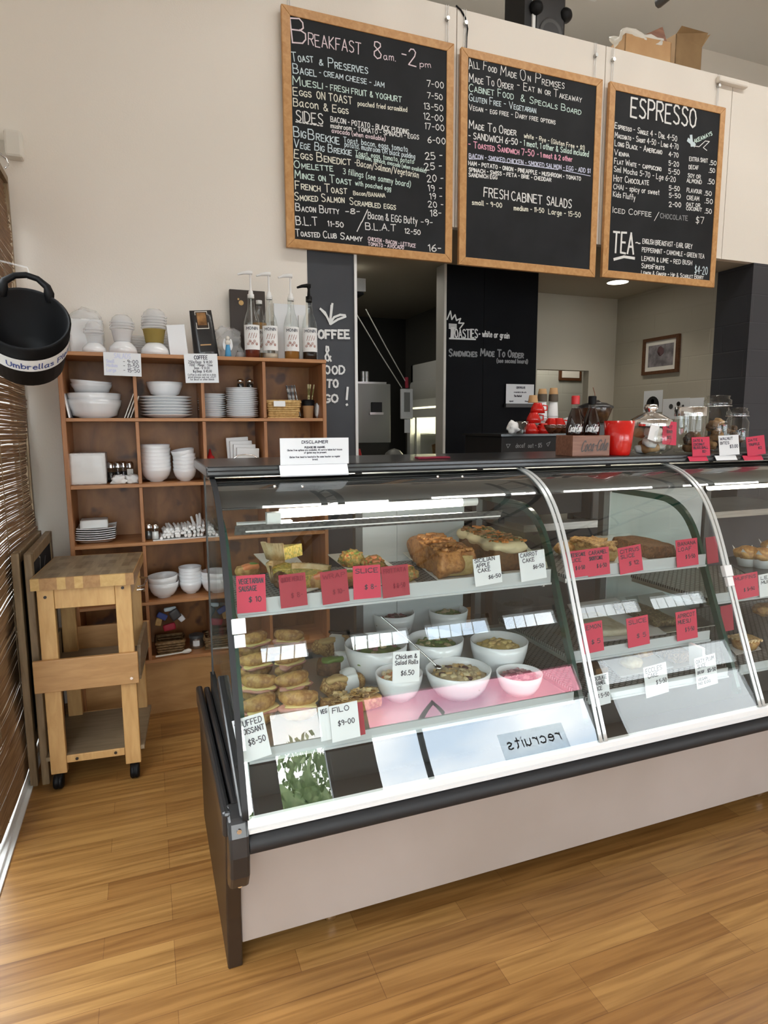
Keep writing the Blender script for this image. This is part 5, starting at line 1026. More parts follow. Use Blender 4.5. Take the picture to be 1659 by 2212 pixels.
wrap(690, 1268, zs, R(-8), 'salmon filled roll right of the quiche slices'); wrap(742, 1268, zs, R(10), 'second salmon roll beside the third red card', .09); wrap(535, 1243, zs, R(10), 'rolled wrap with lettuce at the left end of the upper shelf', .08, .018)
def frittata(px, py, label, sd, r=(.045, .045, .032)):
    p = PZ(px, py, zs+.005); t = thing('frittata', label, 'frittata', (p.x, p.y, zs+.005), 0, 'vegetable frittatas'); b = MB(); b.blob((0, 0, r[2]*.8), r, sd, .3, 2.4, 4, flat=.0008); b.build('base', 'veg_mix', t, world=False)
    b = MB(); rnd = random.Random(sd)
    for i in range(9): a = rnd.uniform(0, 6.28); q = rnd.uniform(0, .028); b.x = Matrix.Translation((q*math.cos(a), q*math.sin(a), r[2]*1.65-q*.3)); b.rblock((0, 0, 0), (.010, .008, .006), i, .3, 4, .5)
    b.build('tomato', 'salmon' if sd % 2 else 'lettuce', t, world=False)
frittata(760, 1222, 'vegetable frittata at the back of the cream board', 4); frittata(805, 1238, 'orange topped frittata in front on the cream board', 5); frittata(878, 1252, 'last frittata at the right end of the cream board', 7, (.036, .04, .026))

# ------------------------------------------------------------------ salads on the deck
def sbowl(px, py, r, h, label, base=SDECK):
    p = PZ(px, py, base+h); return bowl_at(p.x, p.y, base, r, h, label, 'bowl', 'salad bowls in the case', foot=.5, name='salad_bowl'), p
def salad(p, r, h, mats, label, seed, bits=70, base=SDECK):
    b = MB(); rnd = random.Random(seed); zc = base+h*.62; b.blob((p.x, p.y, zc), (r*.80, r*.80, h*.30), seed, .25, 2.6, 4, flat=base+h*.5)
    for i in range(bits):
        a = rnd.uniform(0, 6.283); q = r*.74*math.sqrt(rnd.random()); b.m = rnd.randrange(len(mats)); b.x = Matrix.Translation((p.x+q*math.cos(a), p.y+q*math.sin(a), zc+h*.30*math.sqrt(max(0.05, 1-(q/(r*.8))**2))*.95)) @ Matrix.Rotation(rnd.uniform(0, 6), 4, 'Z') @ Matrix.Rotation(rnd.uniform(-.7, .7), 4, 'X')
        s = rnd.uniform(.6, 1.2); b.rblock((0, 0, 0), (.011*s, .008*s, .006*s), i, .3, 3, .6)
    b.x = None; solo('salad', b, mats, label, 'salad', kind='stuff')
mat('leaf_dark', (.09, .04, .03), .5); mat('kale', (.12, .19, .05), .5, c2=(.22, .30, .09), scale=30); mat('pasta', (.66, .48, .16), .45, c2=(.76, .60, .28), scale=20); mat('potato', (.62, .52, .30), .5); mat('beet', (.16, .03, .05), .4); mat('onion', (.45, .22, .24), .4); mat('grain', (.40, .30, .16), .6, c2=(.52, .42, .26), scale=60); mat('chickpea', (.56, .38, .16), .5)
for (px, py, r, h, lb, mats, sl, sd) in (
    (812, 1388, .108, .125, 'large white bowl with green and pink salad, left of the bowls', ['kale', 'potato', 'onion', 'lettuce'], 'green and pink salad in the left large bowl', 2),
    (941, 1378, .098, .125, 'large white bowl with green leaf salad, middle of the back row', ['kale', 'lettuce', 'potato'], 'green leaf salad in the middle bowl', 3),
    (1078, 1382, .100, .12, 'large white bowl of yellow pasta salad on the right', ['pasta', 'pasta', 'chickpea'], 'yellow pasta salad in the right bowl', 4),
    (862, 1452, .076, .085, 'white bowl of salad rolls under the price card', ['salmon', 'pastry_pale', 'pastry'], 'filled salad rolls in the bowl under the white card', 5),
    (990, 1444, .105, .088, 'wide white bowl of grain salad at the front', ['grain', 'chickpea', 'leaf_dark', 'potato'], 'brown grain salad in the wide front bowl', 6),
    (1122, 1452, .074, .07, 'small white bowl of beetroot salad at front right', ['beet', 'beet', 'onion'], 'dark beetroot salad in the small front bowl', 7),
    (850, 1322, .085, .125, 'white bowl of dark leaves at the back by the rear door', ['leaf_dark', 'leaf_dark', 'beet'], 'dark red leaves in the rear bowl', 8),
    (968, 1316, .080, .12, 'white bowl at the back right of the dark leaves', ['kale', 'grain'], 'mixed salad in the rear right bowl', 9)):
    o, p = sbowl(px, py, r, h, lb); salad(p, r, h, mats, sl, sd)
p0, p1 = PY(945, 1440, 1.74), PY(823, 1332, 1.86); b = MB(); b.tube([p0, p0.lerp(p1, .5)+Vector((0, 0, .004)), p1], .0032, 8); b.blob((p0.x, p0.y, p0.z), (.014, .02, .006), 1, .05, sub=2); solo('serving_spoon', b, 'chrome', 'steel serving spoon resting in the grain salad', 'spoon')
p0, p1 = PY(812, 1385, 1.93), PY(712, 1378, 1.86); b = MB(); b.tube([p0+Vector((0, 0, .0)), p0.lerp(p1, .3)+Vector((0, 0, .02)), p1+Vector((0, 0, .02))], [.011, .006, .005], 8); solo('serving_spoon', b, 'black_plastic', 'black serving spoon in the left large salad bowl', 'spoon')
# --- croissants, rolls and filo at the left of the deck
def croissant(px, py, label, rz, sd):
    p = PZ(px, py, SDECK+.02); t = thing('stuffed_croissant', label, 'croissant', (p.x, p.y, SDECK), rz, 'stuffed croissants in the case'); rnd = random.Random(sd)
    n = 11; pts = []; rad = []
    for i in range(n): a = R(-75)+R(150)*i/(n-1); pts.append((.052*math.sin(a), .035*(1-math.cos(a)), .020)); rad.append(.006+.020*math.cos(a*1.05)**.8 if abs(a) < 1.45 else .006)
    b = MB(); b.tube(pts, [r*(1+.06*(i % 2)) for i, r in enumerate(rad)], 12); lower = b.build('lower_half', 'pastry', t, world=False)
    b = MB(); b.rblock((0, .004, .040), (.050, .034, .005), sd, .4, 8, .3, 30); b.build('ham', 'ham', t, world=False)
    b = MB(); b.rblock((.004, .004, .046), (.048, .032, .003), sd+1, .3, 8, .3, 30); b.build('cheese', 'cheese', t, world=False)
    b = MB(); b.tube([(x, y, z+.042) for x, y, z in pts], [r*.92*(1+.08*(i % 2)) for i, r in enumerate(rad)], 12); b.build('upper_half', 'pastry', t, world=False)
for i, (px, py, lb) in enumerate(((552, 1402, 'rear left stuffed croissant'), (622, 1396, 'rear right stuffed croissant near the wrapped rolls'), (556, 1450, 'stuffed croissant in the second row, left'), (630, 1444, 'stuffed croissant in the second row, right'), (558, 1500, 'stuffed croissant in the third row, left, with ham showing'), (636, 1494, 'stuffed croissant in the third row, right'), (565, 1548, 'front left stuffed croissant behind its white card'), (645, 1538, 'front right stuffed croissant by the reflected window'))):
    croissant(px, py, lb, R([20, -28, 12, 30, -22, 16, 25, -14][i]), i+3)
def wrapped(px, py, label, sd):
    p = PZ(px, py, SDECK+.02); t = thing('wrapped_roll', label, 'roll', (p.x, p.y, SDECK), R(6), 'paper wrapped rolls'); b = MB(); b.rblock((0, 0, .028), (.066, .028, .030), sd, .25, 10, .5, 24); b.build('bread', 'brown_bread' if sd % 2 else 'crumble_top', t, world=False)
    b = MB(); b.rblock((.024, -.001, .032), (.024, .033, .035), sd+9, .18, 8, .4, 30); b.build('napkin_band', 'paper', t, world=False)
    b = MB(); b.rblock((-.026, -.014, .056), (.030, .020, .008), sd, .5, 6, .5, 40); b.build('filling', 'lettuce' if sd % 2 else 'chickpea', t, world=False)
for i, (px, py, lb) in enumerate(((715, 1400, 'rearmost paper banded roll'), (728, 1440, 'middle paper banded roll with green filling'), (738, 1482, 'front paper banded roll above the filo'))): wrapped(px, py, lb, i+2)
def filo(px, py, w, sd, label):
    p = PZ(px, py, SDECK+.02); t = thing('filo_parcel', label, 'pastry', (p.x, p.y, SDECK), R(4), 'filo parcels'); b = MB(); b.rblock((0, 0, .020), (w, .034, .019), sd, .15, 10, .25, 30); b.build('parcel', 'pastry', t, world=False); b = MB(); rnd = random.Random(sd)
    for i in range(34):
        b.x = Matrix.Translation((rnd.uniform(-w, w)*.9, rnd.uniform(-.03, .03), .040+rnd.uniform(0, .008))) @ Matrix.Rotation(rnd.uniform(0, 6), 4, 'Z') @ Matrix.Rotation(rnd.uniform(-.9, .9), 4, 'X'); s = rnd.uniform(.006, .014); b.box(-s, s, -s*.6, s*.6, -.0006, .0006)
    b.build('flaky_top', 'filo_top', t, world=False)
filo(730, 1523, .05, 3, 'left filo parcel with flaky browned top'); filo(790, 1512, .045, 5, 'right filo parcel half hidden by the reflection')
# --- second module
zs2 = S1+.004
board('tray', [(1212, 1168), (1355, 1148), (1455, 1212), (1240, 1222)], zs2, 'white_ceramic', 'white tray on the upper shelf right of the joint', 'tray', .006)
lump('pastry_slice', 1222, 1200, zs2+.006, (.045, .04, .026), 'pastry', 'pale pastry slice at the left end of the white tray', 'cake', 3, .15)
t, b = loaf(1306, 1215, zs2+.006, .095, .15, .056, R(-5), 'crumble_slice', 'golden crumble slice with nutty top', 0, 6, .25); b.build('slice', 'cake_crumb', t, world=False); b = MB(); b.rblock((0, .075, .058), (.050, .078, .012), 4, .5, 12, .3, 50); b.build('crumble', 'crumble_top', t, world=False)
t, b = loaf(1432, 1206, zs2+.006, .125, .22, .046, R(-5), 'banana_loaf', 'thick brown loaf slice lying on the white tray', 0, 7, .12); b.build('loaf', 'loaf_crumb', t, world=False)
board('tray', [(1225, 1305), (1330, 1290), (1440, 1368), (1270, 1388)], SM, 'white_ceramic', 'white tray with pale lemon slice on the middle shelf', 'tray', .006)
t, b = loaf(1335, 1374, SM+.006, .13, .22, .022, R(-5), 'lemon_slice', 'flat pale lemon slice on the white middle tray', 0, 5, .06, n=10); b.build('slice', 'pale_slice', t, world=False)
board('tray', [(1350, 1290), (1430, 1278), (1545, 1350), (1420, 1370)], SM, 'steel', 'steel tray with seed slice on the middle shelf', 'tray', .004)
t, b = loaf(1445, 1354, SM+.004, .11, .28, .024, R(-5), 'seed_slice', 'dark seeded muesli slice on the middle shelf', 0, 8, .1); b.build('slice', 'seed_top', t, world=False)
board('tray', [(1290, 1415), (1390, 1400), (1455, 1440), (1340, 1462)], .575, 'white_ceramic', 'white tray with Eccles cakes on the bottom shelf', 'tray', .006)
lump('eccles_cake', 1362, 1442, .581, (.040, .038, .022), 'pastry_pale', 'sugared Eccles cake in front on the bottom tray', 'cake', 6, .2); lump('eccles_cake', 1385, 1418, .581, (.038, .036, .020), 'pastry', 'sugared Eccles cake at the back of the bottom tray', 'cake', 8, .2)
board('tray', [(1400, 1392), (1470, 1382), (1545, 1425), (1450, 1446)], .575, 'alu', 'steel tray under the oaty slice on the bottom shelf', 'tray', .004)
t, b = loaf(1478, 1432, .579, .085, .17, .036, R(-5), 'oaty_slice', 'brown oaty slice on the steel bottom tray', 0, 4, .12); b.build('slice', 'oat_top', t, world=False)
t, b = loaf(1300, 1462, .576, .05, .07, .03, R(-5), 'caramel_slice', 'dark chocolate caramel slice behind its white card', 0, 3, .1); b.build('slice', 'carrot_crumb', t, world=False)
# --- third module
def muffin(px, py, z, label, sd):
    p = PZ(px, py, z); t = thing('muffin', label, 'muffin', (p.x, p.y, z), 0, 'muffins on the upper right shelf'); t.scale = (1.35, 1.35, 1.3); b = MB(); b.lathe([(0, .001), (.026, .001), (.036, .045)], 20); b.build('paper_case', 'paper', t, world=False)
    for k in range(4): a = k*PI/2+.4; b = MB(); b.add([(.034*math.cos(a-.5), .034*math.sin(a-.5), .04), (.034*math.cos(a+.5), .034*math.sin(a+.5), .04), (.048*math.cos(a), .048*math.sin(a), .068)], [(0, 1, 2)], False); b.build('paper_corner', 'paper', t, world=False)
    b = MB(); b.blob((0, 0, .045), (.040, .040, .026), sd, .15, 2, 3); b.build('crown', 'pastry', t, world=False)
board('tray', [(1560, 1205), (1640, 1190), (1760, 1240), (1640, 1258)], .80, 'black_satin', 'black tray under the muffins at the right edge', 'tray', .006)
for i, (px, py, lb) in enumerate(((1612, 1222, 'left muffin in white paper at the right edge'), (1645, 1226, 'sugared front muffin at the right edge'), (1668, 1206, 'muffin behind, cut by the right edge'))): muffin(px, py, .807, lb, i+2)
board('paper_doily', [(1570, 1392), (1625, 1384), (1645, 1402), (1590, 1415)], .575, 'paper', 'white paper under the lattice pie', 'paper', .002)
p = PZ(1608, 1398, .58); t = thing('pie', 'golden lattice topped pie right of the second joint', 'pie', (p.x, p.y, .578)); b = MB(); b.lathe([(0, .001), (.040, .001), (.052, .030), (.046, .036), (0, .034)], 24); b.build('case', 'pastry', t, world=False); b = MB()
for k in range(-2, 3): b.tube([(-.045, k*.018, .037), (0, k*.018, .041), (.045, k*.018, .037)], .005, 6); b.tube([(k*.018, -.045, .038), (k*.018, 0, .043), (k*.018, .045, .038)], .005, 6)
b.build('lattice', 'crust', t, world=False)
lump('pie', 1652, 1330, .576, (.06, .05, .03), 'pastry', 'round pastry parcel at the right edge of the middle shelf', 'pie', 9, .2)
# ------------------------------------------------------------------ on the counter
ZC = 1.3305
o = notice('disclaimer_sign', 605, 946, 753, 1003, 'white printed DISCLAIMER sign standing on the counter edge', [('DISCLAIMER', -.19, .30, .19, .10, .0019, 'ink', 0), ('PLEASE BE AWARE.', -.15, .12, .15, .06, .0016, 'ink', 0), ('Gluten free options are available. All care is taken but traces', -.40, .02, .40, .06, .0011, 'ink', 0), ('of gluten may be present.', -.16, -.08, .17, .06, .0011, 'ink', 0), ('Gluten free toast is toasted in the same toaster as regular', -.37, -.24, .37, .06, .0011, 'ink', 0), ('bread.', -.04, -.34, .04, .06, .0011, 'ink', 0)], y=1.917)
b = MB(); x0, x1, z0, z1 = rect(605, 1004, 752, 1028, 1.905); b.prism([(1.914, z1), (1.898, z0+.004), (1.901, z0), (1.918, z1-.004)], 'x', x0, x1); b.build('base_flap', 'card_white', o)
b = MB(); p = PZ(930, 988, ZC+.004); b.prism([(p.x-.06, p.y-.03), (p.x+.07, p.y-.02), (p.x+.08, p.y+.03), (p.x-.05, p.y+.03)], 'z', ZC, ZC+.006); solo('leaflet', b, 'ink_red', 'dark red folded leaflet lying flat on the counter', 'leaflet', bevel=.002)
def crate():
    p = PY(1257, 985, 2.03); t = thing('drink_crate', 'small wooden crate holding two cola bottles on the counter', 'crate', (p.x, 2.03, ZC), R(-6)); w, d, h, th = .080, .062, .078, .007
    b = MB(); b.box(-w, w, -d, -d+th, 0, h); b.box(-w, w, d-th, d, 0, h); b.box(-w, -w+th, -d+th, d-th, 0, h); b.box(w-th, w, -d+th, d-th, 0, h); b.box(-w+th, w-th, -d+th, d-th, 0, .006); b.build('box', 'crate_wood', t, bevel=.0015, world=False)
    k = MB(); text(k, 'Coca-Cola', lambda u, v: (u+v*.3, -d-.0008, v), -.050, .018, .060, .022, .040, .0042, jit=.1); k.build('lettering', 'brown_dark', t, world=False)
crate()
mat('cola', (.018, .006, .004), .08, coat=.5); mat('cola_glass', (.03, .012, .008), .06, coat=.6)
def cola(px, capm, label):
    p = PY(px, 930, 2.045); y, x, z, h = 2.045, p.x, ZC+.007, .222; t = thing('cola_bottle', label, 'bottle', (x, y, z), group='cola bottles in the crate')
    b = MB(); b.lathe([(0, 0), (.026, 0), (.031, .008), (.032, .03), (.028, .055), (.0325, .08), (.0325, .105), (.028, .13), (.019, .16), (.0135, .175)], 26, (x, y, z)); b.build('body', 'cola', t)
    b = MB(); b.lathe([(.0135, .175), (.0130, .203), (.0, .203)], 20, (x, y, z)); b.build('neck', 'clear_glass', t)
    b = MB(); b.lathe([(.0155, .190), (.0155, h-.004), (.0145, h), (0, h)], 20, (x, y, z)); b.build('cap', capm, t)
    k = MB()
    def f(u, v): a = R(231)+u/.033; return (x+.0336*math.cos(a), y+.0336*math.sin(a), z+v+.0)
    text(k, 'Coca-Cola', lambda u, v: f(u+v*.25-.02, v), -.024, .084, .028, .086, .026, .0032, jit=.12); k.build('lettering', 'paper', t)
    for i in range(7): k = None
    b = MB(); n = 18
    for i in range(n): a = 2*PI*i/n; b.tube([(x+.0315*math.cos(a), y+.0315*math.sin(a), z+.010), (x+.0305*math.cos(a), y+.0305*math.sin(a), z+.035), (x+.028*math.cos(a), y+.028*math.sin(a), z+.054)], .003, 5)
    b.build('flutes', 'cola_glass', t)
cola(1241, 'red_plastic', 'red capped cola bottle in the wooden crate'); cola(1277, 'black_plastic', 'black capped cola bottle in the wooden crate')
x0, x1, z0, z1 = rect(1303, 909, 1369, 985, 1.99); b = MB(); xm = (x0+x1)/2; r = (x1-x0)/2*1.99/math.hypot(xm, 1.99)*1.04; hh = z1-ZC
b.lathe([(0, 0), (r*.72, 0), (r*.76, .004), (r*.88, hh*.4), (r, hh), (r-.005, hh), (r*.86, hh*.4), (r*.7, .01), (0, .008)], 36, (xm, 1.99, ZC)); solo('ceramic_pot', b, 'red_ceramic', 'bright red ceramic pot beside the wooden crate', 'pot')
def jar(px0, px1, pyt, pyb, y, label, kind, contents, cl, seed):
    x0, x1, z0, z1 = rect(px0, pyt, px1, pyb, y); x = (x0+x1)/2; r = (x1-x0)/2*y/math.hypot(x, y)*(1.22 if kind == 'round' else 1.05); H_ = z1-ZC; t = thing('glass_jar', label, 'jar', (x, y, ZC), group='glass jars on the counter'); rnd = random.Random(seed)
    if kind == 'round':
        b = MB(); b.lathe([(0, .001), (r*.6, .001), (r*.95, .02), (r, H_*.3), (r*.97, H_*.45), (r*.80, H_*.56), (r*.80, H_*.6)], 36, (x, y, ZC)); b.build('glass', 'clear_glass', t)
        b = MB(); b.lathe([(r*.88, H_*.56), (r*.90, H_*.67), (r*.82, H_*.70), (r*.55, H_*.78), (r*.22, H_*.83), (r*.2, H_*.86)], 36, (x, y, ZC)); l = b.build('lid', 'chrome', t); b = MB(); b.lathe([(r*.2, H_*.84), (r*.30, H_*.92), (r*.25, H_*.99), (0, H_)], 24, (x, y, ZC)); b.build('knob', 'chrome', l); top = H_*.45
    elif kind == 'steel':
        b = MB(); b.lathe([(0, .001), (r*.9, .001), (r*.93, .006), (r*.93, H_*.82)], 32, (x, y, ZC)); b.build('glass', 'clear_glass', t)
        b = MB(); b.lathe([(r, H_*.80), (r, H_*.985), (r*.96, H_), (0, H_)], 32, (x, y, ZC)); b.build('lid', 'chrome', t); top = H_*.35
    else:
        b = MB(); b.lathe([(0, .001), (r*.86, .001), (r*.92, .006), (r*.92, H_*.66), (r*.70, H_*.76), (r*.70, H_*.82)], 32, (x, y, ZC)); b.build('glass', 'clear_glass', t)
        b = MB(); b.lathe([(r*.84, H_*.83), (r*.86, H_*.90), (r*.7, H_*.93), (r*.74, H_*.98), (0, H_)], 32, (x, y, ZC)); b.build('lid', 'clear_glass', t)
        b = MB(); b.tube([(x+r*.88*math.cos(a), y+r*.88*math.sin(a), ZC+H_*.80) for a in [i*PI/10 for i in range(20)]], .0018, 6, closed=True); b.build('clip', 'chrome', t); top = H_*.5
    for i in range(contents[1]):
        a = rnd.uniform(0, 6.28); q = r*.58*math.sqrt(rnd.random()); zz = ZC+.018+top*i/contents[1]; s = rnd.uniform(.8, 1.2)*r*.30
        b = MB(); b.x = Matrix.Translation((x+q*math.cos(a), y+q*math.sin(a), zz)) @ Matrix.Rotation(rnd.uniform(0, 6), 4, 'Z') @ Matrix.Rotation(rnd.uniform(-.6, .6), 4, 'X'); b.rblock((0, 0, 0), (s, s*.8, s*.6), i+seed, .25, 5, .5, 40); solo(cl[0], b, contents[0][i % len(contents[0])], cl[1], cl[2], cl[3])
mat('cookie', (.22, .11, .045), .7, c2=(.36, .2, .09), scale=60); mat('cookie_dark', (.08, .04, .02), .7, c2=(.15, .08, .04), scale=60)
jar(1360, 1447, 873, 973, 2.03, 'round glass jar with domed metal lid holding wrapped snacks', 'round', (['paper', 'kraft', 'off_white', 'cookie'], 12), ('wrapped_snack', 'wrapped snack inside the round glass jar', 'snack', 'snacks in the round jar'), 3)
jar(1455, 1524, 879, 977, 2.06, 'straight glass jar with steel lid holding brown bites', 'steel', (['cookie', 'cookie_dark'], 9), ('biscuit', 'brown bite inside the steel lidded jar', 'biscuit', 'bites in the steel lidded jar'), 5)
jar(1513, 1582, 853, 972, 2.14, 'tall clip top glass jar behind the white price card', 'clip', (['cookie', 'kraft', 'cookie_dark'], 11), ('biscuit', 'brown biscuit inside the tall clip top jar', 'biscuit', 'biscuits in the tall jar'), 7)
jar(1563, 1619, 880, 972, 2.10, 'smaller clip top glass jar in front of the tall one', 'clip', (['cookie_dark', 'cookie'], 7), ('biscuit', 'brown bite inside the smaller clip top jar', 'biscuit', 'bites in the small jar'), 9)
b = MB(); p0 = PY(1418, 935, 1.955); b.x = Matrix.Translation((p0.x-.015, 1.955, p0.z)) @ Matrix.Rotation(R(14), 4, 'Y'); b.box(-.022, .022, -.001, .001, -.030, .030); solo('snack_label', b, 'paper', 'white barcode label on a snack against the round jar', 'label')
b = MB(); b.tube([(1.99, 2.05, 1.50), (1.985, 2.05, 1.54)], .002, 5)
def ccard(px0, py0, px1, py1, y, m, label, words, tilt=0, flap=True):
    o = pcard(px0, py0, px1, py1, y, m, label, words, tilt)
    if flap:
        x0, x1, z0, z1 = rect(px0-6, py1+1, px1-4, py1+11, y-.01); b = MB(); b.prism([(y-.002, z1), (y-.014, z0), (y-.012, z0), (y, z1)], 'x', x0, x1); b.build('base_flap', m, o)
ccard(1431, 910, 1461, 961, 1.95, 'card_red_bright', 'red price card leaning on the round snack jar', [('NUT', -.2, .2, .2, .12), ('BAR', -.2, .0, .2, .12), ('$5', -.2, -.25, .1, .12)], 5, False)
ccard(1495, 944, 1533, 985, 1.915, 'card_red_bright', 'red price card on the counter before the steel lidded jar', [('DATE &', -.44, .26, .1, .12), ('COCONUT', -.44, .06, .2, .12), ('BLISS BALL', -.44, -.12, .4, .12), ('$2-', .05, -.32, .3, .12)], -1)
ccard(1553, 940, 1596, 983, 1.915, 'card_white', 'white price card on the counter reading walnut bites', [('WALNUT', -.44, .28, .2, .12), ('BITES', -.44, .06, .0, .12), ('$3.00', .02, -.15, .44, .16)], -2)
ccard(1613, 942, 1652, 983, 1.915, 'card_red_bright', 'red price card at the right end of the counter', [('DATE', -.4, .25, .1, .12), ('TRUFFLE', -.4, .02, .2, .12), ('$2', .1, -.2, .3, .12)], -5)

# ------------------------------------------------------------------ servery behind the counter
b = MB(); b.box(1.95, 4.2, 2.95, 3.50, 0, .86); t = thing('back_bench', 'dark bench behind the counter under the coffee machine', 'bench', (3.07, 3.22, 0)); b.build('carcass', 'charcoal_paint', t); b = MB(); b.box(1.93, 4.22, 2.93, 3.52, .86, .90); b.build('worktop', 'steel', t)
def machine():
    x0, x1, z0, z1 = rect(1083, 937, 1262, 990, 3.0); t = thing('coffee_machine', 'black coffee machine with chalk marks behind the counter', 'coffee machine', ((x0+x1)/2, 3.2, .90)); zt = z1
    b = MB(); b.box(x0, x1, 3.0, 3.42, .94, zt-.012); b.build('body', 'black_matt', t, bevel=.006); b = MB(); b.box(x0-.012, x1+.008, 2.985, 3.43, zt-.012, zt); b.build('cup_tray', 'black_satin', t)
    for px in (x0+.04, x1-.04):
        for yy in (3.05, 3.38): b = MB(); b.cyl((px, yy, .90), .018, .042, 12); b.build('foot', 'black_plastic', t)
    k = MB(); f = lambda u, v: (u, 2.9985, v); zz = zt-.075
    text(k, 'decaf', f, x0+.09, zz, x0+.15, zz, .022, .003); text(k, 'oat - $5', f, x0+.17, zz, x0+.26, zz, .022, .003); stroke(k, [(x0+.03, zz+.02), (x0+.04, zz), (x0+.055, zz+.02), (x0+.03, zz+.02)], f, .003); stroke(k, [(x0+.29, zz+.02), (x0+.30, zz+.005), (x0+.315, zz+.03), (x0+.29, zz+.02)], f, .003); k.build('chalk_marks', 'chalk_faint', t)
    return x0, x1, zt
mx0, mx1, mz = machine()
def teacup(px, y, lift, label, r=.043, up=False, src=None):
    x = PY(px, 920, y).x; t = thing('cup', label, 'cup', (x, y, mz+lift), group='red cups on the coffee machine'); s = -1 if up else 1; b = MB(); pr = [(0, 0), (r*.5, 0), (r*.55, .004), (r*.85, .028), (r, .058), (r-.003, .058), (r*.8, .028), (0, .008)]
    if up: pr = [(q, .058-z) for q, z in pr]
    b.lathe(pr, 24, (x, y, mz+lift)); b.build('bowl', 'red_ceramic', t); b = MB(); h = [(x+r*.9, y-.0, mz+lift+.045), (x+r*1.5, y, mz+lift+.042), (x+r*1.5, y, mz+lift+.018), (x+r*.75, y, mz+lift+.014)]; b.tube(h, .0045, 6); b.build('handle', 'red_ceramic', t)
for i, (px, y, l, lb, up) in enumerate(((1147, 3.04, 0, 'left red cup in the bottom row on the machine', True), (1173, 3.05, 0, 'second red cup in the bottom row on the machine', True), (1152, 3.06, .060, 'red cup stacked on the left cup', True), (1160, 3.09, .115, 'red cup at the top of the pile under a kraft cup', True), (1190, 3.12, .03, 'red cup in the rear row near the paper cups', True), (1207, 3.10, .03, 'red cup in the rear row behind the brown cups', True), (1182, 3.20, .0, 'red cup hidden low between paper cups', True))): teacup(px, y, l, lb, up=up)
mat('brown_glass', (.10, .03, .012), .1, coat=.6)
for i, (px, lb) in enumerate(((1186, 'left brown glass cup on the coffee machine'), (1200, 'middle brown glass cup on the coffee machine'), (1216, 'right brown glass cup on the coffee machine'))):
    x = PY(px, 930, 3.03).x; b = MB(); b.lathe([(0, .002), (.022, .002), (.038, .03), (.040, .05), (.037, .05), (.034, .03), (0, .006)], 24, (x, 3.02, mz)); solo('brown_cup', b, 'brown_glass', lb, 'cup', 'brown cups on the coffee machine')
b = MB(); b.lathe([(.028, .002), (.036, .07), (.034, .07), (.026, .004), (0, .004)], 20, (PY(1128, 920, 3.05).x, 3.05, mz)); solo('drinking_glass', b, 'clear_glass', 'clear glass at the left end of the coffee machine', 'glass')
b = MB(); p = PY(1108, 928, 3.05); b.blob((p.x, 3.05, mz+.035), (.035, .03, .034), 4, .5, 2, 3, flat=mz+.001); solo('cloth', b, 'paper', 'white crumpled cloth at the machine corner', 'cloth')
mat('sleeve', (.10, .075, .05), .6)
for i, (px, pyt, pyb, rep, lb) in enumerate(((1171, 840, 908, 1, 'white cups under kraft cups, left paper cup stack'), (1195, 838, 908, 2, 'ribbed white cups under kraft cups, right paper cup stack'))):
    y = 3.22; x0, x1, z0, z1 = rect(px-12, pyt, px+12, pyb, y); x = (x0+x1)/2; H_ = z1-mz; r = .030; o = None
    for k in range(8):
        b = MB(); b.lathe([(r, 0), (r+.002, .002), (r, .006), (r*.82, .085), (0, .085)], 24, (x, y, mz+.014*k))
        if o is None: o = solo('paper_cup', b, 'paper' if i else 'card_white', ['white paper cup nested in the left stack on the coffee machine', 'white paper cup nested in the right stack on the coffee machine'][i], 'cup', ['left stack of white cups', 'right stack of white cups'][i])
        else: dup(o, (x, y, mz+.014*k))
    zz = mz+.014*7+.085-.035; o = None
    for k in range(2):
        t = thing('paper_cup', [['lower upturned kraft cup on the left stack', 'upper upturned kraft cup on the left stack'], ['lower upturned kraft cup on the right stack', 'upper upturned kraft cup on the right stack']][i][k], 'cup', (x, y, zz+.012*k+.04)); b = MB(); b.lathe([(r*.95, 0), (r*.9, .03)], 22); b.build('dark_band', 'sleeve', t, world=False); b = MB(); b.lathe([(r*.9, .03), (r*.70, max(.05, H_-(zz-mz)-.04-.012)), (0, max(.05, H_-(zz-mz)-.04-.012))], 22); b.build('cup', 'kraft', t, world=False)
b = MB(); p = PY(1151, 885, 3.12); b.lathe([(.029, 0), (.022, .042), (0, .042)], 22, (p.x, 3.12, mz+.175)); solo('paper_cup', b, 'kraft', 'upturned kraft cup on top of the red cups', 'cup')
b = MB(); p = PY(1226, 900, 3.25); b.lathe([(.035, .0), (.038, .05), (.030, .085), (0, .095)], 22, (p.x, 3.25, mz)); solo('teapot', b, 'white_ceramic', 'white jug behind the red capped cola bottle', 'jug')
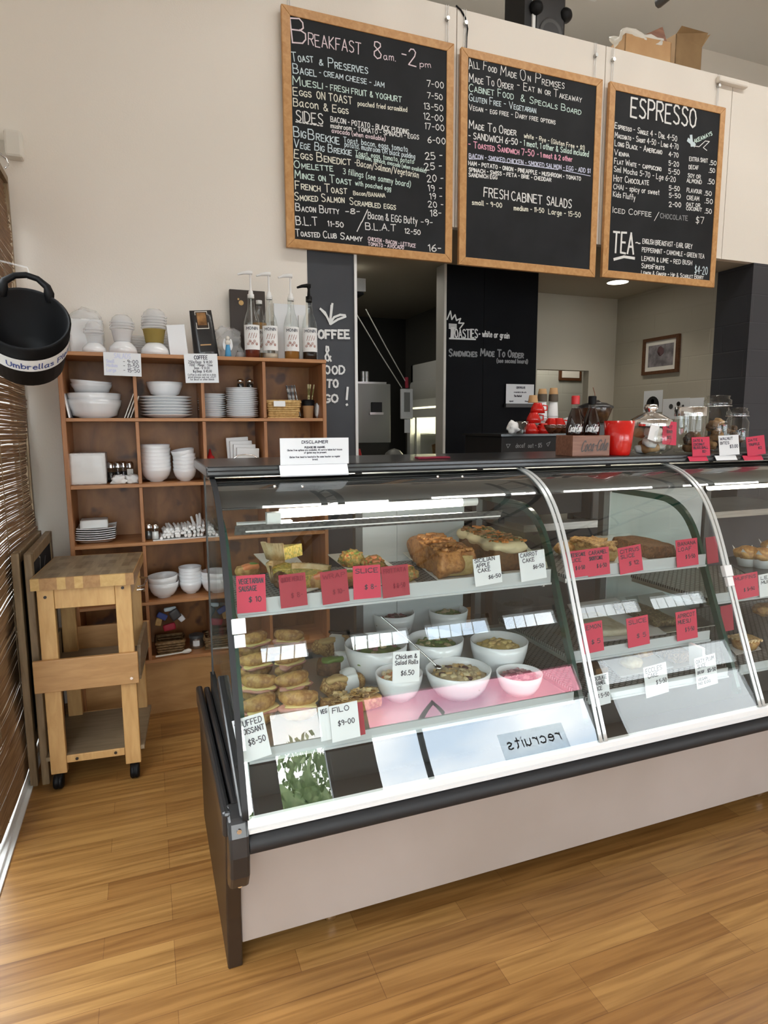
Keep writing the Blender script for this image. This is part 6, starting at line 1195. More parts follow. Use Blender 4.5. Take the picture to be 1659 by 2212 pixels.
def grinder():
    x0, x1, z0, z1 = rect(1287, 867, 1360, 908, 2.9); x = (x0+x1)/2; y = 3.05; t = thing('coffee_grinder', 'coffee grinder with brown bean hopper behind the red pot', 'grinder', (x, y, .9)); s = (x1-x0)/2*.84; zt = z1
    b = MB(); b.box(x-.08, x+.08, y-.1, y+.1, .901, zt-.12); b.build('body', 'black_satin', t, bevel=.01); mat('hopper', (.05, .022, .01), .12, c2=(.12, .06, .025), scale=40)
    b = MB(); b.lathe([(.05, zt-.125-.9), (s*.72, zt-.105-.9), (s, zt-.03-.9), (s*.99, zt-.028-.9)], 32, (x, y, .9)); b.build('hopper', 'hopper', t); b = MB(); b.lathe([(s*1.03, zt-.034-.9), (s*1.03, zt-.024-.9), (s*.6, zt-.004-.9), (.03, zt-.9), (.02, zt+.012-.9), (0, zt+.014-.9)], 32, (x, y, .9)); b.build('lid', 'black_satin', t)
    b = MB(); b.tube([(x, y, zt+.012), (x-.008, y, zt+.05), (x-.022, y, zt+.085)], .0025, 5); b.build('stick', 'crate_wood', t)
grinder()
o = notice('certificate', 1093, 830, 1153, 872, 'small white certificate on the black toasties wall', [('CERTIFICATE', -.14, .28, .18, .09, .004, 'ink', 0), ('is awarded to this cafe', -.22, .06, .22, .06, .0025, 'ink', 0), ('The Market', -.22, -.15, .06, .09, .004, 'ink', 0), ('signed', -.38, -.40, -.24, .06, .003, 'ink', 0), ('Manager', .18, -.40, .38, .06, .003, 'ink', 0)], y=4.335)
b = MB(); x0, x1, z0, z1 = rect(1091, 872, 1150, 880, 4.33); b.box(x0, x1, 4.315, 4.349, z0, z1); b.build('ledge', 'dark_grey', o)
k = MB(); f = lambda u, v: (u, 4.3485, v)
def wl(mb, px0, py0, px1, py1, hpx, s, w, y=4.3485, caps=0.0, seed=1):
    a, c = PY(px0, py0, y), PY(px1, py1, y); h = PY(px0, py0-hpx, y).z-a.z; text(mb, s, lambda u, v: (u, y, v), a.x, a.z, c.x, c.z, h, w, caps, seed)
wl(k, 974, 729, 1032, 730, 18, 'TOASTIES', .009); wl(k, 1034, 727, 1100, 731, 12, '~ white or grain', .0075)
a = [PY(px, py, 4.3485) for px, py in ((971, 731), (1027, 733))]; stroke(k, [(q.x, q.z) for q in a], f, .012)
a = [PY(px, py, 4.3485) for px, py in ((966, 690), (973, 672), (976, 690), (983, 680), (986, 692), (995, 688), (991, 698), (1002, 698), (993, 710))]; stroke(k, [(q.x, q.z) for q in a], f, .010)
for i in range(4): a = [PY(px, py, 4.3485) for px, py in ((970, 700+i*3), (986, 701+i*3))]; stroke(k, [(q.x, q.z) for q in a], f, .008)
a = [PY(px, py, 4.3485) for px, py in ((978, 708), (977, 728))]; stroke(k, [(q.x, q.z) for q in a], f, .03); t = [o for o in COL.objects if o.name == 'wall_partition'][0]; k.build('chalk_lettering', 'chalk', t)
k = MB(); wl(k, 970, 769, 1030, 770, 15, 'Sandwiches', .010, caps=.65); wl(k, 1038, 768, 1130, 773, 15, 'Made To Order', .010, caps=.65); wl(k, 1073, 783, 1140, 785, 8, '(see second board)', .007); k.build('faint_lettering', 'chalk_faint', t)
# chalk writing on the wall left of the opening
k = MB(); yw = YB-.009; g = lambda u, v: (u, yw, v)
for pts in ([(718, 656), (713, 700)], [(692, 667), (702, 675), (713, 698)], [(713, 698), (722, 685), (735, 680), (745, 681), (746, 684), (730, 690), (714, 700)], [(694, 669), (705, 682), (714, 698)], [(716, 660), (713, 695)]): a = [PY(px, py, yw) for px, py in pts]; stroke(k, [(q.x, q.z) for q in a], g, .012)
wl(k, 688, 730, 756, 731, 17, 'OFFEE', .012, yw); wl(k, 702, 779, 716, 779, 32, '&', .010, yw); wl(k, 688, 807, 745, 808, 17, 'FOOD', .010, yw); wl(k, 706, 836, 731, 837, 16, 'TO', .011, yw); wl(k, 700, 869, 731, 868, 16, 'GO', .011, yw); wl(k, 748, 874, 754, 874, 38, '!', .013, yw)
k.build('chalk_lettering', 'chalk', [o for o in COL.objects if o.name == 'wall_chalk'][0])
# picture on the servery side wall
def picture():
    y0, y1 = 4.19, 4.60; z0, z1 = 1.885, 2.20; x = 4.25; t = thing('framed_picture', 'small framed picture with white mount on the servery side wall', 'picture', (x-.012, (y0+y1)/2, z0)); w = .028
    b = MB(); b.box(x-.026, x, y0, y0+w, z0, z1); b.box(x-.026, x, y1-w, y1, z0, z1); b.box(x-.026, x, y0+w, y1-w, z0, z0+w); b.box(x-.026, x, y0+w, y1-w, z1-w, z1); b.build('frame', 'picture_wood', t)
    b = MB(); b.box(x-.012, x-.001, y0+w, y1-w, z0+w, z1-w); b.build('mount', 'off_white', t); mat('art_grey', (.10, .09, .095), .6, c2=(.26, .24, .25), scale=14); mat('art_dark', (.10, .05, .055), .6)
    b = MB(); b.box(x-.014, x-.012, y0+.062, y1-.062, z0+.065, z1-.065); a = b.build('print', 'art_grey', t); b = MB(); b.blob((x-.0145, (y0+y1)/2, z0+.19), (.001, .04, .04), 2, .3, sub=2); b.build('motif', 'art_dark', a)
picture()
def wallpaper(px0, py0, px1, py1, x, label, art):
    a, c = PX(px0, py0, x), PX(px1, py1, x); b = MB(); b.box(x-.003, x-.0005, min(a.y, c.y), max(a.y, c.y), min(a.z, c.z), max(a.z, c.z)); o = solo('notice', b, 'card_white', label, 'notice'); ym, zm = (a.y+c.y)/2, (a.z+c.z)/2
    for (dy, dz, r, m) in art: b = MB(); b.x = Matrix.Translation((x-.0045, ym+dy, zm+dz)) @ Matrix.Rotation(R(-90), 4, 'Y'); b.cyl((0, 0, 0), r, .001, 20); b.build('print', m, o)
wallpaper(1392, 845, 1430, 890, 4.25, 'white notice with dark round print above the metal lidded jar', [(0, -.03, .075, 'black_matt'), (-.0, .0, .02, 'off_white')])
wallpaper(1433, 862, 1488, 905, 4.25, 'white notice with small dark prints right of the round print', [(.05, .02, .022, 'dark_grey'), (-.03, .04, .02, 'black_matt'), (-.03, -.03, .025, 'black_matt'), (-.08, .02, .012, 'dark_grey')]); wallpaper(1491, 860, 1520, 885, 4.25, 'pale notice nearest the charcoal wall', [])
# downlight in the servery ceiling, picture beyond the hatch
t = thing('downlight', 'lit round downlight in the servery ceiling', 'ceiling light', (3.72, 4.37, 2.608)); b = MB(); b.lathe([(.085, .0), (.085, .011), (.07, .011)], 28, (3.72, 4.37, 2.608)); b.build('ring', 'rail_white', t); emit('downlight_glow', (1, .95, .85), 12); b = MB(); b.lathe([(0, .003), (.078, .003)], 28, (3.72, 4.37, 2.606)); b.build('lens', 'downlight_glow', t)
ld = bpy.data.lights.new('downlight_lamp', 'SPOT'); ld.energy = 10; ld.spot_size = R(120); ld.spot_blend = .6; ld.color = (1, .93, .82); ld.shadow_soft_size = .07; lo = bpy.data.objects.new('downlight_lamp', ld); COL.objects.link(lo); lo.location = (3.72, 4.37, 2.59)
x0, x1, z0, z1 = rect(1209, 770, 1256, 822, 6.08); t = thing('framed_picture', 'framed picture on the tiled wall seen through the hatch', 'picture', ((x0+x1)/2, 6.085, z0)); b = MB(); b.box(x0, x1, 6.075, 6.098, z0, z1); b.build('frame', 'picture_wood', t); b = MB(); b.box(x0+.03, x1-.03, 6.072, 6.075, z0+.03, z1-.03); b.build('mount', 'off_white', t)
ld = bpy.data.lights.new('scullery_lamp', 'POINT'); ld.energy = 14; ld.color = (1, .95, .86); ld.shadow_soft_size = .15; lo = bpy.data.objects.new('scullery_lamp', ld); COL.objects.link(lo); lo.location = (4.1, 5.6, 2.45)

# ------------------------------------------------------------------ kitchen through the opening
def fridge():
    t = thing('glass_fridge', 'white upright glass door fridge at the kitchen wall', 'fridge', (2.6, 5.3, 0)); y0, y1, zt = 4.85, 5.75, 2.02; xf = 2.42; xb = 2.79
    b = MB(); b.box(xf+.04, xb, y0, y1, .0, .08); b.box(xb-.03, xb, y0, y1, .08, zt); b.box(xf+.04, xb, y0, y0+.04, .08, zt); b.box(xf+.04, xb, y1-.04, y1, .08, zt); b.box(xf+.04, xb, y0, y1, 1.62, zt); b.build('cabinet', 'trim_white', t)
    b = MB(); b.sheet([(xf+.045, 1.68), (xf+.02, 1.74), (xf+.03, 1.84), (xf+.06, 1.90)], y0, y1, 'y'); mat('fridge_sign', (.7, .7, .68), .25); b.build('header', 'fridge_sign', t)
    w = .07; b = MB(); b.box(xf, xf+.04, y0, y0+w, .12, 1.60); b.box(xf, xf+.04, y1-w, y1, .12, 1.60); b.box(xf, xf+.04, y0, y1, .12, .2); b.box(xf, xf+.04, y0, y1, 1.52, 1.60); b.box(xf+.0, xf+.04, 5.52, 5.56, .2, 1.52); d = b.build('door', 'trim_white', t); b = MB(); b.quad((xf+.02, y0+w, .2), (xf+.02, y1-w, .2), (xf+.02, y1-w, 1.52), (xf+.02, y0+w, 1.52)); b.build('pane', 'pane', d)
    for z in (.5, .85, 1.15, 1.36): b = MB(); b.box(xf+.06, xb-.03, y0+.05, y1-.05, z, z+.012); b.build('shelf', 'trim_white', t)
    emit('fridge_glow', (1, .93, .62), 2.4); b = MB(); b.box(xb-.05, xb-.03, y0+.06, y0+.09, .2, 1.5); b.build('lamp', 'fridge_glow', t)
    ld = bpy.data.lights.new('fridge_lamp', 'POINT'); ld.energy = 4; ld.color = (1, .92, .62); ld.shadow_soft_size = .1; lo = bpy.data.objects.new('fridge_lamp', ld); COL.objects.link(lo); lo.location = (2.62, 5.3, 1.47)
    for i, (yy, z, r, h, m, lb) in enumerate(((5.12, 1.162, .06, .12, 'off_white', 'pale tub on the third fridge shelf'), (5.30, 1.162, .05, .14, 'kraft', 'brown pot on the third fridge shelf'), (5.35, .862, .07, .14, 'salmon', 'orange tub on the second fridge shelf'), (5.1, .862, .06, .16, 'steel', 'steel canister on the second fridge shelf'), (5.48, 1.162, .055, .1, 'cookie', 'brown bowl at the rear of the third fridge shelf'))): b = MB(); b.lathe([(0, 0), (r*.8, 0), (r, h), (r*.5, h+.01), (0, h+.01)], 18, (2.62, yy, z)); solo('food_tub', b, m, lb, 'tub', 'tubs in the kitchen fridge')
fridge()
ld = bpy.data.lights.new('kitchen_lamp', 'AREA'); ld.energy = 2.2; ld.size = .8; lo = bpy.data.objects.new('kitchen_lamp', ld); COL.objects.link(lo); lo.location = (1.7, 5.0, 2.58); ld.color = (1, .95, .84)
def combi():
    x0, x1, z0, z1 = rect(771, 829, 844, 957, 5.2); x0 -= .25; t = thing('kitchen_oven', 'grey steel kitchen oven with dark handle in the dim kitchen', 'oven', ((x0+x1)/2, 5.5, z0)); mat('oven_grey', (.28, .28, .26), .4, .2)
    b = MB(); b.box(x0, x1, 5.2, 5.8, z0, z1); b.build('body', 'oven_grey', t, bevel=.006); b = MB(); h0, h1, hz0, hz1 = rect(802, 869, 824, 892, 5.19); b.box(h0, h1, 5.17, 5.2, hz0, hz1); b.build('panel', 'black_matt', t, bevel=.004); b = MB(); b.box(h0-.02, h1+.01, 5.165, 5.198, hz0-.015, hz0+.005); b.build('handle', 'alu', t)
    b = MB(); b.box(x0, x1, 5.25, 5.8, 0, z0-.0); solo('oven_stand', b, 'kitchen_dark', 'dark stand carrying the kitchen oven', 'stand')
    b = MB(); b.box(x0+.22, x1-.02, 5.25, 5.7, z1+.001, z1+.02); solo('baking_tray', b, 'alu', 'flat tray lying on top of the kitchen oven', 'tray')
    for i, (px, lb) in enumerate(((784, 'left steel canister standing on the kitchen oven'), (792, 'right steel canister standing on the kitchen oven'))): b = MB(); p = PY(px, 820, 5.3); b.cyl((p.x, 5.3, z1+.021 if False else z1+.0005), .02, .11, 16); solo('canister', b, 'steel', lb, 'canister')
combi()
b = MB(); x0, x1, z0, z1 = rect(770, 601, 790, 629, 4.6); b.box(x0-.08, x1, 4.6, 4.75, z0, z1); t = thing('wall_speaker', 'small white box fixed high at the kitchen opening', 'box', (x0, 4.68, z0)); b.build('box', 'fridge_sign', t); b = MB(); b.box(x0-.08, x1-.01, 4.62, 4.74, z0-.02, z0-.001); b.build('bracket', 'black_plastic', t)
b = MB(); b.box(x0-.10, x0-.05, 4.66, 4.70, z0+.02, 2.62); b.build('stem', 'kitchen_wall', t)
for i, (pa, pb, lb) in enumerate((((769, 677), (868, 838), 'left bamboo pole leaning across the kitchen'), ((790, 668), (876, 824), 'right bamboo pole leaning across the kitchen'))): a, c = PY(*pa, 4.9), PY(*pb, 5.0); b = MB(); b.tube([a, a.lerp(c, .5)+Vector((0, 0, -.008)), c], .0045, 6); solo('pole', b, 'off_white', lb, 'pole')
b = MB(); x0, x1, z0, z1 = rect(865, 840, 881, 905, 5.02); b.box(x0, x1+.04, 5.0, 5.03, z0, z1); t = thing('wall_phone', 'pale grey wall unit hanging beside the kitchen fridge', 'wall unit', ((x0+x1)/2, 5.01, z0)); b.build('case', 'trim_white', t, bevel=.006); b = MB(); b.box(x0+.025, x1+.01, 4.996, 5.0, z0+.06, z1-.03); b.build('screen', 'oven_grey', t)
b = MB(); x0, x1, z0, z1 = rect(873, 906, 881, 935, 5.0); b.box(x0, x1+.02, 4.99, 4.995, z0, z1); solo('paper_note', b, 'paper', 'white paper note hanging under the pale wall unit', 'paper')
b = MB(); p0, p1 = PY(878, 815, 5.0), PY(879, 838, 5.0); b.tube([p0, p1], .016, 8); solo('striped_tape', b, 'card_red', 'small red and white roll above the pale wall unit', 'tape')
b = MB(); b.box(1.2, 2.05, 4.55, 4.95, 0, 1.02); solo('prep_bench', b, 'kitchen_dark', 'dark kitchen prep bench behind the counter', 'bench')
sauce_bottle(PY(780, 960, 4.62).x, 4.66, 1.0205, 'sauce bottle with red nozzle on the kitchen bench', 1.45, 'fridge_sign')
b = MB(); p = PY(853, 975, 4.75); b.blob((p.x, 4.76, 1.12), (.10, .09, .14), 4, .1, 1.5, 3, flat=1.0205); solo('food_mixer', b, 'oven_grey', 'grey rounded food mixer on the kitchen bench', 'mixer'); b = MB(); p = PY(795, 975, 4.65); b.lathe([(0, 0), (.05, 0), (.055, .06), (.03, .09), (0, .1)], 20, (p.x, 4.68, 1.0205)); solo('steel_bowl', b, 'steel', 'small steel pot beside the kitchen sauce bottle', 'pot')

# ------------------------------------------------------------------ things on top of the bulkhead
def speaker():
    x0, x1, z0, z1 = rect(1158, -60, 1222, 79, 3.75); t = thing('speaker', 'black loudspeaker standing on top of the bulkhead', 'speaker', ((x0+x1)/2, 3.8, 3.81)); xm = (x0+x1)/2; w = (x1-x0)/2
    b = MB(); b.box(xm-w, xm+w, 3.74, 3.98, 3.8105, 4.35); b.build('cabinet', 'black_satin', t, bevel=.02)
    for zz in (3.93, 4.22): b = MB(); b.x = Matrix.Translation((xm, 3.74, zz)) @ Matrix.Rotation(R(90), 4, 'X'); b.lathe([(w*.78, -.004), (w*.8, .006), (w*.66, .004), (w*.3, -.01), (0, -.002)], 28); b.build('cone', 'dark_grey', t)
    for s in (-1, 1): b = MB(); b.blob((xm+s*w, 3.75, 4.06), (.045, .04, .045), 2, .05, sub=3); b.build('knob', 'black_plastic', t)
    x2, x3, _, _ = rect(1135, 0, 1156, 60, 3.75); b = MB(); b.box(x2, x3-.02, 3.76, 4.0, 3.8105, 4.4); solo('black_panel', b, 'black_matt', 'black upright panel left of the loudspeaker', 'panel'); b = MB(); b.box(x3-.018, x3+.004, 3.75, 3.80, 3.8105, 4.4); solo('white_post', b, 'trim_white', 'thin white post between black panel and loudspeaker', 'post')
speaker()
def carton(px0, px1, pyt, y, d, rz, label, m='cardboard', flaps=True, name='carton'):
    x0, x1, _, z1 = rect(px0, pyt, px1, 130, y); w = (x1-x0)/2; h = max(.05, z1-3.81); t = thing(name, label, 'box', ((x0+x1)/2, y, 3.8105), R(rz)); b = MB(); th = .006; b.box(-w, w, -d, -d+th, 0, h); b.box(-w, w, d-th, d, 0, h); b.box(-w, -w+th, -d, d, 0, h); b.box(w-th, w, -d, d, 0, h); b.box(-w, w, -d, d, 0, th); b.build('box', m, t, world=False)
    return t, w, d, h
t, w, d, h = carton(1420, 1492, 105, 4.05, .12, 12, 'open cardboard carton on the bulkhead'); b = MB(); b.add([(w, -d, h), (w, d, h), (w+.10, d, h+.16), (w+.10, -d, h+.12)], [(0, 1, 2, 3)], False); b.add([(-w, -d, h), (w, -d, h), (w+.02, -d-.03, h+.09), (-w-.02, -d-.05, h+.02)], [(0, 1, 2, 3)], False); b.build('flap', 'cardboard', t, world=False)
t, w, d, h = carton(1332, 1425, 100, 3.77, .10, -4, 'low pale carton with torn white edge on the bulkhead', 'kraft'); b = MB(); b.rblock((-.02, -.02, h), (w*.9, d*.8, .03), 3, .4, 8, .3, 20); b.build('torn_paper', 'off_white', t, world=False)
b = MB(); p = PY(1400, 95, 3.80); b.x = Matrix.Translation((p.x, 3.80, p.z)) @ Matrix.Rotation(R(-28), 4, 'Y'); b.box(-.10, .10, -.06, .06, -.05, .05); solo('carton', b, 'crate_wood', 'small dark brown carton tilted on the other boxes', 'box', bevel=.004)
b = MB(); pts = [PY(px, py, 3.545) for px, py in ((985, 12), (996, 22), (1006, 40), (1010, 62), (1008, 80), (1007, 110))]; b.tube(pts, .0045, 6); solo('cable', b, 'black_plastic', 'black cable running down to the middle menu board', 'cable')
b = MB(); b.box(*rect(1553, 160, 1616, 186, 3.52)[:2], 3.51, YB, 3.75, 3.79); solo('junction_box', b, 'cream_paint', 'white plastic box at the right end of the bulkhead top', 'box', bevel=.01)

# ------------------------------------------------------------------ menu boards
CR = {1: (600, 0, .24111), 2: (600, 260, .24111), 3: (980, 90, .20494), 4: (980, 330, .20494), 5: (1290, 160, .22242), 6: (1290, 380, .22242)}
def menu_board(x0, x1, z0, z1, label, writing, wires):
    y0, y1 = 3.505, 3.53; t = thing('menu_board', label, 'menu board', ((x0+x1)/2, 3.52, z0), group='menu boards over the servery'); w = .046
    b = MB(); b.prism([(x0, z0), (x0+w, z0+w), (x0+w, z1-w), (x0, z1)], 'y', y0, y1); b.prism([(x1, z0), (x1, z1), (x1-w, z1-w), (x1-w, z0+w)], 'y', y0, y1); b.prism([(x0, z0), (x1, z0), (x1-w, z0+w), (x0+w, z0+w)], 'y', y0, y1); b.prism([(x0, z1), (x0+w, z1-w), (x1-w, z1-w), (x1, z1)], 'y', y0, y1); b.build('frame', 'board_frame', t, bevel=.003)
    b = MB(); b.box(x0+w-.004, x1-w+.004, 3.510, 3.520, z0+w-.004, z1-w+.004); pn = b.build('chalk_panel', 'chalkboard', t)
    yw = 3.5088; byc = {}
    for i, (c, xa, ya, xb, yb, hh, col, wd, caps, s) in enumerate(writing):
        ox, oy, sc = CR[c]; mb = byc.setdefault(col, MB()); a = PY(ox+xa*sc, oy+ya*sc, yw); e = PY(ox+xb*sc, oy+yb*sc, yw); h = PY(ox+xa*sc, oy+(ya-hh)*sc, yw).z-a.z; wd *= .86
        if s == '_': stroke(mb, [(a.x, a.z), (e.x, e.z)], lambda u, v: (u, yw, v), wd); continue
        text(mb, s, lambda u, v: (u, yw, v), a.x, a.z, e.x, e.z, h, wd, caps, seed=i+1)
    for col, mb in byc.items(): mb.build('lettering', col, pn)
    for wx in wires:
        b = MB(); b.tube([(wx-.006, 3.542, z1-.01), (wx-.006, 3.542, 3.81)], .0015, 5); b.tube([(wx+.006, 3.542, z1-.01), (wx+.006, 3.542, 3.81)], .0015, 5); b.build('hanging_wire', 'alu', t)
        b = MB(); b.x = Matrix.Translation((wx, 3.55, 3.735)) @ Matrix.Rotation(R(90), 4, 'X'); b.cyl((0, 0, 0), .011, .022, 14); b.build('bolt', 'steel', t)
S = .65
menu_board(.772, 1.763, 2.403, 3.594, 'leftmost framed chalk menu board headed Breakfast', [
 (1, 130, 375, 268, 385, 215, 'chalk_rose', .008, 0, 'B'), (1, 275, 402, 750, 487, 105, 'chalk_rose', .006, 0, 'REAKFAST'), (1, 862, 515, 935, 528, 150, 'chalk_rose', .007, 0, '8'), (1, 950, 533, 1060, 548, 60, 'chalk_rose', .0045, 0, 'am.'), (1, 1108, 560, 1245, 592, 150, 'chalk_rose', .007, 0, '-2'), (1, 1275, 600, 1375, 608, 50, 'chalk_rose', .0045, 0, 'pm'),
 (1, 128, 545, 318, 562, 80, 'chalk_blue', .0055, S, 'Toast'), (1, 372, 582, 410, 586, 50, 'chalk_blue', .0055, 0, '&'), (1, 455, 602, 805, 662, 85, 'chalk_blue', .0055, S, 'Preserves'), (1, 138, 655, 345, 685, 85, 'chalk_blue', .0055, S, 'Bagel'), (1, 372, 672, 955, 785, 45, 'chalk_blue', .0048, 0, '- CREAM CHEESE - JAM'),
 (1, 135, 758, 400, 795, 80, 'chalk_mint', .0055, S, 'Muesli'), (1, 430, 800, 1110, 918, 50, 'chalk_mint', .005, 0, '- FRESH FRUIT & YOGHURT'), (1, 138, 850, 300, 872, 70, 'chalk_cream', .0055, S, 'Eggs'), (1, 350, 885, 668, 935, 65, 'chalk_cream', .0055, 0, 'ON TOAST'), (1, 718, 945, 1160, 1003, 40, 'chalk_cream', .0042, 0, 'poached fried scrambled'), (1, 140, 948, 365, 978, 68, 'chalk_cream', .0055, 0, 'Bacon'), (1, 410, 990, 632, 1022, 65, 'chalk_cream', .0055, S, '& Eggs'),
 (1, 1338, 775, 1490, 792, 55, 'chalk', .005, 0, '7-00'), (1, 1340, 880, 1480, 897, 50, 'chalk', .005, 0, '7-50'), (1, 1310, 975, 1485, 998, 55, 'chalk', .005, 0, '13-50'), (1, 1310, 1067, 1485, 1090, 55, 'chalk', .005, 0, '12-00'), (1, 1318, 1155, 1495, 1175, 55, 'chalk', .005, 0, '17-00'),
 (1, 165, 1085, 410, 1118, 95, 'chalk', .0065, 0, 'SIDES'), (1, 160, 1100, 405, 1140, 20, 'chalk', .0065, 0, '~~~~~~~~'), (1, 475, 1090, 1175, 1205, 45, 'chalk', .0048, 0, 'BACON - POTATO - BLACK PUDDING'), (1, 475, 1145, 1265, 1250, 40, 'chalk', .0045, 0, 'mushroom - TOMATO - SPINACH - EGGS'), (2, 485, 108, 965, 185, 38, 'chalk_rose', .0042, 0, 'avocado (when available)'), (2, 1345, 200, 1505, 215, 55, 'chalk', .0055, 0, '6-00'),
 (2, 145, 145, 250, 160, 90, 'chalk_blue', .006, S, 'Big'), (2, 275, 165, 550, 213, 90, 'chalk_blue', .006, S, 'Brekkie'), (2, 590, 195, 1165, 283, 48, 'chalk_blue', .0043, 0, 'Toast, bacon, eggs, tomato'), (2, 600, 235, 1230, 345, 45, 'chalk_blue', .0040, 0, 'potato, mushroom OR black pudding'), (2, 1325, 350, 1480, 345, 60, 'chalk', .0058, 0, '25 -'),
 (2, 145, 240, 290, 265, 75, 'chalk_blue', .0055, S, 'Vege'), (2, 330, 265, 660, 315, 70, 'chalk_blue', .0055, S, 'Big Brekkie'), (2, 695, 310, 1220, 390, 42, 'chalk_mint', .0040, 0, 'Toast, eggs, tomato, potato'), (2, 700, 335, 1330, 470, 36, 'chalk_mint', .0036, 0, 'mushroom, spinach, avocado (when available)'), (2, 1318, 445, 1475, 440, 60, 'chalk', .0058, 0, '25 -'),
 (2, 148, 335, 310, 358, 75, 'chalk_cream', .0058, S, 'Eggs'), (2, 352, 365, 652, 402, 78, 'chalk_cream', .0058, S, 'Benedict'), (2, 690, 405, 1262, 515, 55, 'chalk_cream', .0045, 0, '-Bacon/Salmon/Vegetarian'), (2, 1340, 550, 1485, 550, 60, 'chalk', .0058, 0, '20 -'), (2, 148, 425, 495, 455, 68, 'chalk_mint', .0058, S, 'Omelette'), (2, 585, 478, 1190, 600, 50, 'chalk_mint', .0045, 0, '3 fillings (see sammy board)'), (2, 1350, 635, 1475, 635, 55, 'chalk', .0055, 0, '19 -'),
 (2, 155, 515, 660, 578, 70, 'chalk_mint', .0058, S, 'Mince on Toast'), (2, 695, 580, 1015, 632, 40, 'chalk_mint', .0043, 0, 'with poached egg'), (2, 1365, 705, 1475, 705, 52, 'chalk', .0055, 0, '19 -'), (2, 160, 615, 618, 660, 72, 'chalk_cream', .0058, S, 'French Toast'), (2, 678, 668, 965, 692, 35, 'chalk_cream', .0043, 0, 'Bacon/BANANA'), (2, 1350, 778, 1485, 782, 52, 'chalk', .0055, 0, '20 -'),
 (2, 152, 715, 595, 738, 70, 'chalk_cream', .0055, S, 'Smoked Salmon'), (2, 645, 755, 1055, 800, 62, 'chalk_cream', .0052, S, 'Scrambled eggs'), (2, 1368, 858, 1470, 858, 55, 'chalk', .0055, 0, '18-'), (2, 162, 810, 550, 838, 65, 'chalk', .0055, S, 'Bacon Butty'), (2, 610, 838, 740, 840, 45, 'chalk', .0055, 0, '-8-'), (2, 755, 910, 805, 800, 20, 'chalk', .006, 0, '_'), (2, 808, 880, 1250, 930, 60, 'chalk', .005, 0, 'Bacon & EGG Butty'), (2, 1285, 935, 1390, 940, 50, 'chalk', .005, 0, '-9-'),
 (2, 165, 935, 360, 942, 75, 'chalk', .006, 0, 'B.L.T'), (2, 450, 948, 592, 958, 45, 'chalk', .0055, 0, '11-50'), (2, 710, 995, 750, 912, 20, 'chalk', .006, 0, '_'), (2, 788, 978, 1060, 992, 60, 'chalk', .0055, 0, 'B.L.A.T'), (2, 1138, 1010, 1280, 1028, 42, 'chalk', .005, 0, '12-50'), (2, 160, 1035, 525, 1058, 62, 'chalk', .0055, S, 'Toasted Club'), (2, 560, 1062, 755, 1085, 58, 'chalk', .0058, S, 'Sammy'), (2, 808, 1075, 1235, 1140, 32, 'chalk_rose', .0042, 0, 'CHICKEN - BACON - LETTUCE'), (2, 810, 1120, 1130, 1155, 30, 'chalk_rose', .0042, 0, 'TOMATO - AVOCADO'), (2, 1352, 1175, 1465, 1175, 60, 'chalk', .006, 0, '16-')], (.82, 1.735))
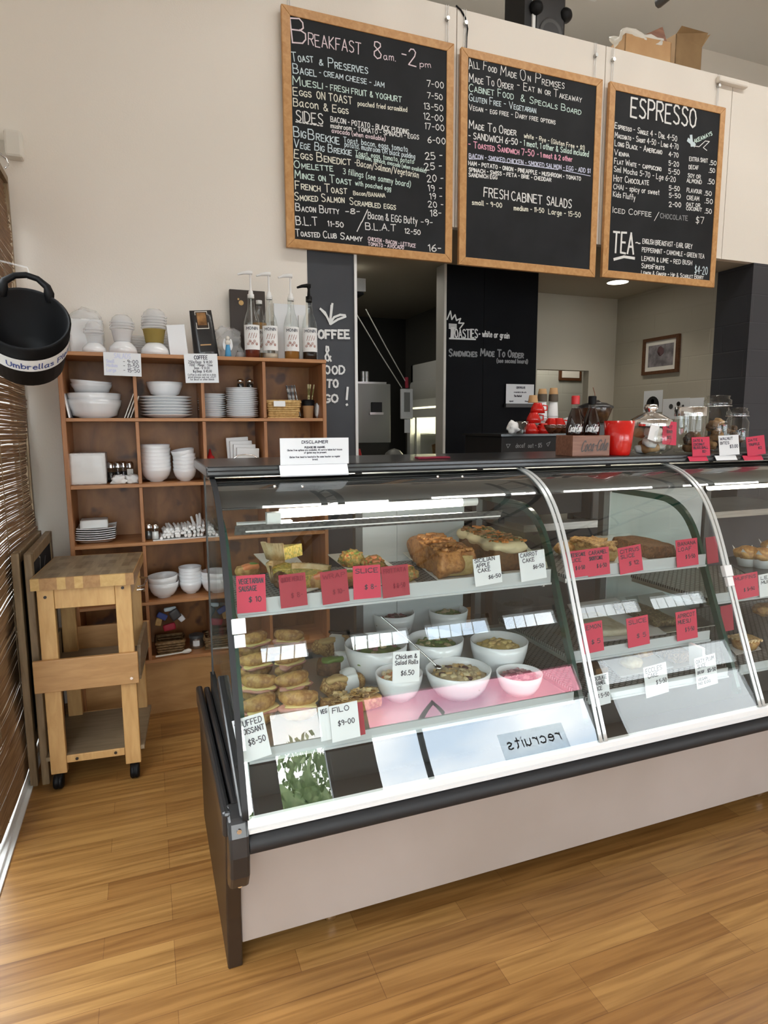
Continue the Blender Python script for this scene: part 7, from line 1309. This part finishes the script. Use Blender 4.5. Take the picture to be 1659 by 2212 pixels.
menu_board(1.808, 2.801, 2.398, 3.587, 'middle framed chalk menu board reading all food made on premises', [
 (3, 160, 285, 272, 285, 110, 'chalk', .005, S, 'All'), (3, 312, 298, 450, 330, 95, 'chalk', .005, .55, 'Food'), (3, 495, 350, 660, 388, 100, 'chalk', .005, .55, 'Made'), (3, 702, 405, 805, 420, 120, 'chalk', .005, .5, 'On'), (3, 862, 435, 1162, 498, 110, 'chalk', .005, .55, 'Premises'), (3, 162, 425, 625, 505, 90, 'chalk', .005, .62, 'Made To Order'), (3, 670, 495, 1345, 640, 80, 'chalk', .005, .62, '- Eat in or Takeaway'), (3, 160, 520, 630, 610, 80, 'chalk_mint', .005, .72, 'Cabinet Food'), (3, 705, 625, 1340, 770, 70, 'chalk_mint', .005, .68, '& Specials Board'), (3, 162, 620, 865, 755, 75, 'chalk_blue', .005, .65, 'Gluten Free - Vegetarian'), (3, 162, 718, 1070, 872, 60, 'chalk', .0045, .7, 'Vegan - egg free - Dairy free options'),
 (3, 162, 910, 655, 992, 85, 'chalk', .006, .62, 'Made To Order'), (3, 742, 1010, 1380, 1145, 45, 'chalk_cream', .0048, 0, 'white - Rye - (Gluten Free + $1)'), (3, 158, 1020, 675, 1090, 65, 'chalk', .0062, 0, '- SANDWICH 6-50'), (3, 700, 1088, 1422, 1215, 58, 'chalk_mint', .0055, 0, '- 1 meat, 1 other & Salad included'), (3, 158, 1112, 850, 1212, 68, 'chalk_pink', .006, .7, '- Toasted Sandwich 7-50'), (3, 880, 1212, 1250, 1265, 50, 'chalk_pink', .006, 0, '- 1 meat & 2 other'),
 (4, 162, 55, 1440, 215, 48, 'chalk_violet', .0052, 0, 'BACON - SMOKED CHICKEN - SMOKED SALMON - EGG - ADD $1'), (4, 162, 66, 285, 66, 10, 'chalk_violet', .005, 0, '_'), (4, 360, 75, 1100, 178, 10, 'chalk_violet', .005, 0, '_'), (4, 1150, 185, 1440, 245, 10, 'chalk_violet', .005, 0, '_'), (4, 158, 130, 1340, 295, 42, 'chalk', .0056, 0, 'HAM - POTATO - ONION - PINEAPPLE - MUSHROOM - TOMATO'), (4, 160, 195, 1028, 305, 38, 'chalk', .0056, 0, 'SPINACH - SWISS - FETA - BRIE - CHEDDAR'), (4, 158, 250, 460, 280, 38, 'chalk', .0054, 0, 'SANDWICH EGG'),
 (4, 318, 460, 578, 492, 95, 'chalk', .0075, 0, 'FRESH'), (4, 610, 500, 935, 538, 90, 'chalk', .0075, 0, 'CABINET'), (4, 980, 550, 1242, 585, 90, 'chalk', .0075, 0, 'SALADS'), (4, 195, 545, 512, 578, 48, 'chalk_cream', .0055, 0, 'small - 9-00'), (4, 635, 605, 955, 632, 48, 'chalk_cream', .0055, 0, 'medium - 11-50'), (4, 1000, 645, 1338, 682, 52, 'chalk_cream', .0055, 0, 'Large - 15-50')], (1.85, 2.765))
menu_board(2.857, 3.834, 2.406, 3.588, 'rightmost framed chalk menu board headed ESPRESSO', [
 (5, 325, 408, 965, 520, 186, 'chalk', .014, 0, 'ESPRESSO'), (5, 170, 525, 775, 655, 55, 'chalk', .0055, .65, 'Espresso - Single 4 - Dbl 4-50'), (5, 172, 615, 790, 735, 55, 'chalk', .0052, .62, 'Macchiato - Short 4-50 - Long 4-70'), (5, 172, 695, 628, 780, 58, 'chalk', .0055, .65, 'Long Black - Americano'), (5, 695, 800, 790, 812, 45, 'chalk', .0058, 0, '4-70'), (5, 165, 785, 308, 805, 55, 'chalk', .0055, .6, 'Vienna'), (5, 695, 885, 795, 900, 45, 'chalk', .0058, 0, '5-20'), (5, 165, 868, 622, 943, 55, 'chalk', .0055, .65, 'Flat White - cappuccino'), (5, 692, 965, 802, 980, 48, 'chalk', .0058, 0, '5-50'), (5, 162, 945, 762, 1050, 52, 'chalk', .0055, 0, 'Sml Mocha 5-70 - Lge 6-20'), (5, 160, 1040, 500, 1078, 60, 'chalk', .006, .7, 'Hot Chocolate'),
 (6, 698, 140, 802, 148, 45, 'chalk', .006, 0, '5-50'), (6, 158, 125, 605, 185, 48, 'chalk', .0055, 0, 'CHAI - spicy or sweet'), (6, 698, 208, 812, 215, 42, 'chalk', .006, 0, '5-50'), (6, 155, 200, 370, 235, 50, 'chalk', .0055, 0, 'Kids Fluffy'), (6, 698, 298, 815, 303, 45, 'chalk', .0065, 0, '2-00'), (6, 150, 355, 525, 395, 55, 'chalk', .005, .75, 'Iced Coffee'), (6, 555, 435, 600, 352, 20, 'chalk', .005, 0, '_'), (6, 612, 408, 880, 435, 45, 'chalk_faint', .0058, 0, 'CHOCOLATE'), (6, 955, 462, 1040, 468, 65, 'chalk', .0055, 0, '$7'),
 (5, 885, 640, 945, 690, 40, 'chalk_blue', .03, 0, '_'), (5, 912, 600, 920, 695, 40, 'chalk_blue', .026, 0, '_'), (5, 945, 672, 1120, 590, 35, 'chalk_mint', .0065, 0, 'AKEAWAYS'), (5, 945, 700, 990, 705, 10, 'chalk', .006, 0, '_'), (5, 990, 705, 1050, 650, 10, 'chalk', .006, 0, '_'), (5, 1050, 650, 1090, 655, 10, 'chalk', .006, 0, '_'), (5, 1090, 655, 1030, 715, 10, 'chalk', .006, 0, '_'), (5, 1030, 715, 1065, 742, 10, 'chalk', .006, 0, '_'),
 (5, 895, 842, 1075, 862, 38, 'chalk', .0055, 0, 'EXTRA SHOT'), (5, 1090, 880, 1158, 888, 42, 'chalk', .006, 0, '.50'), (5, 890, 920, 985, 928, 36, 'chalk', .0055, 0, 'DECAF'), (5, 1085, 955, 1145, 960, 42, 'chalk', .006, 0, '.50'), (5, 880, 1000, 1005, 1018, 36, 'chalk', .0055, 0, 'SOY OR'), (5, 870, 1050, 1015, 1070, 38, 'chalk', .0055, 0, 'ALMOND'), (5, 1072, 1065, 1140, 1072, 48, 'chalk', .006, 0, '.50'), (6, 870, 155, 1015, 175, 38, 'chalk', .0055, 0, 'FLAVOUR'), (6, 1040, 188, 1112, 195, 42, 'chalk', .006, 0, '.50'), (6, 870, 230, 990, 242, 40, 'chalk', .0055, 0, 'CREAM'), (6, 1045, 262, 1122, 272, 45, 'chalk', .006, 0, '.50'), (6, 865, 292, 1000, 305, 34, 'chalk', .0055, 0, 'OAT OR'), (6, 865, 330, 1015, 345, 32, 'chalk', .0055, 0, 'COCONUT'), (6, 1045, 362, 1112, 370, 45, 'chalk', .006, 0, '.50'),
 (6, 150, 735, 355, 758, 200, 'chalk', .015, 0, 'TEA'), (6, 165, 810, 260, 785, 10, 'chalk', .02, 0, '_'), (6, 260, 785, 360, 800, 10, 'chalk', .02, 0, '_'), (6, 372, 670, 425, 682, 45, 'chalk', .008, 0, '~'), (6, 440, 655, 922, 708, 45, 'chalk', .005, 0, 'ENGLISH BREAKFAST - EARL GREY'), (6, 435, 735, 1040, 803, 42, 'chalk', .005, 0, 'PEPPERMINT ~ CAMOMILE ~ GREEN TEA'), (6, 432, 820, 920, 866, 42, 'chalk', .0055, 0, 'LEMON & LIME ~ RED BUSH'), (6, 430, 893, 652, 912, 45, 'chalk', .0055, .75, 'SuperFruits'), (6, 428, 958, 1030, 1002, 40, 'chalk', .005, .75, 'Lemon & Ginger ~ Hip & Scarlet Berry'), (6, 945, 948, 1070, 962, 75, 'chalk_blue', .006, 0, '$4-20')], (2.90, 3.79))

# ------------------------------------------------------------------ street side: posters, lamp post and rafters that the glass mirrors
b = MB(); b.box(2.12, 4.95, -3.53, -3.528, 2.09, 2.36); solo('window_banner', b, 'poster_red', 'long red banner across the street window top, mirrored in the glass', 'banner')
t = thing('window_poster', 'pale poster in the street window with grey lettering, mirrored in the glass', 'poster', (4.1, -3.525, 1.3)); b = MB(); b.box(3.62, 4.5, -3.526, -3.524, 1.02, 1.90); b.build('sheet', 'poster_grey', t); k = MB(); f = lambda u, v: (4.06-u, -3.522, v)
for (s, z, h, w) in (('recruits', 1.76, .09, .014), ('consult', 1.44, .08, .012)): text(k, s, f, -.36, z, .36, z, h, w, jit=.03)
k.build('lettering', 'dark_grey', t)
b = MB(); b.box(1.10, 1.60, -3.53, -3.528, 2.09, 2.36); solo('window_menu', b, 'poster_white', 'white menu sheet in the narrow street window, mirrored in the glass', 'poster')
t = thing('street_lamp', 'dark street lamp post outside, mirrored in the case glass', 'street lamp', (3.9, -6.5, -.12)); b = MB(); b.tube([(3.9, -6.5, -.12), (3.9, -6.5, 2.9)], .05, 10); b.build('post', 'black_matt', t); b = MB(); b.tube([(3.55, -6.5, 2.1), (4.25, -6.5, 2.1)], .02, 8); b.tube([(3.9, -6.5, 2.9), (4.25, -6.5, 3.1), (4.4, -6.5, 2.95)], .03, 8); b.build('bracket', 'black_matt', t)
for i, (x, lb) in enumerate(((1.4, 'left dark ceiling truss over the shop floor'), (3.2, 'middle dark ceiling truss over the shop floor'), (5.2, 'right dark ceiling truss over the shop floor'))):
    t = thing('ceiling_truss', lb, 'truss', (x, 0, 4.3), 0, 'ceiling trusses'); b = MB(); b.tube([(x, -3.45, 4.1), (x, 3.5, 4.1)], .03, 8); b.tube([(x, -3.45, 4.6), (x, 3.5, 4.6)], .03, 8); b.build('chord', 'dark_grey', t); b = MB(); n = 10
    for k in range(n): y = -3.4+6.8*k/n; b.tube([(x, y, 4.1), (x, y+.34, 4.6), (x, y+.68, 4.1)], .015, 6)
    b.build('web', 'dark_grey', t)
# unseen ceiling panels added to brighten the room and the upper void
emit('fill_glow', (1, .97, .92), 20.0)
for i, (x, y, lb) in enumerate(((1.5, 1.75, 'added fill light panel leftmost on the shop ceiling'), (3.1, 1.85, 'added fill light panel over the display case'), (6.2, 1.85, 'added fill light panel at the right of the shop floor'), (4.6, 1.85, 'added fill light panel between the display case and the pier'), (3.0, 4.5, 'added fill light panel above the bulkhead void'))):
    t = thing('fill_panel', lb, 'ceiling light', (x, y, 4.85), 0, 'added fill light panels'); b = MB(); b.box(x-.62, x+.62, y-.17, y+.17, 4.86, 4.949); b.build('housing', 'trim_white', t); b = MB(); b.quad((x-.58, y-.13, 4.855), (x-.58, y+.13, 4.855), (x+.58, y+.13, 4.855), (x+.58, y-.13, 4.855)); b.build('diffuser', 'fill_glow', t)

bpy.context.view_layer.update()
for o in bpy.data.objects:
    if '_o' in o: del o['_o']
